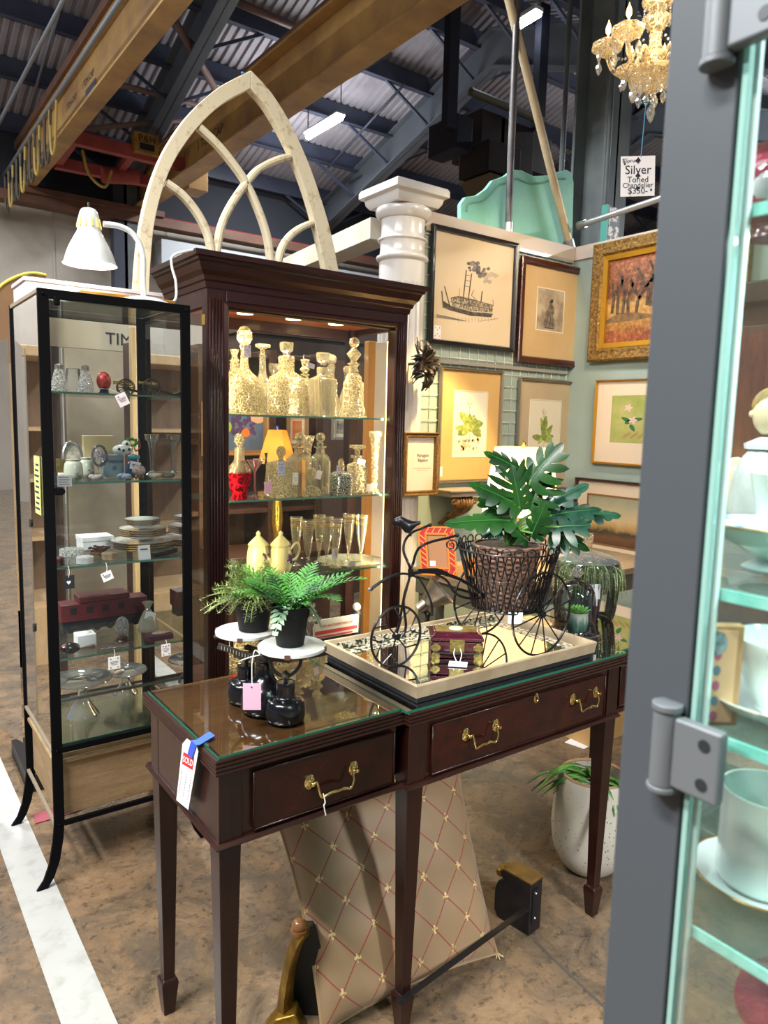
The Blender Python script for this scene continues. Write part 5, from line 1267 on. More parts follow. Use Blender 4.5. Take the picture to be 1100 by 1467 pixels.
f1_ = thing('potted_fern', 'bright green feathery fern in a black plastic pot on the front marble plate', 'potted plant', (x, y, z), 0, 'small potted plants on the scale')
nursery_pot(f1_, x, y, z, .030, .0425, .088)
mb = MB(); rnd = random.Random(21)
for k in range(40):
    a = 2*PI*k/40*5.3+rnd.uniform(-.2, .2); u_ = rnd.random()
    L = rnd.uniform(.085, .150)
    frond(mb, (x+.012*cos(a), y+.012*sin(a), z+.075), (cos(a)*(.35+u_*.9), sin(a)*(.35+u_*.9), 0), L, .10+.60*u_*rnd.random(), n=10, w=.28, lw=.0030, rise=.55+.45*u_)
mb.build('foliage', FERN, f1_)
mb = MB(); rnd = random.Random(23)
for k in range(5):
    a = rnd.uniform(0, 6.28); frond(mb, (x, y, z+.08), (cos(a), sin(a), 0), .11, .9, n=8, w=.26, lw=.006, rise=.6)
mb.build('pale_fronds', leafcol('dusty_leaf', '#9dbf98', '#6f9a78', 12), f1_)
x, y, z = .737, 1.505, 1.013
f2_ = thing('potted_airy_plant', 'pale green wiry trailing plant in a black plastic pot on the rear marble plate', 'potted plant', (x, y, z), 0, 'small potted plants on the scale')
nursery_pot(f2_, x, y, z, .034, .047, .088)
mb = MB(); rnd = random.Random(31)
for k in range(150):
    a = rnd.uniform(0, 6.28); el = rnd.uniform(.15, 1.45); L = rnd.uniform(.06, .115)
    o = Vector((x+.02*cos(a)*rnd.random(), y+.02*sin(a)*rnd.random(), z+.075)); d = Vector((cos(a)*cos(el), sin(a)*cos(el), sin(el)*.9))
    if cos(a-PI*.75) > .6: L *= 1.15
    P = [o+d*(L*s)+Vector((0, 0, -L*.5*s*s*cos(el))) for s in (0, .25, .5, .75, 1)]
    mb.tube(P, .0007, 4)
    for j in range(26):
        s = .3+.7*j/26; i = min(3, int(s*4)); p = P[i].lerp(P[i+1], s*4-i)
        aa = rnd.uniform(0, 6.28); dr = Vector((cos(aa), sin(aa), rnd.uniform(-.4, .9))).normalized(); ll = rnd.uniform(.009, .016)
        wv = dr.cross(Vector((.3, .5, .8))).normalized()*.0011; tip = p+dr*ll+Vector((0, 0, .003))
        mid = p+dr*ll*.55
        mb.add([p-wv*.4, p+wv*.4, mid+wv, tip, mid-wv], [(0, 1, 2, 3, 4)], False)
mb.build('foliage', leafcol('airy_green', '#a9bb70', '#5f7c3a', 14), f2_)
# ================================================================ MIRRORED TRAY AND WHAT STANDS ON IT
CHG = mat('champagne_wood', '#b7a588', .4, c2='#9d8a6d', sc_=7, stretch=(1, 1, 1), metal=.15)
tr = thing('mirrored_tray', 'square mirrored tray with champagne sides on a black plinth', 'tray', (1.02, 1.25, ZT))
q0, q1, q2 = PZ(597, 985, .885), PZ(475, 912, .905), PZ(842, 917, .885)
ax0, ax1, ay0, ay1 = 1.035, 1.70, 1.262, 1.68
MB().box((ax0+.010, ay0+.010, ZT), (ax1-.010, ay1-.010, ZT+.016)).build('plinth', BLK, tr, bevel=.002)
R = []
for ins, z in ((.004, ZT+.016), (.0, ZT+.046), (.003, ZT+.049), (.010, ZT+.048), (.026, ZT+.024), (.026, ZT+.018)): R.append([Vector(p) for p in ((ax0+ins, ay0+ins, z), (ax1-ins, ay0+ins, z), (ax1-ins, ay1-ins, z), (ax0+ins, ay1-ins, z))])
MB().rings(R, True, False, False).build('side', CHG, tr, bevel=.001)
MIR = mat('mirror', '#f2f2f0', .015, metal=1)
zm = ZT+.0245
MB().box((ax0+.024, ay0+.024, ZT+.018), (ax1-.024, ay1-.024, zm)).build('mirror', MIR, tr)
tnt = mat('flower_mosaic', '#d8cdb4', .25, c2='#2a3520', sc_=85, lo=.47, hi=.53, coat=.6, detail=3)
zi = ZT+.031
for lo, hi in (((ax0+.03, ay1-.033, zm), (ax1-.03, ay1-.028, zm+.020)), ((ax0+.026, ay1-.075, zm), (ax1-.026, ay1-.033, zm+.001)), ((ax1-.070, ay0+.03, zm), (ax1-.026, ay1-.075, zm+.001))): MB().box(lo, hi).build('mosaic_strip', tnt, tr)

# tricycle planter
WI = mat('black_wire', '#070709', .4, spec=.35, coat=.1)
zw = zm+.0005
tri = thing('tricycle_planter', 'black wire tricycle plant stand with a bird on the handlebar', 'plant stand', (1.3, 1.45, zw))
RW, FWR = .116, .080
yn, yf = 1.318, 1.552; xr = 1.522
def wheel(x, y, r, nm, spokes, bent=False):
    m = MB(); z = zw+r
    m.tube([(x+r*cos(a), y, z+r*sin(a)) for a in [2*PI*k/56 for k in range(56)]], .0034, 8, closed=True)
    for k in range(spokes):
        a = 2*PI*k/spokes+.2
        if bent:
            b2 = a+.62
            m.tube([(x+.008*cos(a), y, z+.008*sin(a)), (x+r*.58*cos(a), y, z+r*.58*sin(a)), (x+r*.97*cos(b2-.2), y, z+r*.97*sin(b2-.2))], .0022, 6)
            m.tube([(x+r*.58*cos(a), y, z+r*.58*sin(a)), (x+r*.97*cos(a-.25), y, z+r*.97*sin(a-.25))], .0022, 6)
        else: m.cyl((x, y, z), (x+r*cos(a), y, z+r*sin(a)), .0021, n=6)
    m.cyl((x, y-.008, z), (x, y+.008, z), .009, n=16)
    return m.build(nm, WI, tri)
wheel(xr, yn, RW, 'rear_wheel', 12); wheel(xr, yf, RW, 'rear_wheel', 12)
wheel(1.12, 1.455, FWR, 'front_wheel', 6, True)
MB().cyl((xr, yn, zw+RW), (xr, yf, zw+RW), .0035, n=8).build('axle', WI, tri)
yc = 1.435
def onp(pts, y=yc): return [PY(a, b, y) for a, b in pts]
fr = MB()
fr.tube(onp([(586, 822), (610, 819), (640, 823), (668, 835), (692, 852), (718, 869), (748, 877), (772, 872), (790, 858)]), .0048, 10, sub=6)
fr.tube(onp([(624, 822), (640, 832), (650, 848), (665, 856), (684, 857), (705, 852)]), .0036, 8, sub=6)
fr.tube(onp([(600, 818), (625, 817), (640, 822)]), .0058, 10, sub=4)
fr.build('frame_bar', WI, tri)
fk = MB()
for yy in (yc-.0, yc+.03): fk.tube([PY(588, 815, yc), PY(586, 830, yy), PY(578, 860, yy), Vector((1.135, yy, zw+FWR+.03)), Vector((1.12, yy, zw+FWR))], .0034, 8, sub=6)
fk.tube([PY(588, 815, yc), PY(588, 826, yc)], .007, 10); fk.build('fork', WI, tri)
MB().tube(onp([(530, 845), (545, 834), (562, 825), (580, 822), (598, 828), (610, 845), (618, 865), (619, 882)]), [.0042]*3+[.003]*6, 8, sub=6).build('mudguard', WI, tri)
MB().sphere(onp([(531, 844)])[0], (.009, .003, .006), 12, 8).build('mudguard_tip', mat('worn_metal', '#8a8a8c', .4, metal=.6), tri)
hbm = MB()
hbm.tube([PY(588, 815, yc), PY(584, 805, yc), PY(578, 790, yc+.02), PY(580, 775, yc+.03), PY(590, 763, yc+.02), PY(604, 757, yc), PY(615, 752, yc)], .0036, 8, sub=5)
hbm.tube([PY(588, 815, yc), PY(592, 806, yc), PY(596, 792, yc-.03), PY(604, 782, yc-.05), PY(622, 775, yc-.05), PY(640, 771, yc-.05), PY(654, 767, yc-.05)], .0036, 8, sub=5)
hbm.sphere(PY(616, 752, yc), .0055, 10, 8); hbm.sphere(PY(655, 767, yc-.05), .0055, 10, 8); hbm.build('handlebar', WI, tri)
bd = PY(583, 753, yc); u_ = Vector((.8, -.6, 0))
b_ = MB(); k = 0
BP = [(-.024, .006, .0085), (-.016, .007, .010), (-.006, .001, .0125), (.006, -.002, .012), (.016, .001, .007), (.026, .004, .0035), (.034, .006, .003)]
R = []
for a, zz, r in BP:
    a, zz, r = a*1.0, zz*1.5, r*1.5
    c = bd+u_*a+Vector((0, 0, zz)); v_ = Vector((-u_.y, u_.x, 0)); R.append([c+v_*(r*.8*cos(t))+Vector((0, 0, r*sin(t))) for t in [2*PI*q/14 for q in range(14)]])
b_.rings(R); b_.sphere(bd+u_*-.024+Vector((0, 0, .009)), .012, 14, 10); b_.cyl(bd+u_*-.034+Vector((0, 0, .009)), bd+u_*-.038+Vector((0, 0, .007)), .003, .0005, 8)
b_.cyl(bd+Vector((0, 0, -.01)), PY(589, 768, yc), .0018, n=6); b_.build('bird', WI, tri)
# basket
bc = Vector((1.497, 1.432, 0)); zb, zr_ = PY(735, 866, 1.43).z, PY(740, 784, 1.43).z
rb, rt = .098, .142
bk = MB(); N = 40
for k in range(N):
    for s in (-1, 1):
        a = 2*PI*k/N; a2 = a+s*.28
        bk.tube([bc+Vector((rb*cos(a), rb*sin(a), zb)), bc+Vector(((rb+rt)/2*cos((a+a2)/2), (rb+rt)/2*sin((a+a2)/2), (zb+zr_)/2)), bc+Vector((rt*cos(a2), rt*sin(a2), zr_))], .0019, 5)
for r, z, w in ((rb, zb, .0026), (rb*.99, zb+.006, .002), (rt, zr_, .0026), (rt*.86, zb+(zr_-zb)*.55, .0012)): bk.tube([bc+Vector((r*cos(t), r*sin(t), z)) for t in [2*PI*q/60 for q in range(60)]], w, 6, closed=True)
for q in range(-4, 5): yy = q*rb/4.5; xx = math.sqrt(max(0, rb*rb-yy*yy)); bk.cyl(bc+Vector((-xx, yy, zb)), bc+Vector((xx, yy, zb)), .0018, n=5)
bk.build('basket', WI, tri)
sc2 = MB(); NL = 26
for k in range(NL):
    a = 2*PI*k/NL; tv = Vector((-sin(a), cos(a), 0)); c = bc+Vector((rt*cos(a), rt*sin(a), zr_+.009))
    sc2.tube([c+tv*(.0125*cos(t))+Vector((0, 0, .011*sin(t))) for t in [-.6+(PI+1.2)*q/14 for q in range(15)]], .0021, 6)
sc2.build('scalloped_rim', WI, tri)
for sg, a0 in ((-1, PD(656, 780, bc+Vector((-.0, 0, zr_)))), (1, PD(829, 790, bc+Vector((0, 0, zr_))))):
    m = MB(); c = bc+r0*(sg*(rt+.022))+Vector((0, 0, zr_+.004)); P = []
    for q in range(34):
        t = 2*PI*q/24*1.15; r = .004+.015*q/33; P.append(c+r0*(sg*r*cos(t+.6))+Vector((0, 0, r*sin(t+.6))))
    P.append(bc+r0*(sg*rt)+Vector((0, 0, zr_))); m.tube(P, .0024, 6); m.build('side_scroll', WI, tri)
MB().cyl(bc+Vector((0, 0, zb)), Vector((xr, 1.435, zw+RW)), .004, n=8).build('support', WI, tri)
tag_part(tri, bc+Vector((-.05, -.085, zb+.004)), .004, .04, .032, YAW-PI/2, 0, '#f2f0ee')
# wicker pot
WK = mat('wicker', '#8e6a54', .6, c2='#5a3f32', sc_=30, stretch=(1, 1, 3), bmp=.3)
wp = thing('wicker_pot', 'brown wicker basket pot set inside the wire tricycle basket', 'pot', bc+Vector((0, 0, zb)))
m = MB(); R = []; nr = 26; H_ = zr_-zb+.004
pc = bc+Vector((-.012, -.004, 0))
for i in range(nr):
    f = i/(nr-1); r = .066+.026*f; ring = []
    for j in range(72): a = 2*PI*j/72; rr = r+.0034*(1 if ((j//3+i) % 2) else -1)+.0012; ring.append(pc+Vector((rr*cos(a), rr*sin(a), zb+.004+H_*f)))
    R.append(ring)
m.rings(R, True, True, True); m.build('weave', WK, wp, ang=80)
m = MB()
for q in range(3): m.tube([pc+Vector(((.093+.002*(q % 2))*cos(t), (.093+.002*(q % 2))*sin(t), zb+.004+H_+.002*q+.0015*sin(9*t+q*2))) for t in [2*PI*k/60 for k in range(60)]], .0028, 6, closed=True)
m.build('braided_rim', WK, wp)
MB().lathe([(.001, H_+.006), (.09, H_+.005)], pc+Vector((0, 0, zb)), 30, caps=False).build('soil', SOIL, wp)

# split-leaf philodendron
PHG = leafcol('philodendron', '#1e4c18', '#0c2d0f', 9, .33)
PHB = leafcol('philodendron_blue', '#2a5542', '#123426', 9, .3)
STG = mat('stem_green', '#5c8a3e', .45)
ph = thing('split_leaf_plant', 'large artificial split-leaf philodendron growing from the wicker pot', 'plant', bc+Vector((0, 0, zr_)))
root = pc+Vector((0, 0, zb+H_+.004))
def lobed(base, tip, width, m=PHG, lobes=4, droop=.12):
    base, tip = Vector(base), Vector(tip); d = tip-base; L = d.length; t_ = d.normalized()
    n_ = (CAM-base).normalized()*.7+Vector((0, 0, .7)); n_ = (n_-t_*n_.dot(t_)).normalized(); s_ = t_.cross(n_).normalized()
    W_ = width*1.18
    def at(u, v): # metres along and across, gently cupped
        return base+t_*u+s_*v+n_*(-(abs(v)/W_)**1.6*W_*.30-droop*L*max(0, u/L)**2)
    mb = MB(); NS = 7
    def finger(u0, sg, ang, ll, w0):
        rows = []; cu, cv = cos(ang), sin(ang)
        for j in range(NS+1):
            s = j/NS; w = w0*(.72+.5*sin(PI*min(1, s*1.02))) * (1 if s < .72 else max(.02, (1-((s-.72)/.28)**2)**.6))
            pu, pv = u0+cu*ll*s+.10*ll*s*s, sg*cv*ll*s
            rows.append((at(pu-cv*w, pv+sg*cu*w), at(pu, pv)+n_*.0004, at(pu+cv*w, pv-sg*cu*w)))
        mb.add([p for r in rows for p in r], [f for j in range(NS) for a in (j*3,) for f in ((a, a+3, a+4, a+1), (a+1, a+4, a+5, a+2))], True)
    step = L*.72/lobes
    for sg in (-1, 1):
        for i in range(lobes):
            f = i/max(1, lobes-1); finger(L*.05+step*i*.98, sg, 1.75-1.05*f, W_*(.88+.34*sin(PI*(f*.8+.15))), step*.45)
    finger(L*.62, 1, 0, L*.40, step*.50)
    for j in range(1):
        P = [at(L*q/8*.8, 0) for q in range(9)]; rows = []
        for q in range(9): w = step*.8*(1-.35*q/8); rows.append((at(L*q/8*.8, -w), at(L*q/8*.8, 0)+n_*.0008, at(L*q/8*.8, w)))
        mb.add([p for r in rows for p in r], [f for q in range(8) for a in (q*3,) for f in ((a, a+3, a+4, a+1), (a+1, a+4, a+5, a+2))], True)
    lf = mb.build('leaf', m, ph, ang=60)
    MB().tube([at(L*q, 0)+n_*.0012 for q in (0, .3, .6, .95)], [.0018, .0015, .0012, .0007], 6, sub=3).build('midrib', mat('midrib', '#2f6a30', .4), lf)
    mid = (root+base)/2+Vector((0, 0, .03))-(base-root)*.12
    MB().tube([root+Vector((random.uniform(-.008, .008), random.uniform(-.008, .008), 0)), mid, base+t_*.01], .0034, 8, sub=6).build('stem', STG, ph)
    return lf
dp = lambda x, y, k=0: PD(x, y, bc+Vector((0, 0, 0)))-f0*k
LV = [((755, 690), (795, 634), .050, .05, PHG, 4), ((748, 676), (697, 644), .034, .04, PHG, 4), ((742, 728), (730, 668), .062, .06, PHG, 5),
      ((752, 722), (782, 676), .056, .03, PHG, 4), ((738, 722), (676, 686), .036, .06, PHG, 4), ((728, 743), (640, 738), .032, .07, PHG, 4),
      ((716, 735), (688, 712), .030, .0, PHG, 3), ((722, 752), (690, 764), .026, .03, PHB, 3), ((786, 722), (836, 690), .028, .02, PHB, 3),
      ((782, 738), (852, 722), .042, .04, PHB, 4), ((775, 752), (838, 778), .044, .05, PHG, 4), ((838, 738), (888, 734), .024, .0, PHB, 3),
      ((757, 765), (772, 718), .030, .07, PHG, 4), ((765, 735), (808, 712), .036, .0, PHG, 4), ((735, 728), (700, 735), .028, -.04, PHB, 3),
      ((752, 772), (728, 750), .024, .06, PHG, 3), ((790, 752), (832, 744), .046, .08, PHB, 3), ((768, 700), (792, 690), .036, -.03, PHG, 3)]
for b2, t2, w, k, m, nl in LV: lobed(dp(*b2, k*.6), dp(*t2, k), w, m, nl)

# jewellery box
jm = (PZ(617, 944, zm)+PZ(691, 944, zm))/2; JR = YAW-PI/2
jw = (PZ(691, 944, zm)-PZ(617, 944, zm)).dot(r0)*.5
jb = thing('jewellery_box', 'burgundy lacquer jewellery box with engraved brass plates on the mirrored tray', 'jewellery box', (jm.x, jm.y, zm), JR)
INV[jb.name] = Matrix.Identity(4)
BUR = mat('lacquer_burgundy', '#3a0d1a', .18, c2='#4c1624', sc_=12, coat=.7)
BRP = mat('brass_plate', '#9a8a4c', .4, metal=.8, c2='#6f6336', sc_=120, bmp=.5)
MB().box((-jw, 0, .001), (jw, .10, .046)).build('body', BUR, jb, bevel=.003)
ld = MB(); R = []
for ins, z in ((0, .048), (-.002, .050), (-.002, .056), (.008, .066), (.018, .070)): R.append([Vector(p) for p in ((-jw+ins, ins, z), (jw-ins, ins, z), (jw-ins, .10-ins, z), (-jw+ins, .10-ins, z))])
ld.rings(R, True, True, False); lid = ld.build('lid', BUR, jb, bevel=.002)
MB().box((-jw*.8, .02, .070), (jw*.8, .08, .071)).build('lid_plate', BRP, lid, bevel=.0005)
MB().lathe([(.001, .0), (.02, .0), (.019, .002), (.001, .003)], (0, .05, .071), 32).build('jade_oval', mat('jade', '#c6c9b4', .25, coat=.5), lid)
MB().box((-.020, -.0025, .014), (.020, 0, .054)).build('lock_plate', BRP, jb, bevel=.003)
lp = MB()
for xx in (-jw+.013, jw-.013):
    for a in range(4): lp.lathe([(.001, 0), (.008, .0005), (.007, .0015), (.001, .002)], (xx+.006*cos(a*PI/2), 0, .030+.005*sin(a*PI/2)), 14, axis=(0, -1, 0))
    lp.lathe([(.001, 0), (.012, .0005), (.001, .002)], (xx, 0, .007), 14, axis=(0, -1, 0))
    lp.build('corner_plate', BRP, jb); lp = MB()
MB().tube([(-jw+.01, -.004, .018), (0, -.006, .016), (jw-.01, -.004, .018)], .0022, 8).build('latch_pin', BLK, jb)
for xx in (-.007, .008): MB().tube([(xx, -.005, .03), (xx*1.4, -.016, .018), (xx*.5, -.04, .004)], .0012, 6, sub=5).build('string', mat('string_white', '#efece6', .8), jb)
o = MB().obox((-.002, -.055, .004), (.024, -.003, 0), (.003, .017, .001), (0, 0, .0006)).build('price_tag', TAGP, jb)
m = MB()
for k in range(3): m.obox((-.014+k*.01, -.052+.002*k, .0048), (.0028, 0, 0), (0, .0022, 0), (0, 0, .0001))
m.build('pip', mat('pipred', '#c01f38', .6), o)
tag_part(tr, (PZ(636, 984, ZT+.02).x, ay0-.0, ZT+.02), .001, .006, .012, 0, 0, '#2a2622') if False else None

# glass cloche with succulent
ch = thing('glass_cloche', 'clear glass cloche with a faceted ball knob covering a small potted succulent', 'cloche', (1.74, 1.46, ZT))
cc = PZ(822, 905, ZT)
c0 = PZ(812, 925, ZT)
PR1 = prof_spline([(.080, 0), (.074, .004), (.066, .02), (.066, .06), (.063, .115), (.05, .15), (.028, .168), (.010, .174), (.009, .180)], 4)
MB().lathe(PR1, cc, 56, caps=False).build('dome', pane('cloche_glass', '#f4f6f4', 1.6, haze=.012), ch)
MB().lathe([(.082, 0), (.084, .002), (.08, .005)], cc, 56, caps=False).build('foot_rim', THIN, ch)
MB().sphere(cc+Vector((0, 0, .197)), .0185, 12, 8).build('knob', crystal('knob_cut', '#ffffff', '#eeeeee', .12, .6, 120, .2), ch)
su = thing('potted_succulent', 'small bright green succulent in a teal drip glazed ceramic pot under the glass cloche', 'potted plant', cc+Vector((0, 0, .001)))
GLZ, nt, b2 = base('drip_glaze'); vv = coord(nt, (1, 1, .12)); nn_ = noise(nt, vv, 90, 3); sx = nt.nodes.new('ShaderNodeSeparateXYZ'); nt.links.new(coord(nt), sx.inputs[0])
ad = nt.nodes.new('ShaderNodeMath'); ad.operation = 'MULTIPLY_ADD'; ad.inputs[1].default_value = 9; nt.links.new(sx.outputs['Z'], ad.inputs[0]); nt.links.new(nn_, ad.inputs[2])
nt.links.new(ramp(nt, ad.outputs[0], [(.55, '#2d5a4e'), (.85, '#6f9484'), (1.0, '#c9d2c4')]), b2.inputs['Base Color']); b2.inputs['Roughness'].default_value = .2
sp_ = cc+Vector((-.004, -.012, .002))
MB().lathe(prof_spline([(.001, 0), (.022, 0), (.032, .012), (.036, .035), (.034, .062), (.036, .066), (.032, .067), (.030, .058), (.001, .058)], 3), sp_, 40).build('pot', GLZ, su)
m = MB(); rnd = random.Random(6)
for k in range(34):
    a = k*2.4; q = .004+.0010*k*.55; el = 1.25-.022*k; L = .028+.0006*k*.4
    o = sp_+Vector((q*.6*cos(a), q*.6*sin(a), .06)); d = Vector((cos(a)*cos(el), sin(a)*cos(el), sin(el))); s_ = Vector((-sin(a), cos(a), 0)); n_ = d.cross(s_)
    rows = []
    for j in range(6):
        s = j/5; w = .0062*(.5+1.2*s if s < .55 else max(.03, 1.16-((s-.55)/.45)**2*1.1)); p = o+d*(L*s)
        rows.append((p-s_*w, p+n_*.0025, p+s_*w))
    vs = [p for r in rows for p in r]; m.add(vs, [f for j in range(5) for f in ((j*3, j*3+3, j*3+4, j*3+1), (j*3+1, j*3+4, j*3+5, j*3+2))], True)
m.build('rosette', leafcol('succulent', '#4f9a34', '#7fbf4c', 30), su, solid=.0015)
m = MB()
for k in range(40): a = rnd.uniform(0, 6.28); q = rnd.uniform(.04, .06); m.sphere(cc+Vector((q*cos(a), q*sin(a), .004)), rnd.uniform(.002, .005), 6, 4)
m.build('gravel', mat('gravel', '#8a6a48', .7, c2='#2a2622', sc_=70), ch)
# big lidded jar with trailing plant in a navy vase
gj = thing('lidded_glass_jar', 'large cut glass lidded jar behind the cloche with a trailing moss plant inside', 'jar', (2.06, 1.60, ZT))
jc = Vector((2.03, 1.57, ZT))
def zat(px, py, c): return PD(px, py, c).z-ZT
ztop, zlid = zat(880, 765, jc), zat(880, 800, jc)
MB().lathe(prof_spline([(.085, 0), (.10, .01), (.108, .06), (.112, zlid*.6), (.108, zlid*.9), (.104, zlid-.008)], 3), jc, 56, caps=False).build('jar_body', pane('jar_glass', '#fafbf9', 1.4, haze=.01), gj)
MB().lathe(prof_spline([(.108, zlid-.008), (.10, zlid), (.07, zlid+.014), (.03, zlid+.024), (.014, zlid+.026)], 3), jc, 56, caps=False).build('lid', pane('lid_glass', '#eef0ea', 1.8, haze=.10), gj)
MB().lathe([(.013, zlid+.024), (.013, zlid+.03), (.018, ztop-.004), (.014, ztop)], jc, 10, smooth=False).build('knob', crystal('knob_smoke', '#f6efe0', '#dcd0b8', .25, .6, 90, .2), gj)
mp_ = thing('trailing_plant', 'grey green trailing moss plant in a navy glazed vase inside the lidded jar', 'plant', jc)
MB().lathe(prof_spline([(.001, .002), (.046, .002), (.05, .02), (.055, .07), (.058, .13), (.054, .14)], 3), jc, 40).build('vase', mat('navy_glaze', '#1a2442', .12, c2='#0f1730', sc_=12, coat=.8), mp_)
m = MB(); rnd = random.Random(17)
for k in range(300):
    a = rnd.uniform(0, 6.28); L = rnd.uniform(.03, .11); o = jc+Vector((.035*cos(a), .035*sin(a), zlid*rnd.uniform(.78, .93))); rr = rnd.uniform(.05, .095)
    P = [o, o+Vector((rr*cos(a)*.8, rr*sin(a)*.8, .008)), o+Vector((rr*cos(a), rr*sin(a), -L*.4)), o+Vector((rr*cos(a)*1.02, rr*sin(a)*1.02, -L))]
    m.tube(P, .0007, 4, sub=3)
    for j in range(20):
        s = j/20*3; i = min(2, int(s)); p = P[i].lerp(P[i+1], s-i); aa = rnd.uniform(0, 6.28); dr = Vector((cos(aa), sin(aa), rnd.uniform(-.8, .6)))*.008; wv = dr.cross(Vector((.2, .5, .8))).normalized()*.002
        m.add([p-wv*.4, p+wv*.4, p+dr*.6+wv, p+dr, p+dr*.6-wv], [(0, 1, 2, 3, 4)], False)
m.build('foliage', leafcol('moss_green', '#a9b884', '#62774a', 16), mp_)
tag_part(gj, jc-f0*.115+Vector((0, 0, zat(868, 828, jc))), .004, .036, .05, YAW-PI/2, 0, '#e9e6ea')
tag_part(ch, cc+r0*.058-f0*.02+Vector((0, 0, .13)), .004, .012, .04, YAW-PI/2, 0, '#e9e6ea')

# ================================================================ BOOTH FURNISHINGS
CT = wood('console_top', '#8a7458', '#6d5a42', .5, 3, (1, 8, 8), .1)
tc = thing('console_table', 'plain brown topped console table standing in the booth behind the curio cabinet', 'table', (2.0, 2.0, 0))
cx0, cx1, cy0, cy1, cz = 1.99, 3.2, 1.98, 2.5, .86
MB().box((cx0, cy0, cz-.03), (cx1, cy1, cz)).build('tabletop', CT, tc, bevel=.003)
MB().box((cx0+.02, cy0+.02, cz-.11), (cx1-.02, cy1-.02, cz-.03)).build('apron', mat('olive_paint', '#4f4a38', .6), tc)
for x in (cx0+.06, cx1-.05):
    for y in (cy1-.05, cy1-.12): MB().box((x-.025, y-.025, 0), (x+.025, y+.025, cz-.03)).build('leg', mat('olive_paint', '#4f4a38', .6), tc)
# table lamp
lc = Vector((2.47, 2.30, cz)); s_top = PD(750, 641, lc).z; s_bot = PD(745, 735, lc).z
tl = thing('table_lamp', 'lit table lamp with a pale cream drum shade and brass finial behind the plant', 'lamp', lc)
lath('base', prof_spline([(.001, 0), (.07, 0), (.07, .012), (.03, .02), (.022, .04), (.045, .08), (.05, .12), (.03, .17), (.012, .19), (.012, s_bot-cz-.01)], 3), lc.x, lc.y, cz, mat('lamp_wood', '#7a5638', .4, coat=.3), tl, n=32)
SHD, nt, b2 = base('lamp_shade'); b2.inputs['Base Color'].default_value = lin('#f3e3c4'); b2.inputs['Roughness'].default_value = .8
ts = nt.nodes.new('ShaderNodeBsdfTranslucent'); ts.inputs['Color'].default_value = lin('#ffe2a8'); mxs = nt.nodes.new('ShaderNodeMixShader'); mxs.inputs[0].default_value = .6
nt.links.new(b2.outputs[0], mxs.inputs[1]); nt.links.new(ts.outputs[0], mxs.inputs[2]); nt.links.new(mxs.outputs[0], nt.nodes['Material Output'].inputs[0])
MB().lathe([(.175, s_bot-cz), (.13, s_top-cz)], lc, 48, caps=False).build('shade', SHD, tl)
MB().lathe([(.002, s_top-cz-.004), (.004, s_top-cz+.004), (.012, s_top-cz+.012), (.010, s_top-cz+.024), (.001, s_top-cz+.03)], lc, 16).build('finial', BRS, tl)
BULBW = emit('bulb_warm', '#ffd9a0', 25)
MB().sphere(lc+Vector((0, 0, s_bot-cz+.05)), .028, 16, 10).build('bulb', BULBW, tl)
# white boxes / frame stack on the console right of the basket
t = thing('pale_photo_panel', 'pale linen panel leaning behind the wire basket on the console table', 'panel', (2.9, 2.35, cz))
a, b_ = PY(772, 805, 2.3), PY(815, 760, 2.3)
MB().box((a.x, 2.3, cz), (b_.x, 2.33, b_.z)).build('panel', mat('linen', '#d5bda2', .8, c2='#c7ab8e', sc_=30), t, bevel=.002)
MB().box((b_.x, 2.29, cz), (b_.x+.05, 2.335, b_.z+.005)).build('side_board', mat('beam_white', '#d9d4cd', .5), t, bevel=.002)
# red / orange striped photo frame
rc0, rc1, rt0 = PZ(600, 817, cz), PZ(655, 808, cz), None
fc = PD(628, 814, (2.03, 2.28, cz)); 
rf = thing('striped_photo_frame', 'small red and orange diagonally striped photo frame standing on the console table', 'photo frame', (2.06, 2.24, cz))
OR = mat('frame_orange', '#d9812a', .45); RDF = mat('frame_red', '#c22f26', .4)
pc_ = Vector((2.06, 2.24, cz)); Wd = PD(655, 810, pc_)-PD(601, 818, pc_); hgt = (PD(600, 747, pc_)-PD(603, 817, pc_)).length
uu = Vector((Wd.x, Wd.y, 0)).normalized(); wd = .155; bl = PD(603, 818, pc_); bl.z = cz+.001
vv = (Vector((0, 0, 1))+uu*-.10+Vector((uu.y*-1, uu.x, 0))*.12).normalized(); ww = uu.cross(vv)
def rectf(mb, u0, v0, u1, v1, d0, d1): return mb.obox(bl+uu*((u0+u1)/2)+vv*((v0+v1)/2)+ww*((d0+d1)/2), uu*((u1-u0)/2), vv*((v1-v0)/2), ww*((d1-d0)/2))
hh = hgt; bw = .036
m = MB()
for r in ((0, 0, wd, .007), (0, hh-.007, wd, hh), (0, 0, .007, hh), (wd-.007, 0, wd, hh), (bw-.008, bw-.008, wd-bw+.008, bw), (bw-.008, hh-bw, wd-bw+.008, hh-bw+.008), (bw-.008, bw, bw, hh-bw), (wd-bw, bw, wd-bw+.008, hh-bw)): rectf(m, *r, 0, .012)
m.build('border', OR, rf, bevel=.0008)
m = MB()
for r in ((.005, .005, wd-.005, bw-.006), (.005, hh-bw+.006, wd-.005, hh-.005), (.005, bw-.008, bw-.006, hh-bw+.008), (wd-bw+.006, bw-.008, wd-.005, hh-bw+.008)): rectf(m, *r, .0, .009)
rp = m.build('red_panel', RDF, rf)
m = MB()
for k in range(6):
    f = .012+k*(wd-.024)/5
    for v0_ in (.007, hh-bw+.007): m.bar(bl+uu*(f-.006)+vv*v0_+ww*.010, bl+uu*(f+.008)+vv*(v0_+.021)+ww*.010, .003, .001, up=ww)
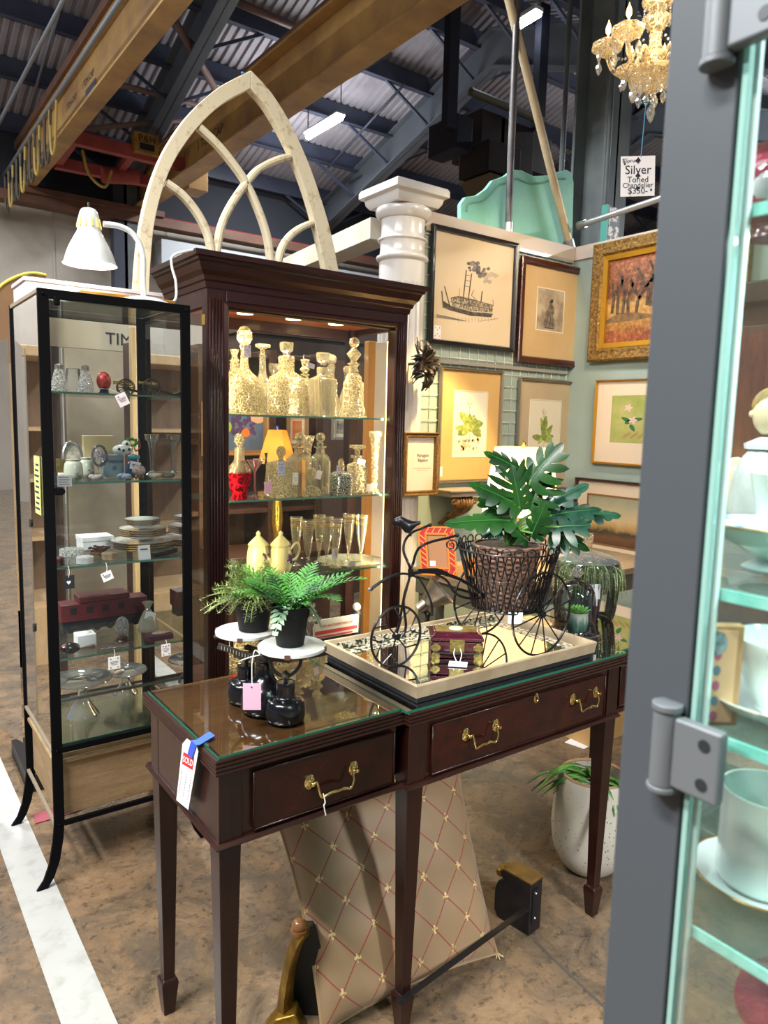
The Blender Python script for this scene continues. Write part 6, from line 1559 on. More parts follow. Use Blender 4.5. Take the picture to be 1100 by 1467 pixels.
for k in range(6):
    f = bw+.004+k*(hh-2*bw)/6
    for u0_ in (.007, wd-bw+.007): m.bar(bl+uu*u0_+vv*(f+.018)+ww*.010, bl+uu*(u0_+.021)+vv*f+ww*.010, .003, .001, up=ww)
m.build('stripe', mat('frame_yellow', '#e0b45c', .45), rp)
m = MB(); rectf(m, bw, bw, wd-bw, hh-bw, 0, .004); m.build('backing', mat('kraft2', '#b07c52', .6), rf)
m = MB(); rectf(m, bw+.006, bw+.004, bw+.03, bw+.026, .004, .005); m.build('sticker', TAGP, rf)
m = MB(); m.obox(PD(672, 815, pc_+Vector((.0, 0, 0)))-Vector((0, 0, .0)), uu*.03, vv*.045, ww*.006)
o = m.build('orange_frame', OR, bevel=.002); setp(o, 'plain orange wooden frame half hidden behind the wire basket', 'frame')
# silver reflector spotlight on a stand
sp0 = Vector((1.60, 1.90, 0)); st2 = thing('reflector_floor_lamp', 'brushed silver cone reflector floor lamp behind the tray', 'lamp', sp0)
a, b2_ = PD(641, 838, sp0), PD(600, 873, sp0); SIL = mat('brushed_silver', '#d8d0c2', .3, metal=1, c2='#b9b0a2', sc_=40)
d = (a-b2_).normalized()
MB().lathe([(.019, 0), (.021, .001), (.021, .035), (.026, .037), (.058, .105), (.060, .108), (.057, .106)], b2_, 40, axis=d, caps=False).build('reflector', SIL, st2)
MB().lathe([(.001, -.001), (.019, 0)], b2_, 24, axis=d).build('cap', SIL, st2)
jn = PD(613, 880, sp0); MB().sphere(jn, .011, 12, 8).build('swivel', BLK, st2)
MB().cyl((jn.x, jn.y, 0.02), jn, .006, n=10).build('pole', BLK, st2); MB().lathe([(.001, 0), (.10, 0), (.10, .015), (.001, .02)], (jn.x, jn.y, 0), 32).build('base', BLK, st2)
MB().cyl(jn, b2_, .005, n=8).build('arm', BLK, st2)
# ================================================================ PICTURES
PGL = pane('picture_glass', '#f8f8f6', .8)
def picture(name, label, o, u, v, w, h, n, fw, fm, matm, mw, art, depth=.025, group=None, inner=None, fin=None):
    """framed picture: o lower-left corner on the wall, u right, v up, n towards the room; returns thing and art-mapping function"""
    o, u, v, n = map(Vector, (o, u, v, n)); u.normalize(); v.normalize(); n.normalize()
    t = thing(name, label, 'picture', o, 0, group)
    P = lambda a, b, d=0: o+u*a+v*b+n*d
    R = []
    for ins, d in ((0, 0), (0, depth*.8), (fw*.15, depth), (fw*.55, depth*.72), (fw*.8, depth*.85), (fw, depth*.5), (fw, 0)):
        R.append([P(ins, ins, d), P(w-ins, ins, d), P(w-ins, h-ins, d), P(ins, h-ins, d)])
    MB().rings(R, True, False, False, loop=True).build('frame', fm, t, bevel=.0008)
    k = fw
    if fin:
        R = [[P(a, a, d), P(w-a, a, d), P(w-a, h-a, d), P(a, h-a, d)] for a, d in ((fw-.001, .002), (fw-.001, depth*.62), (fw+fin[0], depth*.5), (fw+fin[0], .002))]
        MB().rings(R, True, False, False, loop=True).build('inner_frame', fin[1], t); k = fw+fin[0]
    mr = MB()
    a0, a1, b0, b1 = k+mw[0], w-k-mw[0], k+mw[1], h-k-mw[2]
    mr.add([P(k-.002, k-.002, .004), P(w-k+.002, k-.002, .004), P(w-k+.002, h-k+.002, .004), P(k-.002, h-k+.002, .004), P(a0, b0, .004), P(a1, b0, .004), P(a1, b1, .004), P(a0, b1, .004)],
           [(0, 1, 5, 4), (1, 2, 6, 5), (2, 3, 7, 6), (3, 0, 4, 7)])
    if mw[0] > 0: mr.build('mount', matm, t)
    if inner:
        R = [[P(a0-a, b0-a, d), P(a1+a, b0-a, d), P(a1+a, b1+a, d), P(a0-a, b1+a, d)] for a, d in ((inner[0], .0042), (inner[0], .006), (0, .006), (0, .0042))]
        MB().rings(R, True, False, False, loop=True).build('fillet', inner[1], t)
    ar = MB().add([P(a0, b0, .003), P(a1, b0, .003), P(a1, b1, .003), P(a0, b1, .003)], [(0, 1, 2, 3)]).build('artwork', art, t)
    A = lambda s, q, d=.0035: P(a0+(a1-a0)*s, b0+(b1-b0)*q, d)
    return t, A, ar, P
def shape(A, pts, m, nm, par, d=.0036):
    vs = [A(a, b, d) for a, b in pts]; MB().add(vs, [tuple(range(len(vs)))]).build(nm, m, par)
def strokes(A, L, r, m, nm, par, d=.0038):
    mb = MB()
    for pl in L:
        for i in range(len(pl)-1):
            a, b = A(*pl[i], d), A(*pl[i+1], d); t = (b-a); n_ = (A(0, 0, d+.01)-A(0, 0, d)).normalized(); s = t.cross(n_)
            if s.length < 1e-9: continue
            s = s.normalized()*(r*(1 if len(pl) < 3 else (1.25-.5*i/len(pl)))); mb.add([a-s, a+s, b+s, b-s], [(0, 1, 2, 3)])
    mb.build(nm, m, par)
YW = YB-.02
X_ = Vector((1, 0, 0)); Z_ = Vector((0, 0, 1)); Yn = Vector((0, -1, 0))
BLKF = mat('black_frame_wood', '#131316', .3, coat=.4); MAHF = wood('mahogany_frame', '#4a1c12', '#2e100b', .25, 6, (4, 4, 4), .5)
GLDF = mat('ornate_gold', '#a07a3a', .4, metal=.6, c2='#5f4422', sc_=55, bmp=1.0, bdist=.01); GLD2 = mat('bright_gold', '#c9972f', .3, metal=.7)
PWT = mat('pewter', '#8c8170', .35, metal=.6)
PAPER = mat('aged_paper', '#d2c0a4', .8, c2='#cbb796', sc_=2); PAPW = mat('print_paper', '#d9cfba', .8)
INK = mat('print_ink', '#34302e', .8, c2='#5e5750', sc_=40); INK2 = mat('ink_light', '#8b8177', .8)
# wire grid on the wall
t = thing('wire_grid_panel', 'white wire display grid fixed to the booth wall behind the pictures', 'wire grid', (2.7, YB, 1))
mb = MB(); y = YB-.008
for k in range(18): mb.cyl((2.72+k*.076, y, 1.13), (2.72+k*.076, y, 2.60), .0022, n=5)
for k in range(20): mb.cyl((2.72, y-.004, 1.14+k*.076), (4.01, y-.004, 1.14+k*.076), .0022, n=5)
mb.build('grid', mat('wire_white', '#d9d9d4', .4), t)
for z in (2.60, 1.86): MB().box((2.72, YB-.02, z), (4.01, YB-.004, z+.022)).build('rail', mat('rail_alu', '#b9b6ae', .35, metal=.6), t)
# steamboat
a, b_ = PY(612, 495, YW), PY(741, 345, YW); ship_w = b_.x-a.x
zb_ = PY(612, 489, YW).z-.012; ztp = PY(612, 319, YW).z
SHP = mat('boat_paper', '#d3c2a6', .8, c2='#cdb99a', sc_=1.5)
t, A, ar, P = picture('steamboat_print', 'black framed ink print of a smoking paddle steamer on cream paper', (a.x, YW, zb_), X_, Z_, ship_w, ztp-zb_, Yn, .03, BLKF, SHP, (0, 0, 0), SHP)
H0 = lambda x, y: ((x-135)/(470-135), 1-(y-75)/(530-75))   # picture read off an enlarged crop
def Q(pts): # perspective-free placement from the enlarged crop (vertical edges converge, so map by column)
    out = []
    for x, y in pts:
        s = (x-135)/335; top = 75+s*80; bot = 495+s*45; out.append((s, 1-(y-top)/(bot-top)))
    return out
shape(A, Q([(178, 375), (200, 385), (290, 410), (380, 418), (388, 405), (360, 400), (300, 395), (210, 370), (172, 345)]), INK, 'hull', ar)
shape(A, Q([(205, 340), (235, 330), (300, 345), (385, 370), (385, 400), (300, 392), (210, 370)]), mat('deck_ink', '#b6a78e', .8, c2='#5a524a', sc_=60, stretch=(3, 1, 1), lo=.46, hi=.52), 'decks', ar, .0037)
strokes(A, [Q([(168, 310), (176, 375)]), Q([(178, 292), (203, 372)]), Q([(265, 232), (256, 345)]), Q([(288, 245), (277, 352)]), Q([(336, 315), (332, 360)])], .0042, INK, 'stack', ar, .004)
strokes(A, [Q([(262, 250), (288, 256)]), Q([(262, 270), (286, 276)]), Q([(260, 292), (284, 298)]), Q([(205, 338), (232, 333), (300, 350), (388, 372)]), Q([(202, 352), (300, 372), (388, 388)]), Q([(240, 300), (238, 340)]), Q([(300, 310), (290, 330), (310, 345)]), Q([(384, 350), (388, 372), (378, 376)])], .0016, INK, 'rigging', ar, .004)
strokes(A, [Q([(150, 400+3*k), (225+12*k, 418+3*k)]) for k in range(5)]+[Q([(240+14*k, 416), (242+14*k, 436-(k % 3)*4)]) for k in range(12)]+[Q([(330, 432), (412, 424)])], .0016, INK2, 'water', ar, .004)
rnd = random.Random(4)
SMK = mat('smoke_dark', '#4c4646', .9, c2='#8d837c', sc_=25); SMK2 = mat('smoke_pale', '#a0948a', .9, c2='#c3b29a', sc_=20)
for (cx_, cy_, r, m, n_) in ((292, 222, 26, SMK, 16), (335, 240, 24, SMK, 12), (372, 262, 28, SMK2, 18)):
    mb = MB()
    for k in range(n_):
        x, y = cx_+rnd.uniform(-r, r), cy_+rnd.uniform(-r*.7, r*.7); q = rnd.uniform(5, 13)
        L = Q([(x+q*cos(a_), y+q*.8*sin(a_)) for a_ in [2*PI*j/10 for j in range(10)]]); mb.add([A(s, v_, .0036+.00003*k) for s, v_ in L], [tuple(range(10))])
    mb.build('smoke', m, ar)
MB().obox(A(.06, .06, .005)+Vector((-.0, -.001, 0)), X_*.026, Yn*.0006, Z_*.042).build('price_card', TAGP, t)
mb = MB()
for k, (a_, b2_) in enumerate(((-.5, .6), (.5, .6), (0, .35), (-.5, -.35), (.5, -.35), (0, -.1), (-.5, -.7), (.5, -.7))):
    p = A(.06, .06, .0065)+X_*(a_*.03)+Z_*(b2_*.05); mb.prism([(0, -1), (.8, .1), (.45, .6), (0, .3), (-.45, .6), (-.8, .1)], p, X_*.0055, Z_*.0055, Yn*.0004)
mb.build('pip', mat('pipred', '#c01f38', .6), t)
# portrait print
def rectpic(px0, pyb, px1, pyt, y=YW): a = PY(px0, pyb, y); b = PY(px1, pyt, y); return a, b.x-a.x
a = PY(738, 512, YW-.01); b_ = PY(826, 520, YW-.01); ztp = PY(738, 362, YW-.01).z; zb_ = a.z-.03
t, A, ar, P = picture('portrait_print', 'mahogany framed sepia figure print in a tan mount beside the steamboat', (a.x, YW-.012, zb_), X_, Z_, b_.x-a.x, ztp-zb_-.01, Yn, .045, MAHF, mat('tan_mount', '#b99a6c', .85, c2='#c3a77c', sc_=2), (.13, .18, .13), mat('sepia_art', '#b3a48f', .8, c2='#8b7b68', sc_=9, lo=.4, hi=.6), inner=(.006, mat('fillet_cream', '#e3d8c2', .5)))
G1 = mat('figure_grey', '#4f4640', .8, c2='#8a7c6e', sc_=30)
shape(A, [(.32, .05), (.25, .18), (.34, .32), (.30, .42), (.42, .55), (.44, .70), (.55, .78), (.60, .72), (.56, .66), (.62, .6), (.66, .45), (.60, .38), (.68, .25), (.72, .12), (.66, .05)], G1, 'figure', ar)
shape(A, [(.45, .68), (.50, .76), (.58, .78), (.60, .72), (.54, .68)], mat('figure_dark', '#2c2624', .8), 'hair', ar, .004)
strokes(A, [[(.35, .1), (.42, .3), (.40, .45)], [(.5, .08), (.52, .3), (.48, .5)], [(.62, .12), (.58, .3)], [(.3, .06), (.7, .06)]], .002, mat('figure_dark', '#2c2624', .8), 'fold', ar, .0042)
MB().obox(P(.60-.02, .10, .006), X_*.02, Yn*.0005, Z_*.033).build('price_card', TAGP, t)
# botanicals
GRN = mat('bot_green', '#7d8c3c', .8, c2='#a9b45c', sc_=40); GRD = mat('bot_dark', '#5d6f34', .8, c2='#8a9646', sc_=40); PKF = mat('bot_pink', '#c79a7c', .8, c2='#d8bd8e', sc_=60)
def leafshape(A, c, ang, L, w, m, par, asp, d=.0037):
    pts = []
    for k in range(14):
        t_ = 2*PI*k/14; x, y = L*cos(t_), w*sin(t_)*(1-.25*cos(t_)); pts.append((c[0]+(x*cos(ang)-y*sin(ang)), c[1]+(x*sin(ang)+y*cos(ang))*asp))
    shape(A, pts, m, 'printed_leaf', par, d)
def botanical(label, px0, px1, pyt, pyb, mwid, seed, n, paper, mountc):
    a = PY(px0, pyb, YW); b_ = PY(px1, pyb, YW); ztp = PY(px0, pyt, YW).z
    t, A, ar, P = picture('botanical_print', label, (a.x, YW, a.z), X_, Z_, b_.x-a.x, ztp-a.z, Yn, .018, PWT, mountc, mwid, paper, group='framed botanical prints', inner=(.004, mat('fillet_cream', '#e3d8c2', .5)))
    rnd = random.Random(seed)
    for k in range(n):
        an = rnd.uniform(-.6, PI+.6); r = rnd.uniform(.04, .30); c = (.5+r*cos(an)*.9, .46+r*sin(an)*.75)
        leafshape(A, c, an+rnd.uniform(-.3, .3), rnd.uniform(.12, .19), rnd.uniform(.055, .085), (GRN, GRD)[k % 2], ar, .68, .0036+.00002*k)
    for k in range(26):
        c = (.5+rnd.uniform(-.32, .32), .20+rnd.uniform(-.09, .08)); leafshape(A, c, rnd.uniform(0, 3), .04, .028, (PKF, GRD)[k % 4 == 0], ar, .68, .0042)
    strokes(A, [[(.5, .25), (.5, .5), (.46, .7), (.44, .86)], [(.5, .5), (.6, .7)], [(.44, .8), (.38, .84)], [(.46, .75), (.52, .82)]], .0016, GRD, 'printed_stem', ar, .0043)
    for c in ((.44, .87), (.38, .85), (.52, .83), (.42, .80)): leafshape(A, c, .6, .02, .014, PKF, ar, .68, .0045)
    return t, A, P
t, A, P = botanical('pewter framed botanical print of broad green leaves and pale blossom below the steamboat', 624, 712, 524, 692, (.105, .14, .12), 3, 30, PAPW, mat('mount_ochre', '#c9a468', .85, c2='#c09a5e', sc_=2))
MB().obox(P(.03, .07, .006), X_*.015, Yn*.0005, Z_*.03).build('price_card', TAGP, t)
botanical('pewter framed botanical print of a slender leafy sprig behind the table lamp', 735, 812, 540, 705, (.10, .15, .12), 9, 16, mat('print_paper2', '#cfc6b2', .8), mat('mount_grey', '#b3a184', .85, c2='#a8967a', sc_=2))
# framed certificate in front of the column
yc_ = 3.10; a = PY(574, 711, yc_); b_ = PY(624, 709, yc_); ztp = PY(574, 619, yc_).z
t, A, ar, P = picture('framed_certificate', 'small gold beaded frame holding a printed certificate by the cabinet side', (a.x, yc_, a.z), X_, Z_, b_.x-a.x, ztp-a.z, Yn, .028, mat('antique_gold', '#8a6a3a', .4, metal=.6, c2='#5a4428', sc_=90, bmp=.6), mat('cert_paper', '#c9c4ba', .7), (0, 0, 0), mat('cert_paper', '#c9c4ba', .7))
text('lettering', 'Paragon\nSquare', mat('cert_ink', '#5a5450', .8), ar, A(.6, .62, .0045), X_, Z_, .026)
strokes(A, [[(.3, .42), (.9, .42)], [(.4, .38), (.8, .38)]], .0012, INK2, 'small_print', ar)
MB().box((a.x+.02, yc_, a.z-.02), (b_.x-.02, yc_+.1, a.z)).build('ledge', WHT, t) if False else None
# right wall (x = XB): viewer's right is -Y
U2 = Vector((0, -1, 0)); N2 = Vector((-1, 0, 0)); XW = XB-.02
a = PX(842, 519, XW-.02); ztp = PX(850, 352, XW-.02).z
AUT, nt, b2 = base('autumn_art'); cc_ = coord(nt, kind='Object'); sx = nt.nodes.new('ShaderNodeSeparateXYZ'); nt.links.new(cc_, sx.inputs[0])
n1 = noise(nt, cc_, 14, 8, .75); n2_ = noise(nt, cc_, 34, 6, .7)
mapr = nt.nodes.new('ShaderNodeMath'); mapr.operation = 'MULTIPLY_ADD'; mapr.inputs[1].default_value = 1.25; mapr.inputs[2].default_value = -.28
nt.links.new(sx.outputs['Z'], mapr.inputs[0]); adn = nt.nodes.new('ShaderNodeMath'); adn.operation = 'ADD'; nt.links.new(mapr.outputs[0], adn.inputs[0])
sc2_ = nt.nodes.new('ShaderNodeMath'); sc2_.operation = 'MULTIPLY'; sc2_.inputs[1].default_value = .35; nt.links.new(n1, sc2_.inputs[0]); nt.links.new(sc2_.outputs[0], adn.inputs[1])
low = ramp(nt, adn.outputs[0], [(.0, '#5a2e1c'), (.1, '#8a4a26'), (.17, '#a07a34'), (.34, '#d0aa58'), (.40, '#2e2018'), (.52, '#5c4028'), (.62, '#8a5a3a'), (.72, '#b0623f'), (.9, '#cf9a6c')])
hi_ = ramp(nt, n2_, [(.4, '#2e211a'), (.52, '#a5532f'), (.66, '#d9a060')])
nt.links.new(mixc(nt, .45, low, hi_), b2.inputs['Base Color']); b2.inputs['Roughness'].default_value = .5
wA = 1.05
t, A, ar, P = picture('autumn_painting', 'ornate gold framed oil painting of an autumn wood by a stream', (XW-.0, a.y, a.z), U2, Z_, wA, ztp-a.z, N2, .085, GLDF, GLD2, (0, 0, 0), AUT, depth=.04, fin=(.03, GLD2))
DK = mat('trunk_paint', '#33251c', .8, c2='#6a5038', sc_=30)
TRK = [[(.05, .36), (.06, .55), (.04, .72)], [(.10, .34), (.10, .55), (.13, .75)], [(.15, .34), (.16, .58), (.12, .8)], [(.20, .33), (.19, .5), (.23, .7)], [(.27, .33), (.28, .48), (.34, .62), (.45, .78)], [(.34, .62), (.30, .76), (.26, .86)], [(.38, .67), (.40, .82), (.36, .92)], [(.3, .5), (.24, .62), (.2, .74)], [(.45, .78), (.55, .82), (.6, .9)]]
strokes(A, TRK+[[(p[0]*.6+.33, p[1]*.8+.12) for p in L] for L in TRK[:5]], .009, DK, 'tree', ar, .0042)
shape(A, [(.0, .28), (.12, .36), (.25, .34), (.4, .3), (.5, .27), (.3, .25), (.0, .24)], mat('bank_paint', '#5a432a', .8, c2='#8a6a3c', sc_=20), 'bank', ar, .0038)
# orchid print
a = PX(849, 663, XW); ztp = PX(856, 545, XW).z
ORC = mat('orchid_art', '#8f9a4c', .6, c2='#b9b070', sc_=6, lo=.35, hi=.7, detail=8)
t, A, ar, P = picture('blossom_print', 'thin gold framed blossom print in a wide cream mount on the grey-green wall', (XW, a.y, a.z), U2, Z_, .62, ztp-a.z, N2, .012, GLD2, mat('mount_cream', '#dcc7ae', .85), (.115, .13, .09), ORC)
for c, an in (((.38, .45), .5), (.62 and (.55, .5), .2), ((.45, .32), -1.1), ((.3, .5), 2.6)): leafshape(A, c, an, .10, .045, mat('leaf_dk', '#2f6a3a', .7), ar, .8, .004)
for c in ((.35, .74), (.45, .48)):
    for k in range(5): leafshape(A, (c[0]+.05*cos(k*1.256), c[1]+.045*sin(k*1.256)), k*1.256, .045, .024, mat('petal_pk', '#e2bfb4', .7), ar, .9, .0045)
for k in range(8): leafshape(A, (.3+.05*k, .14+.03*(k % 3)), 1.2, .06, .02, mat('petal_tan', '#a58a50', .7), ar, .9, .0044)
# landscape
a = PX(820, 792, XW); ztp = PX(824, 683, XW).z
LND, nt, b2 = base('landscape_art'); cc_ = coord(nt); sx = nt.nodes.new('ShaderNodeSeparateXYZ'); nt.links.new(cc_, sx.inputs[0]); n1 = noise(nt, cc_, 9, 7, .7)
ma = nt.nodes.new('ShaderNodeMath'); ma.operation = 'MULTIPLY_ADD'; ma.inputs[1].default_value = 2.6; ma.inputs[2].default_value = -.35; nt.links.new(sx.outputs['Z'], ma.inputs[0])
mb2 = nt.nodes.new('ShaderNodeMath'); mb2.operation = 'MULTIPLY_ADD'; mb2.inputs[1].default_value = .3; nt.links.new(n1, mb2.inputs[0]); nt.links.new(ma.outputs[0], mb2.inputs[2])
nt.links.new(ramp(nt, mb2.outputs[0], [(.05, '#4a2f22'), (.25, '#6f4a32'), (.34, '#3c3a2c'), (.42, '#b08a54'), (.55, '#cdb184'), (.75, '#b3aa8c'), (.9, '#9c9a80')]), b2.inputs['Base Color'])
t, A, ar, P = picture('landscape_print', 'dark wood framed dusky landscape in a double mount, lowest on the grey-green wall', (XW, a.y, a.z-.02), U2, Z_, .85, ztp-a.z+.02, N2, .022, MAHF, mat('mount_cream', '#dcc7ae', .85), (.09, .10, .09), LND, inner=(.012, mat('fillet_brown', '#8a6238', .5)))
# acanthus wall bracket
p = PY(668, 752, 3.2); brk = thing('gilt_wall_bracket', 'gilded carved acanthus wall bracket shelf on the yellow lit wall', 'wall bracket', (p.x, YB, p.z))
a, b_ = PY(646, 713, 3.2), PY(688, 715, 3.2); GW = mat('gilt_wood', '#8a6436', .45, metal=.35, c2='#4a3220', sc_=40, bmp=.5)
MB().prism([(a.x-.02, YB-.005), (a.x, 3.2), (b_.x, 3.2), (b_.x+.02, YB-.005)], (0, 0, a.z), X_, (0, 1, 0), (0, 0, .03)).build('shelf', mat('stone_grey', '#9a8f80', .6), brk, bevel=.003)
MB().prism([(a.x-.03, YB-.005), (a.x-.012, 3.185), (b_.x+.012, 3.185), (b_.x+.03, YB-.005)], (0, 0, a.z+.03), X_, (0, 1, 0), (0, 0, .012)).build('shelf_top', mat('stone_grey', '#9a8f80', .6), brk, bevel=.003)
m = MB(); cxb = (a.x+b_.x)/2
for k in range(7):
    f = (k-3)/3; m.tube([(cxb+f*.07, 3.24, a.z-.005), (cxb+f*.065, 3.215, a.z-.04), (cxb+f*.05, 3.24, a.z-.09), (cxb+f*.03-.03, 3.30, a.z-.13), (cxb+f*.015-.05, YB-.01, a.z-.18)], [.014, .013, .011, .008, .005], 8, sub=4)
for s in (-1, 1): m.tube([(cxb+s*.085+.022*cos(t)*(1-t/12), 3.21, a.z-.03+.022*sin(t)*(1-t/12)) for t in [k*.5 for k in range(18)]], .006, 6)
m.build('acanthus_carving', GW, brk)
m = MB()
for k in range(9): an = -2.2+k*.22; m.tube([(cxb-.03, YB-.06, a.z-.11), (cxb-.03+.05*cos(an), YB-.07, a.z-.13+.05*sin(an)), (cxb-.03+.085*cos(an), YB-.04, a.z-.13+.085*sin(an))], [.012, .011, .003], 6, sub=4)
m.build('shell_carving', GW, brk)
# black carved ornament next to the cabinet
yo = 3.05; a = PY(606, 520, yo); co = thing('carved_leaf_ornament', 'black glossy carved leaf ornament hanging between the column and the cabinet corner', 'ornament', a)
m = MB(); rnd = random.Random(14)
for k in range(46):
    an = rnd.uniform(-3.1, 3.1); r = .09; st_ = a+X_*(.06*cos(an)*.5)+Z_*(.05*sin(an)*.5); L_ = rnd.uniform(.75, 1.25); en = a+X_*(.085*L_*cos(an))+Z_*(.12*L_*sin(an)); md = (st_+en)/2+Vector((rnd.uniform(-.02, .02), rnd.uniform(-.06, -.01), rnd.uniform(-.02, .02)))
    m.tube([st_, md, en], [.012, .013, .009, .003], 7, sub=4)
m.sphere(a+Vector((0, .01, 0)), (.045, .02, .07), 16, 10); m.build('carving', mat('ebony_gloss', '#120e0c', .35, c2='#241c17', sc_=40, coat=.15, spec=.4, bmp=.8), co)
MB().cyl(a+Vector((0, .0, 0)), (a.x, 3.2, a.z), .008, n=8).build('hook', BLK, co)

# ================================================================ UNDER THE TABLE
# big patterned cushion
PIL, nt, b2 = base('cushion_fabric'); uv = nt.nodes.new('ShaderNodeUVMap'); sx = nt.nodes.new('ShaderNodeSeparateXYZ'); nt.links.new(uv.outputs[0], sx.inputs[0])
def mth(op, a, b=None, c=None):
    n = nt.nodes.new('ShaderNodeMath'); n.operation = op
    for i, q in enumerate((a, b, c)):
        if q is None: continue
        if hasattr(q, 'links'): nt.links.new(q, n.inputs[i])
        else: n.inputs[i].default_value = q
    return n.outputs[0]
NX, NY = 5.0, 4.2
su_, sv_ = mth('MULTIPLY', sx.outputs['X'], NX), mth('MULTIPLY', sx.outputs['Y'], NY)
p1, p2_ = mth('ADD', su_, sv_), mth('SUBTRACT', su_, sv_)
def tri_(p): return mth('ABSOLUTE', mth('SUBTRACT', mth('FRACT', p), .5))
t1, t2 = tri_(p1), tri_(p2_)   # .5 at the lines
l1 = mth('GREATER_THAN', t1, .483); l2 = mth('GREATER_THAN', t2, .483)
line = mth('MAXIMUM', l1, l2)
dx_, dy_ = mth('SUBTRACT', .5, t1), mth('SUBTRACT', .5, t2)
rad = mth('SQRT', mth('ADD', mth('MULTIPLY', dx_, dx_), mth('MULTIPLY', dy_, dy_)))
ang_ = mth('ARCTAN2', dy_, dx_)
pet = mth('LESS_THAN', rad, mth('MULTIPLY_ADD', mth('ABSOLUTE', mth('SINE', mth('MULTIPLY', ang_, 2.0))), .065, .06))
nz = noise(nt, coord(nt), 160, 2); nf = noise(nt, coord(nt), 5, 4)
fab = ramp(nt, nf, [(.3, '#8a6f50'), (.7, '#9a7d5b')])
c = mixc(nt, line, fab, '#8c2f2c'); c = mixc(nt, pet, c, ramp(nt, nz, [(.45, '#8a6a3a'), (.55, '#d8bd84')]))
nt.links.new(c, b2.inputs['Base Color']); b2.inputs['Roughness'].default_value = .55; b2.inputs['Sheen Weight'].default_value = .3; bump(nt, b2, nz, .1, .001)
p0_ = thing('cushion', 'large tan cushion with a red trellis and gold flower pattern leaning under the table', 'cushion', (1.15, 1.45, 0))
# corner points in world (leaning, lower edge to the front)
cBL, cBR, cTR, cTL = PZ(462, 1480, .015), PZ(712, 1366, .02), PD(655, 1085, (1.42, 1.56, 0)), PD(386, 1140, (.93, 1.62, 0))
nrm = ((cBR-cBL).cross(cTL-cBL)).normalized()
if nrm.y > 0: nrm = -nrm
NU = 40; rnd = random.Random(3)
vs, fs, uvs = [], [], []
def cush(u, v, s):
    b = cBL.lerp(cBR, u).lerp(cTL.lerp(cTR, u), v)
    e = (4*u*(1-u))**.42*(4*v*(1-v))**.42
    pin = .03*(1-(4*u*(1-u))**.5)*(1 if .1 < v < .9 else 1)
    cen = (cBL+cBR+cTL+cTR)/4
    k = 1-.10*(4*u*(1-u) if (v < .02 or v > .98) else 0)
    pull = (cen-b)*(.07*((4*u*(1-u))*(2*abs(v-.5))**6+(4*v*(1-v))*(2*abs(u-.5))**6))
    wr = .006*sin(14*u+5*v)*e*(1-v)+.004*sin(22*v+3*u)*e
    return b+pull+nrm*(s*(.085*e+wr))
for s in (1, -1):
    o_ = len(vs)
    for i in range(NU+1):
        for j in range(NU+1): vs.append(cush(i/NU, j/NU, s)); uvs.append((i/NU, j/NU))
    for i in range(NU):
        for j in range(NU):
            a = o_+i*(NU+1)+j; fs.append((a, a+NU+1, a+NU+2, a+1))
mb = MB(); mb.add(vs, fs, True); ob = mb.build('cover', PIL, p0_, ang=80)
ul = ob.data.uv_layers.new(name='UVMap')
for pl in ob.data.polygons:
    for li in pl.loop_indices: ul.data[li].uv = uvs[ob.data.loops[li].vertex_index]
pp = [cush(0, j/20, 0) for j in range(21)]; MB().tube(pp, .004, 6).build('piping', mat('piping', '#9a7c58', .7), p0_)
pp = [cush(j/20, 0, 0) for j in range(21)]; MB().tube(pp, .004, 6).build('piping', mat('piping', '#9a7c58', .7), p0_)
pp = [cush(1, j/20, 0) for j in range(21)]; MB().tube(pp, .004, 6).build('piping', mat('piping', '#9a7c58', .7), p0_)
for c_ in (cBR,):
    m = MB(); 
    for k in range(8): m.cyl(c_, c_+Vector((.012*cos(k), .012*sin(k)-.01, -.006+.004*(k % 3))), .0025, .001, 5)
    m.build('corner_tuft', mat('tuft', '#c9b78f', .8), p0_)
MB().tube([PD(588, 1440, (1.1, 1.3, 0)), PD(592, 1425, (1.1, 1.3, 0)), PD(596, 1430, (1.1, 1.3, 0)), PD(594, 1445, (1.1, 1.3, 0))], .002, 6, sub=4).build('zip_pull', BLK, p0_) if False else None
# gilt frame piece left of the cushion
gb = thing('gilt_mirror_frame', 'old gilt wood curved frame with a black back lying behind the cushion', 'frame', (.9, 1.6, 0))
gp = PZ(412, 1475, .0); GLT = mat('gold_leaf', '#a8842f', .35, metal=.75, c2='#6f5018', sc_=30, bmp=.6, detail=9)
P1 = [(430, 1330), (421, 1345), (409, 1375), (401, 1410), (397, 1440), (395, 1467), (393, 1500)]
P2_ = [(442, 1340), (434, 1352), (425, 1380), (420, 1412), (418, 1440), (420, 1467), (424, 1500)]
A_ = spline([PD(x, y, gp) for x, y in P1], 5); B_ = spline([PD(x, y, gp) for x, y in P2_], 5); R = []
for a, b in zip(A_, B_):
    m_ = (a+b)/2-f0*.02; R.append([a, m_, b, b+f0*.04, a+f0*.04])
MB().rings(R, True, True, True).build('gilt_rail', GLT, gb, ang=50)
MB().prism([((PD(x, y, gp)-gp).dot(r0), (PD(x, y, gp)-gp).z) for x, y in [(430, 1345), (445, 1345), (475, 1420), (500, 1500), (405, 1500), (412, 1400)]], gp+f0*.045, r0, (0, 0, 1), f0*.02).build('back_panel', BLK, gb)
m = MB(); c_ = PD(428, 1325, gp); m.sphere(c_, (.018, .018, .017), 16, 10); m.lathe([(.012, -.03), (.018, -.02), (.02, -.01)], c_, 16); m.build('ball_finial', mat('bronzed_wood', '#8a5a30', .35, coat=.4), gb)
m = MB(); ft = [(380, 1467), (396, 1448), (425, 1440), (450, 1500), (370, 1500)]
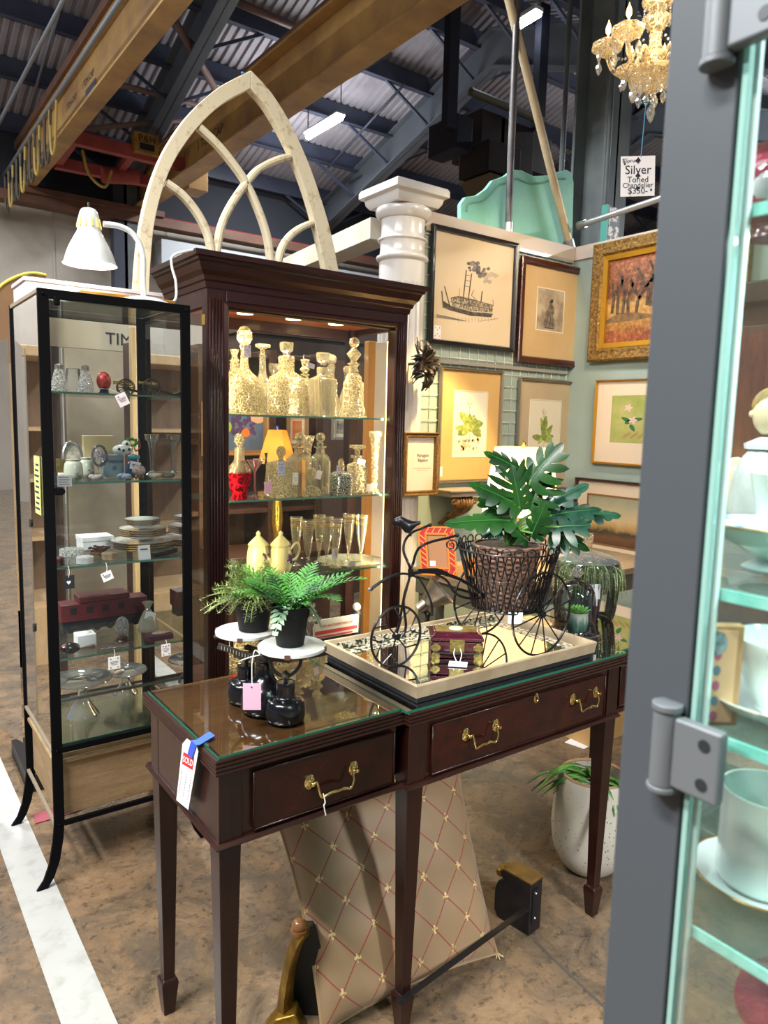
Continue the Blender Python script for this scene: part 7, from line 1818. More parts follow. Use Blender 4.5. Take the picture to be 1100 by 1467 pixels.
m.prism([((PD(x, y, gp)-gp).dot(r0), (PD(x, y, gp)-gp).z) for x, y in ft], gp-f0*.03, r0, (0, 0, 1), f0*.05); m.build('gilt_foot', GLT, gb, bevel=.006)
# black bracket with gilt top at the right end
bk_ = thing('black_bracket', 'black wooden bracket block with a gilded top and steel strap on the floor', 'bracket', (1.58, 1.36, 0))
b0 = PZ(757, 1342, 0); bb = Vector((b0.x, b0.y, 0))
ud, vd = Vector((.86, .5, 0)).normalized(), Vector((-.5, .86, 0)).normalized()
tp = PD(755, 1268, bb).z
L1, L2 = .075, .14
BW = mat('black_wood', '#121014', .5, c2='#221c1c', sc_=20)
prf = [(0, 0), (.115, 0), (.13, .02), (.13, tp*.55), (.12, tp*.72), (.10, tp*.80), (.115, tp*.92), (.10, tp), (0, tp)]
dirb = (PZ(690, 1300, 0)-PZ(757, 1342, 0)); dirb.z = 0; dirb.normalize(); dirw = Vector((-dirb.y, dirb.x, 0)); 
if dirw.dot(r0) < 0: dirw = -dirw
MB().prism(prf, bb, dirb, (0, 0, 1), dirw*.06).build('block', BW, bk_, bevel=.003)
MB().obox(bb+dirb*.05+dirw*.03+Vector((0, 0, tp+.002)), dirb*.051, dirw*.031, (0, 0, .003)).build('gilt_top', mat('gilt_rough', '#8a6a34', .5, metal=.3, c2='#5e4826', sc_=14, bmp=.3), bk_, bevel=.001)
MB().obox(bb+dirb*.12+dirw*.03+Vector((0, 0, tp*.86)), dirb*.012, dirw*.028, (0, 0, .012)).build('gilt_nose', GLT, bk_, bevel=.008)
MB().obox(bb-dirb*.002+dirw*.02+Vector((0, 0, tp*.55)), dirb*.002, dirw*.012, (0, 0, tp*.33)).build('strap', BLK, bk_)
m = MB(); sil = mat('screw', '#d8d8d4', .3, metal=.9)
for zz in (.8, .32): m.sphere(bb-dirb*.005+dirw*.02+Vector((0, 0, tp*zz)), .0035, 10, 6)
m.build('screw_head', sil, bk_)
s1, s0_ = PD(757, 1300, bb), PD(570, 1436, Vector((1.05, 1.22, 0)))
MB().bar(s1, s0_, .016, .004).build('long_strap', BLK, bk_)
# concrete planter with leaves
wc = Vector((1.965, 1.44, 0)); wp2 = thing('speckled_planter', 'white speckled round concrete planter holding a drooping green plant on the floor', 'planter', wc)
WP = mat('planter_concrete', '#cfc8b8', .7, c2='#b5ac98', sc_=3, bmp=.1)
SPK, nt, b2 = base('planter_speckle'); vr = nt.nodes.new('ShaderNodeTexVoronoi'); vr.inputs['Scale'].default_value = 70; nt.links.new(coord(nt), vr.inputs['Vector'])
nz = noise(nt, coord(nt), 6, 3); sel = nt.nodes.new('ShaderNodeMath'); sel.operation = 'MULTIPLY_ADD'; sel.inputs[1].default_value = -.22; sel.inputs[2].default_value = .26; nt.links.new(nz, sel.inputs[0])
lt = nt.nodes.new('ShaderNodeMath'); lt.operation = 'LESS_THAN'; nt.links.new(vr.outputs['Distance'], lt.inputs[0]); nt.links.new(sel.outputs[0], lt.inputs[1])
nt.links.new(mixc(nt, lt.outputs[0], ramp(nt, noise(nt, coord(nt), 3, 4), [(.3, '#d2ccbd'), (.7, '#bdb5a3')]), '#4a443c'), b2.inputs['Base Color']); b2.inputs['Roughness'].default_value = .6
wr_ = .128; wh = PD(850, 1108, wc).z
MB().lathe(prof_spline([(.001, 0), (.045, 0), (.085, .02), (.118, .075), (.130, .15), (.128, .22), (.118, wh*.9), (.108, wh), (.098, wh), (.105, wh*.88), (.11, .2), (.001, .19)], 4), wc, 56).build('pot', SPK, wp2)
MB().tube([wc+Vector((.103*cos(t), .103*sin(t), wh)) for t in [2*PI*k/48 for k in range(48)]], .006, 8, closed=True).build('rim', mat('terracotta_rim', '#b08a68', .7), wp2)
m = MB(); rnd = random.Random(77)
def blade(o, d, L, w, droop):
    s_ = Vector((-d.y, d.x, 0)).normalized(); rows = []
    for j in range(8):
        s = j/7; p = o+Vector((d.x*L*s, d.y*L*s, d.z*L*s-droop*L*s*s)); ww_ = w*sin(PI*(s*.85+.12)); rows.append((p-s_*ww_, p+Vector((0, 0, .002)), p+s_*ww_))
    m.add([p for r in rows for p in r], [f for j in range(7) for f in ((j*3, j*3+3, j*3+4, j*3+1), (j*3+1, j*3+4, j*3+5, j*3+2))], True)
for k in range(26):
    tgt = [PD(772, 1155, wc), PD(860, 1195, wc)-f0*.1, PD(790, 1125, wc), PD(845, 1165, wc)-f0*.1][k % 4]; o = wc+Vector((-.02, 0, wh+.0))+Vector((rnd.uniform(-.05, .05), rnd.uniform(-.05, .05), 0))
    d = tgt-o; L = d.length*rnd.uniform(.75, 1.05); d.normalize(); d.z = rnd.uniform(.15, .5); d += Vector((rnd.uniform(-.25, .25), rnd.uniform(-.25, .25), 0)); blade(o, d.normalized(), L*1.15, .012, .75 if k % 4 != 1 else 1.15)
m.build('foliage', leafcol('planter_leaf', '#6aa84a', '#2f6428', 10), wp2, solid=.0008)
# price card under the table
cdp = PD(368, 1222, (1.1, 2.4, 0)); o = MB().obox(cdp, r0*.028, f0*.001, Z_*.030).build('price_card', TAGP); 
q = MB(); q.obox(cdp-f0*.002+Z_*.012, r0*.02, f0*.0003, Z_*.0012); q.obox(cdp-f0*.002+Z_*.0, r0*.018, f0*.0003, Z_*.0012); q.build('handwriting', mat('ink', '#30344a', .7), o)
setp(o, 'white handwritten price card seen under the left table drawer', 'card')
MB().tube([cdp+Z_*.03, cdp+Z_*.1, (cdp.x, 2.515, cdp.z+.22)], .001, 5).build('string', mat('string_white', '#efece6', .8), o)
cdp = PZ(832, 1063, .002); o = MB().obox(cdp+Z_*.001, Vector((.06, .01, 0)), Vector((-.01, .05, 0)), Z_*.001).build('paper_card', TAGP); setp(o, 'blank white paper lying on the floor behind the far table legs', 'paper')
t = thing('wooden_box', 'pale wooden box standing on the floor behind the right table legs', 'box', (2.9, 2.2, 0)); q = PZ(845, 1072, 0)
MB().box((q.x, q.y, 0), (q.x+.5, q.y+.4, .22)).build('carcass', mat('pine', '#b8935c', .6, c2='#a8824c', sc_=5), t, bevel=.003); MB().box((q.x-.01, q.y-.01, .22), (q.x+.51, q.y+.41, .24)).build('lid', mat('pine', '#b8935c', .6), t, bevel=.003)
# ================================================================ CHANDELIER
chc = PD(936, 100, (2.75, 1.95, 0)); cx_, cy_ = chc.x, chc.y
CHX = crystal('chandelier_glass', '#fffaf0', '#ffe6b0', .22, .5, 70, .3); CHD = crystal('drop_glass', '#ffffff', '#f4ecda', .14, 0, 80, .35)
cz_ = lambda py: PD(936, py, (cx_, cy_, 0)).z
chn = thing('crystal_chandelier', 'glass arm crystal chandelier with lit candle bulbs and a handwritten price card', 'chandelier', (cx_, cy_, cz_(60)))
U0 = (cz_(20)-cz_(120))/100
CC = Vector((cx_, cy_, 0))
MB().lathe(prof_spline([(.002, cz_(132)), (.03, cz_(130)), (.07, cz_(118)), (.082, cz_(106)), (.075, cz_(98)), (.05, cz_(96)), (.052, cz_(84)), (.035, cz_(72)), (.024, cz_(62)), (.026, cz_(48)), (.02, cz_(44)), (.045, cz_(36)), (.05, cz_(24)), (.02, cz_(16)), (.055, cz_(8)), (.06, cz_(-2)), (.02, cz_(-12)), (.015, cz_(-40)), (.04, cz_(-55)), (.01, cz_(-70))], 3), CC, 40).build('stem', CHX, chn)
top = zr(cy_, 5.85)
MB().cyl(CC+Z_*cz_(-68), CC+Z_*(top), .006, n=8).build('chain', mat('chrome', '#b9b9b9', .2, metal=1), chn)
FLB = emit('flame_bulb', '#ffb860', 9)
def drop(m, p, s=1):
    p = Vector(p); m.sphere(p-Z_*.008*s, .006*s, 8, 6); m.sphere(p-Z_*.02*s, .0045*s, 8, 6)
    m.lathe([(.001, -.026*s), (.009*s, -.040*s), (.012*s, -.050*s), (.006*s, -.064*s), (.001, -.072*s)], p, 6, smooth=False)
def arm(ang, R_, zc, hi):
    d = Vector((cos(ang), sin(ang), 0)); z0 = cz_(88)
    cup = CC+d*R_+Z_*zc
    am = MB().tube([CC+d*.03+Z_*(z0-.01), CC+d*.07+Z_*(z0+.03), CC+d*(R_*.45)+Z_*(z0+.02), CC+d*(R_*.65)+Z_*(zc-.09), CC+d*(R_*.85)+Z_*(zc-.085), CC+d*R_+Z_*(zc-.03)], .009, 10, sub=5).build('arm', CHX, chn)
    b = MB(); n = 16; RR_ = []
    for q, zz in ((.008, -.036), (.018, -.028), (.04, -.015), (.058, .0), (.060, .014), (.052, .022), (.014, .016)):
        RR_.append([cup+Vector((q*(1+.10*(j % 2))*cos(2*PI*j/n), q*(1+.10*(j % 2))*sin(2*PI*j/n), zz)) for j in range(n)])
    b.rings(RR_); b.build('drip_cup', CHX, am)
    MB().cyl(cup+Z_*.01, cup+Z_*.055, .0045, n=10).build('candle', mat('candle_white', '#e8e0d0', .5), am)
    MB().lathe(prof_spline([(.004, .055), (.011, .068), (.0095, .085), (.003, .102), (.0005, .112)], 3), cup, 14).build('bulb', FLB, am)
    m = MB()
    for j in range(4): a = ang+PI/2*j+.5; drop(m, cup+Vector((.044*cos(a), .044*sin(a), .0)), .9+.3*(j % 2))
    m.build('crystal_drop', CHD, am)
lv = YAW+PI/2  # towards the left of the view
rl = (chc-PD(870, 70, chc)).length
for k in range(6):
    hi = k % 2 == 0; arm(lv+k*PI/3+(.0 if hi else -.35), .195 if hi else .20, cz_(72) if hi else cz_(72), hi)
m = MB()
for k in range(14): a = 2*PI*k/14; drop(m, CC+Vector((.078*cos(a), .078*sin(a), cz_(108)-.012*(k % 2))), 1.25)
drop(m, CC+Z_*cz_(132), 1.7); m.build('crystal_drop', CHD, chn)
m = MB()
for k in range(3):
    for j in range(12):
        a = lv+k*PI/1.5; s = j/11; m.sphere(CC+Vector((cos(a), sin(a), 0))*(.05+.15*s)+Z_*(cz_(58)-.06*sin(PI*s)-.03*s), .0055, 6, 5)
m.build('bead_swag', CHD, chn)
m = MB()
for j in range(10): a = 2*PI*j/10; drop(m, CC+Vector((.052*cos(a), .052*sin(a), cz_(14))), .9)
m.build('crystal_drop', CHD, chn)
kp = PD(925, 150, chc); k2 = PD(918, 226, chc)
MB().tube([kp+Vector((.0, 0, .03)), kp, (kp+k2)/2, k2], .0018, 6, sub=3).build('blue_string', mat('blue_string', '#2f7fa8', .6), chn)
MB().tube([kp+Z_*.01-r0*.03-Z_*.01, kp+Z_*.01, kp+Z_*.01+r0*.03-Z_*.012], .0025, 6, sub=3).build('blue_bow', mat('blue_string', '#2f7fa8', .6), chn)
cn = PD(913.5, 252.5, chc); cw, chh = (PD(938, 252, chc)-PD(889, 252, chc)).length/2, (cz_(222)-cz_(281))/2*.98
ur, vr_ = (r0*cos(.05)+Z_*.05).normalized(), (Z_-r0*.05).normalized()
MB().obox(cn, ur*cw, f0*.0008, vr_*chh).build('price_card', TAGP, chn, bevel=.0005)
IK = mat('marker_ink', '#1c2130', .7)
for s_, dy, sz in (('Silver', .30, .050), ('Toned', -.18, .034), ('Chandelier', -.46, .029), ('$350-', -.74, .036)):
    text('handwriting', s_, IK, chn, cn-f0*.002+vr_*(chh*dy), ur, vr_, sz)
m = MB()
SPD = [(0, 1), (.75, .1), (.75, -.35), (.2, -.35), (.35, -.9), (-.35, -.9), (-.2, -.35), (-.75, -.35), (-.75, .1)]
for a, b, s_ in ((0, .78, .013), (0, .02, .013), (0, -.62, .011), (-.78, .62, .006), (.78, -.7, .006)): m.prism(SPD, cn-f0*.002+ur*(cw*a)+vr_*(chh*b), ur*s_, vr_*s_, -f0*.0004)
m.build('pip', IK, chn)
text('handwriting', '$Spruce', IK, chn, cn-f0*.002+vr_*(chh*.78)-ur*.03, ur, vr_, .022)

# ================================================================ FOREGROUND LIT DISPLAY CASE
XC = .452
pA, pB = PX(912, 733, XC), PX(1008, 733, XC)
GRY = mat('case_grey', '#42474c', .5, spec=.3)
dc = thing('showcase', 'grey metal framed lit glass showcase in the near right foreground holding porcelain', 'display cabinet', (XC, 0, 0))
MB().box((XC, pB.y, 0), (XC+.014, pA.y, 2.3)).build('corner_post', GRY, dc, bevel=.002)
GLG = pane('case_glass', '#f8fdfc', .22, haze=.01)
GED = mat('case_glass_edge', '#8fd0bc', .1, c2='#b9e6d8', sc_=30, spec=.8, sub=0)
GE2 = pane('case_edge_clear', '#b4e0d6', 1.0, haze=.5, hazec='#b0ddd4')
yg = pB.y-.0005
MB().add([(XC+.003, -.75, .05), (XC+.003, yg-.006, .05), (XC+.003, yg-.006, 2.28), (XC+.003, -.75, 2.28)], [(0, 1, 2, 3)]).build('glass_door', GLG, dc)
MB().box((XC, yg-.0055, .05), (XC+.006, yg-.002, 2.28)).build('door_edge', GE2, dc)
MB().box((XC+.008, yg-.008, .05), (XC+.012, yg-.004, 2.28)).build('inner_edge', mat('edge_white', '#c4dcd8', .3), dc)
MB().add([(XC+.014, .28, .05), (1.0, .62, .05), (1.0, .62, 2.28), (XC+.014, .28, 2.28)], [(0, 1, 2, 3)]).build('glass_side', GLG, dc)
case_pl = [(XC+.015, -.7), (1.0, -.7), (1.0, .61), (XC+.015, .265)]
case_top = [(XC, -.8), (1.02, -.8), (1.02, .63), (XC, pA.y)]
MB().prism(case_top, (0, 0, 2.28), X_, (0, 1, 0), (0, 0, .06)).build('top', GRY, dc); MB().prism(case_top, (0, 0, 0), X_, (0, 1, 0), (0, 0, .05)).build('base', GRY, dc)
MB().box((1.0, -.8, 0), (1.02, pA.y-.03, 2.3)).build('back_post', GRY, dc) if False else None
HG = mat('hinge_metal', '#676c70', .5, metal=.3)
def hinge(pz, s=1):
    z = pz; h = .027*s; y0 = PX(958, 1080, XC).y
    g = MB(); g.cyl((XC-.006, y0, z-h), (XC-.006, y0, z+h), .009, n=20); g.build('hinge_barrel', HG, dc, bevel=.001)
    for a_, b__ in ((z+h, z+h+.005), (z-h-.004, z-h)): MB().cyl((XC-.006, y0, a_), (XC-.006, y0, b__), .0105, n=20).build('hinge_cap', HG, dc, bevel=.001)
    o = MB().box((XC-.011, y0-.042, z-h*.92), (XC-.001, y0-.008, z+h*.92)).build('hinge_leaf', HG, dc, bevel=.0025, seg=3)
    g = MB()
    for zz in (-.5, .5): g.cyl((XC-.0116, y0-.031, z+h*zz), (XC-.008, y0-.031, z+h*zz), .0042, n=18)
    g.build('screw_hole', mat('hole_dark', '#20262a', .4), o)
hinge(PX(985, 1083, XC-.006).z); hinge(PX(1075, 30, XC-.006).z+.012)
CSH = pane('case_shelf', '#f0faf7', .4, haze=.02, hazec='#b8dcd6'); CSE = mat('case_shelf_edge', '#5fa89a', .15, c2='#86beb2', sc_=40)
zs_ = [PX(1013, 836, XC+.02).z, PX(974, 1306, XC+.02).z, PX(1054, 302, XC+.02).z, PX(1013, 836, XC+.02).z-.62]
zmid = PX(1030, 1052, XC+.014).z+.012
for z in zs_[:3]+[zmid-.012]:
    o = MB().prism(case_pl, (0, 0, z-.008), X_, (0, 1, 0), (0, 0, .008)).build('glass_shelf', CSH, dc); MB().box((XC+.013, -.7, z-.008), (XC+.015, pA.y-.03, z)).build('shelf_edge', CSE, o)
PCW = mat('bone_china', '#dfe9e7', .15, coat=.6); PCF = mat('china_floral', '#e2eee8', .15, c2='#8f7f9c', sc_=26, lo=.6, hi=.66, coat=.6); PCG = mat('china_green', '#dff0ea', .15, c2='#8fb77c', sc_=20, lo=.62, hi=.68, coat=.6)
def cpt(px, py, x): return PX(px, py, x)
# mug + saucer
zc_ = zs_[1]
c = PZ(1090, 1258, zc_+.006); c.z = zc_; c.x = max(c.x, .506)
t = thing('tea_mug_saucer', 'white fluted saucer with scalloped gold edge on the lowest showcase shelf', 'saucer', (c.x, c.y, zc_))
m = MB(); n = 64; R = []
for q, zz in ((.022, .001), (.028, .002), (.038, .006), (.050, .010), (.0505, .0115), (.040, .0085), (.03, .004)): R.append([c+Vector(((q*(1+.012*sin(16*2*PI*j/n)*(q > .045)))*cos(2*PI*j/n), (q*(1+.012*sin(16*2*PI*j/n)*(q > .045)))*sin(2*PI*j/n), zz)) for j in range(n)])
m.rings(R); m.build('dish', PCW, t); MB().tube([c+Vector((.0505*cos(a), .0505*sin(a), .0112)) for a in [2*PI*k/60 for k in range(60)]], .0011, 5, closed=True).build('gold_edge', GILT, t)
t = thing('tea_mug', 'straight sided white porcelain mug with green sprig decoration standing on its saucer', 'mug', (c.x, c.y, zc_+.006)); c2_ = c+Z_*.005
MB().lathe([(.001, 0), (.031, .001), (.033, .005), (.0325, .065), (.0335, .074), (.0318, .074), (.031, .065), (.031, .008), (.001, .007)], c2_, 48).build('body', PCG, t)
MB().tube([c2_+Vector((.032, -.0, .06)), c2_+Vector((.052, -.01, .058)), c2_+Vector((.052, -.01, .03)), c2_+Vector((.032, 0, .022))], .0035, 8, sub=6).build('handle', PCW, t)
# teacup row
def teacup(c, m_, lb, cat='teacup', r=.046):
    t = thing('teacup', lb, cat, c, 0, 'porcelain teacups in the lit showcase')
    MB().lathe(prof_spline([(.001, 0), (r*.5, 0), (r*.52, .004), (r*.75, .016), (r*.95, .036), (r*1.08, .052), (r*1.04, .052), (r*.9, .036), (r*.6, .012), (.001, .01)], 3), c, 44).build('body', m_, t)
    MB().tube([c+Vector((r*.2, -r*.95, .044)), c+Vector((r*.3, -r*1.5, .046)), c+Vector((r*.3, -r*1.4, .02)), c+Vector((r*.2, -r*.8, .018))], .003, 8, sub=5).build('handle', m_, t)
def saucer(c, m_, lb, r=.075):
    t = thing('saucer', lb, 'saucer', c, 0, 'porcelain saucers in the lit showcase'); MB().lathe(prof_spline([(.001, 0), (r*.4, 0), (r*.45, .003), (r*.8, .010), (r, .018), (r*.99, .02), (r*.7, .010), (r*.35, .005), (.001, .005)], 3), c, 48).build('dish', m_, t)
    MB().tube([c+Vector((r*cos(a), r*sin(a), .019)) for a in [2*PI*k/50 for k in range(50)]], .0009, 5, closed=True).build('gold_edge', GILT, t)
c = PZ(1072, 1052, zmid-.012); c.x = max(c.x, .53); saucer(c, PCW, 'white saucer under the violet painted teacup', r=.055); teacup(c+Z_*.006, PCF, 'teacup painted with violets on the third showcase shelf', r=.034)
c = PZ(1108, 815, zs_[0]); c.x = max(c.x, .53)
t = thing('footed_dish', 'pale blue footed porcelain dish painted with blue and yellow flowers', 'dish', c)
MB().lathe(prof_spline([(.001, 0), (.022, 0), (.020, .003), (.014, .007), (.02, .012), (.038, .022), (.052, .033), (.054, .035), (.052, .035), (.036, .025), (.001, .019)], 3), c, 48).build('bowl', mat('china_blue', '#cfe8e2', .15, c2='#4f86c0', sc_=22, lo=.6, hi=.66, coat=.6), t)
MB().tube([c+Vector((.054*cos(a), .054*sin(a), .035)) for a in [2*PI*k/50 for k in range(50)]], .001, 5, closed=True).build('gold_edge', GILT, t)
teacup(c+Vector((.006, -.004, .020)), mat('china_yellow', '#e6f2ea', .15, c2='#c9b85a', sc_=24, lo=.6, hi=.66, coat=.6), 'teacup painted with yellow flowers standing in the footed dish', r=.026)
# wall print with ovals
pc_ = PZ(1018, 1052, zmid-.012)+Vector((.03, .0, 0)); pc_.z = zmid-.012
t = thing('oval_sample_print', 'small wooden framed print with rows of coloured ovals leaning in the showcase', 'frame', pc_)
e0, e1 = PD(985, 1050, pc_), PD(1051, 1050, pc_); zz1 = PD(1020, 893, pc_).z; hw_ = (e1-e0).dot(r0)/2; mc_ = (e0+e1)/2; zc2 = (pc_.z+zz1)/2; hh_ = (zz1-pc_.z)/2
MB().obox((mc_.x, mc_.y, zc2), r0*hw_, Z_*hh_, f0*.004).build('frame', mat('tan_frame', '#a87c50', .5), t, bevel=.0015)
def onf(a, b, d=.0045): return Vector((mc_.x, mc_.y, zc2))+r0*(a*hw_)+Z_*(b*hh_)-f0*d
MB().obox(onf(-.12, 0), r0*hw_*.80, Z_*hh_*.9, f0*.0005).build('paper', mat('peach_paper', '#cfa67c', .7, c2='#bd9068', sc_=4), t)
for k in range(5):
    for q in range(2):
        m = MB(); c_ = onf(-.62+.5*q, -.78+.3*k, .0052); n = 14; m.add([c_+r0*(.17*hw_*cos(2*PI*j/n))+Z_*(.10*hh_*sin(2*PI*j/n)) for j in range(n)], [tuple(range(n))]); m.build('painted_oval', mat('oval%d' % ((k+q) % 2), ('#4f6c7a', '#a3526a')[(k+q) % 2], .6), t)
m = MB(); n = 20; m.add([onf(-.25+.5*cos(2*PI*j/n), .66+.24*sin(2*PI*j/n), .0054) for j in range(n)], [tuple(range(n))]); m.build('painted_swirl', mat('swirl', '#2c444c', .6, c2='#8aa0a0', sc_=160), t)
# figurine
c = PZ(1096, 752, zs_[0])
t = thing('clown_figurine', 'pale doll figurine with yellow hair and ruffled collar at the back of the showcase', 'figurine', c)
kz = PD(1090, 560, c).z-c.z
SK = mat('bisque', '#d9c7a0', .4); 
MB().lathe(prof_spline([(.001, 0), (.036, .0), (.040, kz*.2), (.034, kz*.45), (.016, kz*.62), (.013, kz*.66)], 3), c, 32).build('robe', mat('robe', '#9fa8a4', .5, c2='#b9c0b8', sc_=20), t)
m = MB(); R = []
for q, zz in ((.014, kz*.60), (.026, kz*.57), (.027, kz*.61), (.013, kz*.66)): R.append([c+Vector((q*(1+.08*(j % 2))*cos(2*PI*j/28), q*(1+.08*(j % 2))*sin(2*PI*j/28), zz)) for j in range(28)])
m.rings(R); m.build('collar', PCW, t)
hc = c+Z_*(kz*.83); fd = Vector((-.80, -.6, 0)); sd = Vector((.6, -.8, 0))
m = MB(); m.sphere(hc, (.023, .023, .026), 24, 16); m.sphere(hc+fd*.0225-Z_*.003, .003, 8, 6)
for s_ in (-1, 1): m.sphere(hc+sd*(s_*.0225), .0045, 8, 6)
m.build('head', SK, t)
MB().sphere(hc-fd*.006+Z_*.010, (.0235, .0235, .021), 20, 12).build('hair', mat('hair_yellow', '#a88a44', .6, c2='#7a622e', sc_=80), t)
m = MB()
for s_ in (-1, 1): m.sphere(hc+fd*.0205+sd*(s_*.008)+Z_*.003, .0017, 8, 6)
m.build('eye', BLK, t); MB().sphere(hc+fd*.0205-Z_*.011, (.002, .0035, .0012), 8, 6).build('mouth', mat('lip', '#a8404a', .5), t)
m = MB()
for k in range(4): m.sphere(c+fd*(.036+.001*k)+Z_*(kz*(.50-.13*k)), .006, 10, 8)
m.build('pompom', mat('pompom', '#a8485c', .6, c2='#b9a84c', sc_=30), t)
c = PZ(1050, 742, zs_[0])
t = thing('cream_bowl', 'cream round lidded bowl at the back of the showcase by the post', 'bowl', c)
MB().lathe(prof_spline([(.001, 0), (.015, 0), (.030, .02), (.032, .045), (.026, .066), (.001, .074)], 3), c+Z_*(cpt(1040, 665, .76).z-zs_[0]-.05 if False else .0), 32).build('body', mat('cream_china', '#cdbf98', .3, coat=.4), t)
# ruby plate
c = cpt(1112, 1430, .53); t = thing('ruby_plate', 'ruby and violet lustre glass plate standing upright on the showcase floor shelf', 'plate', c)
zb2 = c.z-.05
o = MB().prism(case_pl, (0, 0, zb2-.012), X_, (0, 1, 0), (0, 0, .008)).build('glass_shelf', CSH, dc)
MB().lathe([(.001, 0), (.018, .001), (.027, .004), (.030, .006), (.027, .007), (.001, .002)], c, 44, axis=(-.75, -.6, .3)).build('dish', mat('lustre', '#5a1238', .12, c2='#8a1434', sc_=25, coat=1), t)
MB().cyl((c.x+.02, c.y, zb2-.004), (c.x+.005, c.y, c.z-.035), .004, n=8).build('stand', BLK, t)
# pink flower basket at the top
c = cpt(1100, 300, .56); c.z = zs_[2]
t = thing('pink_glass_vase', 'ruby frilled glass vase with a pale lining on the top showcase shelf', 'vase', c)
hz_ = cpt(1092, 222, .56).z-c.z
MB().lathe(prof_spline([(.001, 0), (.018, 0), (.014, .006), (.024, hz_*.35), (.028, hz_*.7), (.02, hz_*.9), (.024, hz_)], 3), c+Vector((0, -.006, 0)), 24).build('body', mat('ruby_glass', '#8a2034', .15, c2='#c0566a', sc_=40, coat=.8), t)
MB().sphere(c+Vector((-.012, -.010, hz_*.55)), (.017, .02, .017), 16, 10).build('lining', PCW, t)

# ================================================================ BACKGROUND FURNITURE
DW = wood('dark_furniture', '#4a2c1c', '#2e1a12', .45, 2.5, (8, 8, 1), .2)
t = thing('tall_display_hutch', 'tall dark brown hutch against the grey-green wall seen through the lit showcase', 'hutch', (3.6, .9, 0))
MB().box((3.5, .15, 0), (4.0, 2.05, 2.1)).build('carcass', DW, t, bevel=.004); MB().box((3.44, .1, 2.1), (4.02, 2.1, 2.2)).build('cornice', DW, t, bevel=.01)
for k in range(3): MB().box((3.48, .22+k*.61, .9), (3.5, .76+k*.61, 2.0)).build('door', wood('hutch_door', '#5c3a28', '#3c241a', .4, 2.5, (8, 8, 1), .3), t, bevel=.004); MB().box((3.47, .22+k*.61, .12), (3.5, .76+k*.61, .82)).build('drawer', wood('hutch_door', '#5c3a28', '#3c241a'), t, bevel=.004)

CRF = wood('cream_hutch', '#c4a983', '#a98c64', .5, 4, (8, 8, 2), 0, .05)
t = thing('pale_hutch', 'pale oak hutch with shelves of small wares at the far left edge', 'hutch', (0, 5, 0))
a = PY(18, 520, 4.6); b_ = a.x; ht = PY(10, 508, 4.6).z
MB().box((b_-.9, 4.6, 0), (b_, 4.64, .35)).build('base', CRF, t); MB().box((b_-.07, 4.6, 0), (b_, 5.05, ht)).build('side_post', CRF, t, bevel=.004); MB().box((b_-.95, 4.56, ht), (b_+.04, 5.1, ht+.06)).build('top', CRF, t, bevel=.006)
MB().box((b_-.9, 5.03, 0), (b_, 5.05, ht)).build('back_board', wood('hutch_back', '#7a6248', '#5f4a34', .6, 3, (8, 1, 2), 0), t)
for z in (.35, .75, 1.1, 1.4): MB().box((b_-.9, 4.64, z), (b_-.07, 5.03, z+.02)).build('shelf', CRF, t)
for k, (dx, z, c1, nm) in enumerate(((.12, 1.12, '#d9d6ce', 'white teapot'), (.11, .77, '#a02a2c', 'red tin'), (.13, .37, '#9aa04a', 'olive jar'), (.12, 1.42, '#d8d2c0', 'cream pitcher'))):
    c = Vector((b_-dx-.02, 4.75, z)); o = MB().lathe(prof_spline([(.001, 0), (.035, 0), (.05, .03), (.05, .09), (.025, .13), (.03, .15), (.001, .16)], 3), c, 20).build('jar', mat('hj'+c1, c1, .35)); setp(o, nm+' on a shelf of the pale oak hutch', 'jar', 'wares on the pale hutch')
t = thing('arched_headboard', 'tan arched panel with a yellow edge behind the display cabinet top', 'panel', PY(20, 430, 4.2)); yy = 4.2
pts = [PY(x, y, yy) for x, y in [(-25, 470), (-20, 440), (-5, 418), (10, 405), (30, 396), (48, 393), (66, 396), (66, 520), (-25, 520)]]
MB().prism([(p.x, p.z) for p in pts], (0, yy, 0), (1, 0, 0), (0, 0, 1), (0, .03, 0)).build('panel', mat('tan_panel', '#8c6b4a', .6, c2='#7d5f42', sc_=3), t)
MB().tube([PY(x, y, yy-.005) for x, y in [(-25, 468), (-20, 438), (-5, 416), (10, 403), (30, 394), (48, 391), (66, 394)]], .007, 8, sub=4).build('yellow_edging', mat('yellow_vinyl', '#d8cf4a', .5), t)
for x in (pts[7].x-.05, pts[8].x+.05): MB().box((x-.03, yy, 0), (x+.03, yy+.03, pts[7].z)).build('leg', mat('tan_panel', '#8c6b4a', .6), t)
t = thing('cow_figure', 'black and white spotted ornament with a dark base on top of the pale hutch', 'ornament', (b_-.1, 4.7, ht+.06)); c = PY(4, 500, 4.75); c.z = ht+.06
MB().lathe([(.14, 0), (.15, .02), (.14, .05)], c-X_*.05, 24).build('base', BLK, t); MB().lathe(prof_spline([(.13, .05), (.11, .09), (.05, .13), (.001, .15)], 3), c-X_*.05, 28).build('body', mat('cow_spots', '#e6e4de', .4, c2='#151515', sc_=9, lo=.52, hi=.54), t)
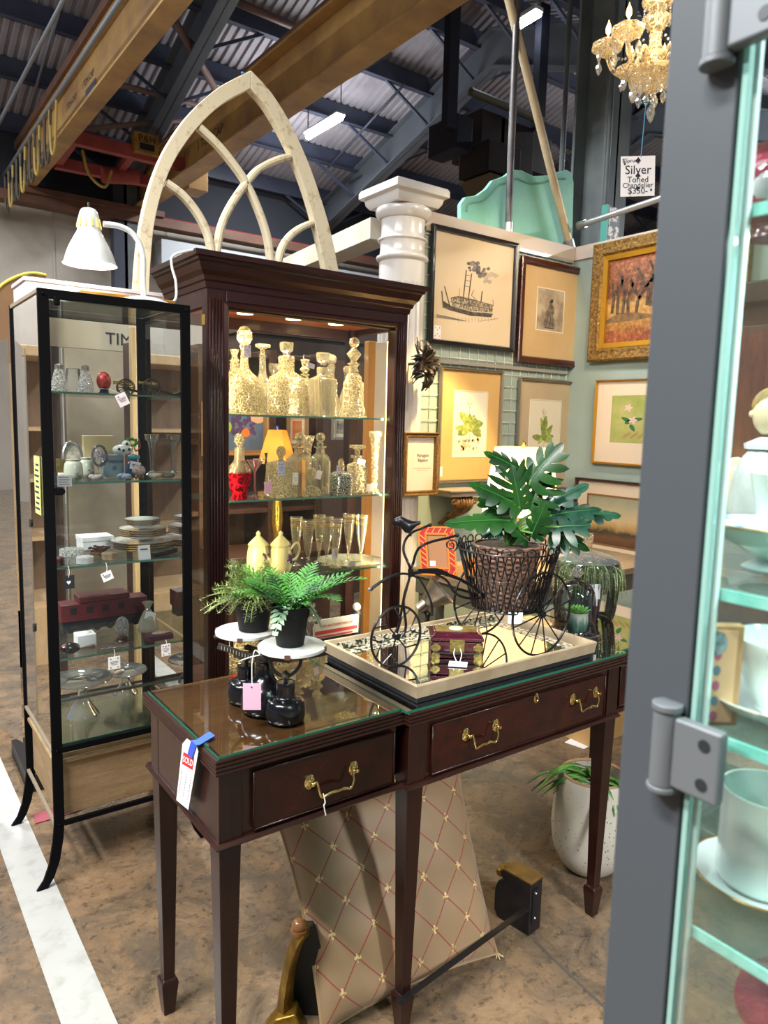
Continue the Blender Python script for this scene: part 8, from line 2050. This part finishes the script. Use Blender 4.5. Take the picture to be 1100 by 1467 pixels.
# leaning sheet of glass left of the cabinet
t = thing('leaning_glass_door', 'loose glass cabinet door ajar beside the left post of the display cabinet', 'glass door', (.42, 2.85, 0))
a0 = PZ(8, 1000, .30); 
g0_, g1_ = Vector((GX0-.004, 2.815, 0)), Vector((.36, 3.15, 0)); zt2, zb3 = 1.75, .30
MB().add([g0_+Z_*zb3, g1_+Z_*zb3, g1_+Z_*zt2, g0_+Z_*zt2], [(0, 1, 2, 3)]).build('pane', pane('dusty_pane', '#e8e6e0', 1.4, haze=.12, hazec='#b8ac9c'), t)
MB().bar(g1_, g1_+Z_*zt2, .004, .004, up=(1, 0, 0)).build('edge', BG, t); m = MB()
for z in (.62, 1.05): m.cyl(g1_+Z_*z, g1_+Z_*(z+.03), .008, n=8)
m.build('hinge', BF, t)
k0_, k1_ = PZ(40, 1137, 0), PZ(17, 1082, 0); MB().prism([(k0_.x, k0_.y), (k1_.x, k1_.y), (k1_.x+.09, k1_.y), (k0_.x+.09, k0_.y)], (0, 0, 0), (1, 0, 0), (0, 1, 0), (0, 0, .07)).build('black_block', BLK, None); bpy.data.objects['black_block']['label'] = 'black block on the floor behind the left foot of the display cabinet'; bpy.data.objects['black_block']['category'] = 'block'
# furniture seen through the cabinets
DW = wood('dark_furniture', '#4a2c1c', '#2e1a12', .45, 2.5, (8, 8, 1), .2)
def pan(x0, y0, z0, x1, y1, z1, nm, m, par): return MB().box((x0, y0, z0), (x1, y1, z1)).build(nm, m, par, bevel=.004)
t = thing('dark_armoire', 'dark wood armoire with moulded doors standing far behind the curio cabinet', 'armoire', (3.2, 5.4, 0))
pan(2.45, 5.2, 0, 4.4, 5.7, 2.15, 'carcass', DW, t); pan(2.40, 5.15, 2.15, 4.45, 5.75, 2.25, 'cornice', DW, t)
for k in range(4): pan(2.5+k*.47, 5.17, .3, 2.92+k*.47, 5.2, 2.0, 'door', wood('armoire_door', '#6a4026', '#482a1a', .4, 2.5, (8, 8, 1), .3), t)
t = thing('grey_screen', 'grey and beige panelled screen far behind the display cabinet', 'screen', (1.2, 5.2, 0))
SCR = mat('screen_beige', '#a79b85', .7, c2='#93866f', sc_=3); SCG = mat('screen_grey', '#87857f', .6, c2='#6f6c66', sc_=2)
for k in range(5): pan(.35+k*.42, 5.3, 0, .75+k*.42, 5.36, 1.98, 'leaf', (SCR, SCG)[k % 2], t)
t = thing('sign_board', 'pale horizontal sign board with black capital letters seen through the cabinet top', 'sign', (1.0, 4.0, 1.7))
a, b_ = PY(66, 500, 4.4), PY(190, 445, 4.4); zt3, zb4 = PY(130, 452, 4.4).z, PY(130, 500, 4.4).z
MB().box((a.x, 4.4, zb4), (b_.x+.05, 4.44, zt3)).build('board', mat('sign_cream', '#c9c3b2', .6, c2='#bdb59f', sc_=2), t)
pp_ = PY(174, 487, 4.39); text('lettering', 'TIMI', mat('letter_black', '#24242a', .6), t, (pp_.x, 4.395, pp_.z), X_, Z_, .095)
for x in (a.x+.05, b_.x): MB().box((x-.02, 4.42, 0), (x+.02, 4.46, zb4)).build('post', DW, t)
t = thing('timber_post', 'pale striped timber post seen through the right half of the display cabinet', 'post', (1.1, 3.8, 0))
a = PY(190, 600, 3.79); pan(a.x, 3.79, 0, a.x+.075, 3.835, 1.95, 'post', mat('pale_timber', '#c0a77c', .6, c2='#a08860', sc_=6, stretch=(6, 6, .5)), t)
pan(a.x+.02, 3.782, 0, a.x+.045, 3.792, 1.95, 'fillet', mat('pale_timber2', '#d2bc94', .6), t)
# pink portrait seen at upper left through the side glass
# fruit painting and yellow lamp behind the curio cabinet
y_ = 3.75; a = PY(318, 655, y_); b_ = PY(383, 655, y_); ztp = PY(318, 592, y_).z; zbb = PY(318, 645, y_).z-.03
FRT = mat('fruit_sky', '#5f7fa0', .6, c2='#3f5a7c', sc_=5)
t, A, ar, P = picture('fruit_painting', 'colourful painting of grapes, oranges and limes seen through the curio cabinet', (a.x-.12, y_, zbb), X_, Z_, b_.x-a.x+.12, ztp-zbb+.06, Yn, .03, mat('frame_tan', '#8f6d42', .5), FRT, (0, 0, 0), FRT)
rnd = random.Random(5); m = MB()
for k in range(40): c = A(rnd.uniform(.45, .85), rnd.uniform(.4, .8), .005); m.sphere(c, (.012, .002, .012), 8, 6)
m.build('painted_grapes', mat('fruit_purple', '#4f3566', .6), ar)
m = MB(); m.sphere(A(.68, .42, .006), (.026, .002, .026), 14, 8); m.sphere(A(.55, .92, .006), (.05, .002, .02), 14, 8); m.build('painted_orange', mat('fruit_orange', '#e07a28', .6), ar)
m = MB(); m.sphere(A(.36, .55, .006), (.024, .002, .03), 14, 8); m.sphere(A(.45, .95, .006), (.03, .002, .016), 14, 8); m.build('painted_lime', mat('fruit_lime', '#a8c832', .6), ar)
m = MB(); m.sphere(A(.9, .8, .006), (.05, .002, .035), 14, 8); m.build('painted_peach', mat('fruit_peach', '#d8b08a', .6), ar)
lp_ = PY(397, 660, 3.55); t = thing('yellow_shade_lamp', 'lit lamp with a yellow pleated shade and blue finial seen through the curio cabinet', 'lamp', (lp_.x, 3.55, 1.0))
zt4, zb5 = PY(397, 616, 3.55).z, PY(397, 664, 3.55).z
YSH, nt, b2 = base('yellow_shade'); b2.inputs['Base Color'].default_value = lin('#e8c468'); ts = nt.nodes.new('ShaderNodeBsdfTranslucent'); ts.inputs['Color'].default_value = lin('#f4cc66'); mxs = nt.nodes.new('ShaderNodeMixShader'); mxs.inputs[0].default_value = .6
nt.links.new(b2.outputs[0], mxs.inputs[1]); nt.links.new(ts.outputs[0], mxs.inputs[2]); nt.links.new(mxs.outputs[0], nt.nodes['Material Output'].inputs[0])
c = Vector((lp_.x, 3.55, 0)); MB().lathe([(.105, zb5), (.05, zt4)], c, 6, caps=False, smooth=False).build('shade', YSH, t, solid=.001)
MB().sphere(c+Z_*(zt4+.014), .009, 12, 8).build('finial', mat('finial_blue', '#2438a8', .3), t); MB().sphere(c+Z_*((zt4+zb5)/2), .022, 12, 8).build('bulb', BULBW, t)
lath('base', prof_spline([(.06, .80), (.06, .82), (.02, .84), (.035, .95), (.012, zb5-.03), (.008, zb5)], 2), c.x, c.y, 0, BRS, t)
t = thing('side_cabinet', 'low dark side cabinet carrying the yellow shaded lamp', 'cabinet', (1.75, 3.4, 0)); pan(lp_.x-.35, 3.38, 0, lp_.x+.25, 3.70, .79, 'carcass', DW, t); pan(lp_.x-.38, 3.35, .79, lp_.x+.28, 3.72, .80, 'top', DW, t)
pan(lp_.x-.33, 3.365, .08, lp_.x-.06, 3.38, .72, 'door', DW, t); pan(lp_.x-.04, 3.365, .08, lp_.x+.23, 3.38, .72, 'door', DW, t)
t = thing('tall_dark_bookcase', 'tall dark wood bookcase behind the curio cabinet with framed photos on it', 'bookcase', (1.9, 4, 0))
for x in (1.55, 1.98, 2.30): pan(x, 3.85, 0, x+.05, 4.2, 1.9, 'upright', DW, t)
pan(1.30, 4.18, 0, 2.35, 4.2, 1.9, 'back', wood('bookcase_back', '#5f3a22', '#3c2416', .5, 2, (6, 1, 1), .1), t)
for z in (.5, .95, 1.35, 1.85): pan(1.30, 3.86, z, 2.35, 4.18, z+.03, 'shelf', DW, t)
pan(1.25, 3.85, 0, 1.30, 4.2, 1.9, 'upright', DW, t)
def photo(px0, py0, px1, py1, y, lb, c1, c2, fm):
    a = PY(px0, py1, y); b = PY(px1, py0, y)
    t, A, ar, P = picture('framed_photo', lb, (a.x, y, a.z), X_, Z_, b.x-a.x, b.z-a.z, Yn, .018, fm, PAPW, (.02, .02, .02), mat('ph'+c1, c1, .6, c2=c2, sc_=14, lo=.42, hi=.58), group='framed photos behind the curio cabinet')
photo(410, 594, 440, 640, 3.80, 'warm toned framed print with an orange figure behind the yellow lamp', '#b8864c', '#c25a2c', mat('frame_tan', '#8f6d42', .5))
photo(474, 594, 500, 630, 3.80, 'grey framed photo seen through the back of the curio cabinet right of centre', '#b5ab9c', '#5f5a56', mat('frame_silver', '#b8b4ac', .3, metal=.6))
t = thing('orange_edged_door', 'white door with an orange edge seen through the right end of the curio cabinet', 'door panel', (2.2, 3.2, 0))
a, b_ = PY(528, 520, 3.02), PY(538, 520, 3.02); b2__ = PY(556, 520, 3.02)
pan(a.x-.0, 3.02, 0, b_.x, 3.06, 1.9, 'edge', mat('edge_orange', '#c98a34', .5), t); pan(b_.x, 3.025, 0, b2__.x+.02, 3.06, 1.9, 'panel', mat('door_white', '#d6cfc2', .5), t)
for k, (px, py, y, lb, c1) in enumerate(((345, 758, 3.3, 'dark green glass bowl behind the canister', '#3c4a2c'), (430, 745, 3.3, 'dark woven basket behind the flutes', '#3a2c22'))):
    pass

# ================================================================ LIGHT
def area(name, loc, size, power, color, rot=(0, 0, 0), sy=None, spread=None):
    l = bpy.data.lights.new(name, 'AREA'); l.energy = power; l.color = color; l.shape = 'RECTANGLE' if sy else 'SQUARE'; l.size = size
    if sy: l.size_y = sy
    if spread: l.spread = spread
    o = bpy.data.objects.new(name, l); COL.objects.link(o); o.location = loc; o.rotation_euler = rot; return o
def point(name, loc, power, color, r=.03):
    l = bpy.data.lights.new(name, 'POINT'); l.energy = power; l.color = color; l.shadow_soft_size = r
    o = bpy.data.objects.new(name, l); COL.objects.link(o); o.location = loc; return o
def spot(name, loc, to, power, color, ang=70, r=.04, blend=.4):
    l = bpy.data.lights.new(name, 'SPOT'); l.energy = power; l.color = color; l.shadow_soft_size = r; l.spot_size = math.radians(ang); l.spot_blend = blend
    o = bpy.data.objects.new(name, l); COL.objects.link(o); o.location = loc; o.rotation_euler = (Vector(to)-Vector(loc)).to_track_quat('-Z', 'Y').to_euler(); return o
COOL = (.93, .97, 1.0); WARM = (1.0, .80, .52); WM2 = (1.0, .72, .38)
for i, (x, y) in enumerate(((-2.5, 1.5), (-2.5, 7.5), (1.0, -2.5), (1.2, 4.6), (7.5, 1.0), (6, 10.2), (10, 6), (-1.2, 10.8))):
    z = zr(y, 5.1); area('strip_row_%d' % i, (x, y, z), .3, 185, COOL, sy=1.6); area('strip_up_%d' % i, (x, y, z-.8), .3, 38, COOL, rot=(PI, 0, 0), sy=1.6)
area('front_strip', (-1.3, .6, 4.2), .3, 170, (1, .96, .9), sy=1.8)
point('desk_lamp_light', (topc.x, ly, hz-.01), 1.6, (1, .9, .7), .03)
for i, (x, y) in enumerate(((1.30, 2.74), (1.52, 2.74), (1.73, 2.74))): spot('curio_light_%d' % i, (x, y, 1.91), (x, 2.70, 1), 22, (1, .84, .55), 130, .03)
for x in (ox0-.006, ox1+.006): MB().box((x-.004, MY0+.046, .55), (x+.004, MY0+.052, 1.85)).build('added_glow_strip', emit('added_glow_warm', '#ffdf9a', 4), mc)  # added glowing strips behind the stiles, to go with the fill lights below
for x in (ox0+.010, ox1-.010): area('curio_fill', (x, MY0+.05, 1.2), .012, 6, (1, .84, .55), rot=(PI/2, 0, .5 if x > 1.5 else -.5), sy=1.3)  # added fill lights that brighten the lower curio shelves
point('booth_lamp', lc+Z_*(s_bot-cz+.05), 30, WM2, .04)
point('yellow_lamp', c+Z_*((zt4+zb5)/2), 4, WM2, .03)
spot('track_spot_0', (2.9, 1.9, 3.0), (3.1, 3.35, 1.9), 60, WARM, 75)
spot('track_spot_2', (2.6, 2.5, 2.6), (2.85, 3.36, .9), 160, (1, .70, .30), 46)
spot('track_spot_1', (3.1, 1.2, 3.0), (4.0, 2.8, 1.9), 45, WARM, 75)
for k in range(6): pass
point('chandelier_light', CC+Z_*cz_(45)+Vector((-.1, -.1, 0)), 6, WARM, .12)
area('case_led', (.72, -.1, 2.24), .35, 7, (.86, 1.0, 1.0), sy=.6)
area('case_led_mid', (.50, .05, zs_[2]-.012), .02, 1.0, (.86, 1.0, 1.0), sy=.4)
w = bpy.data.worlds.new('world'); sc.world = w; w.use_nodes = True
bg = w.node_tree.nodes['Background']; bg.inputs[0].default_value = (.50, .55, .65, 1); bg.inputs[1].default_value = .22
sc.view_settings.view_transform = 'Standard'; sc.view_settings.look = 'None'; sc.view_settings.gamma = 1; sc.view_settings.use_curve_mapping = False
sc.view_settings.exposure = .8
cy = sc.cycles
cy.use_denoising = True; cy.max_bounces = 10; cy.transparent_max_bounces = 32; cy.transmission_bounces = 8; cy.glossy_bounces = 5; cy.diffuse_bounces = 3
cy.caustics_reflective = False; cy.caustics_refractive = False; cy.sample_clamp_indirect = 4
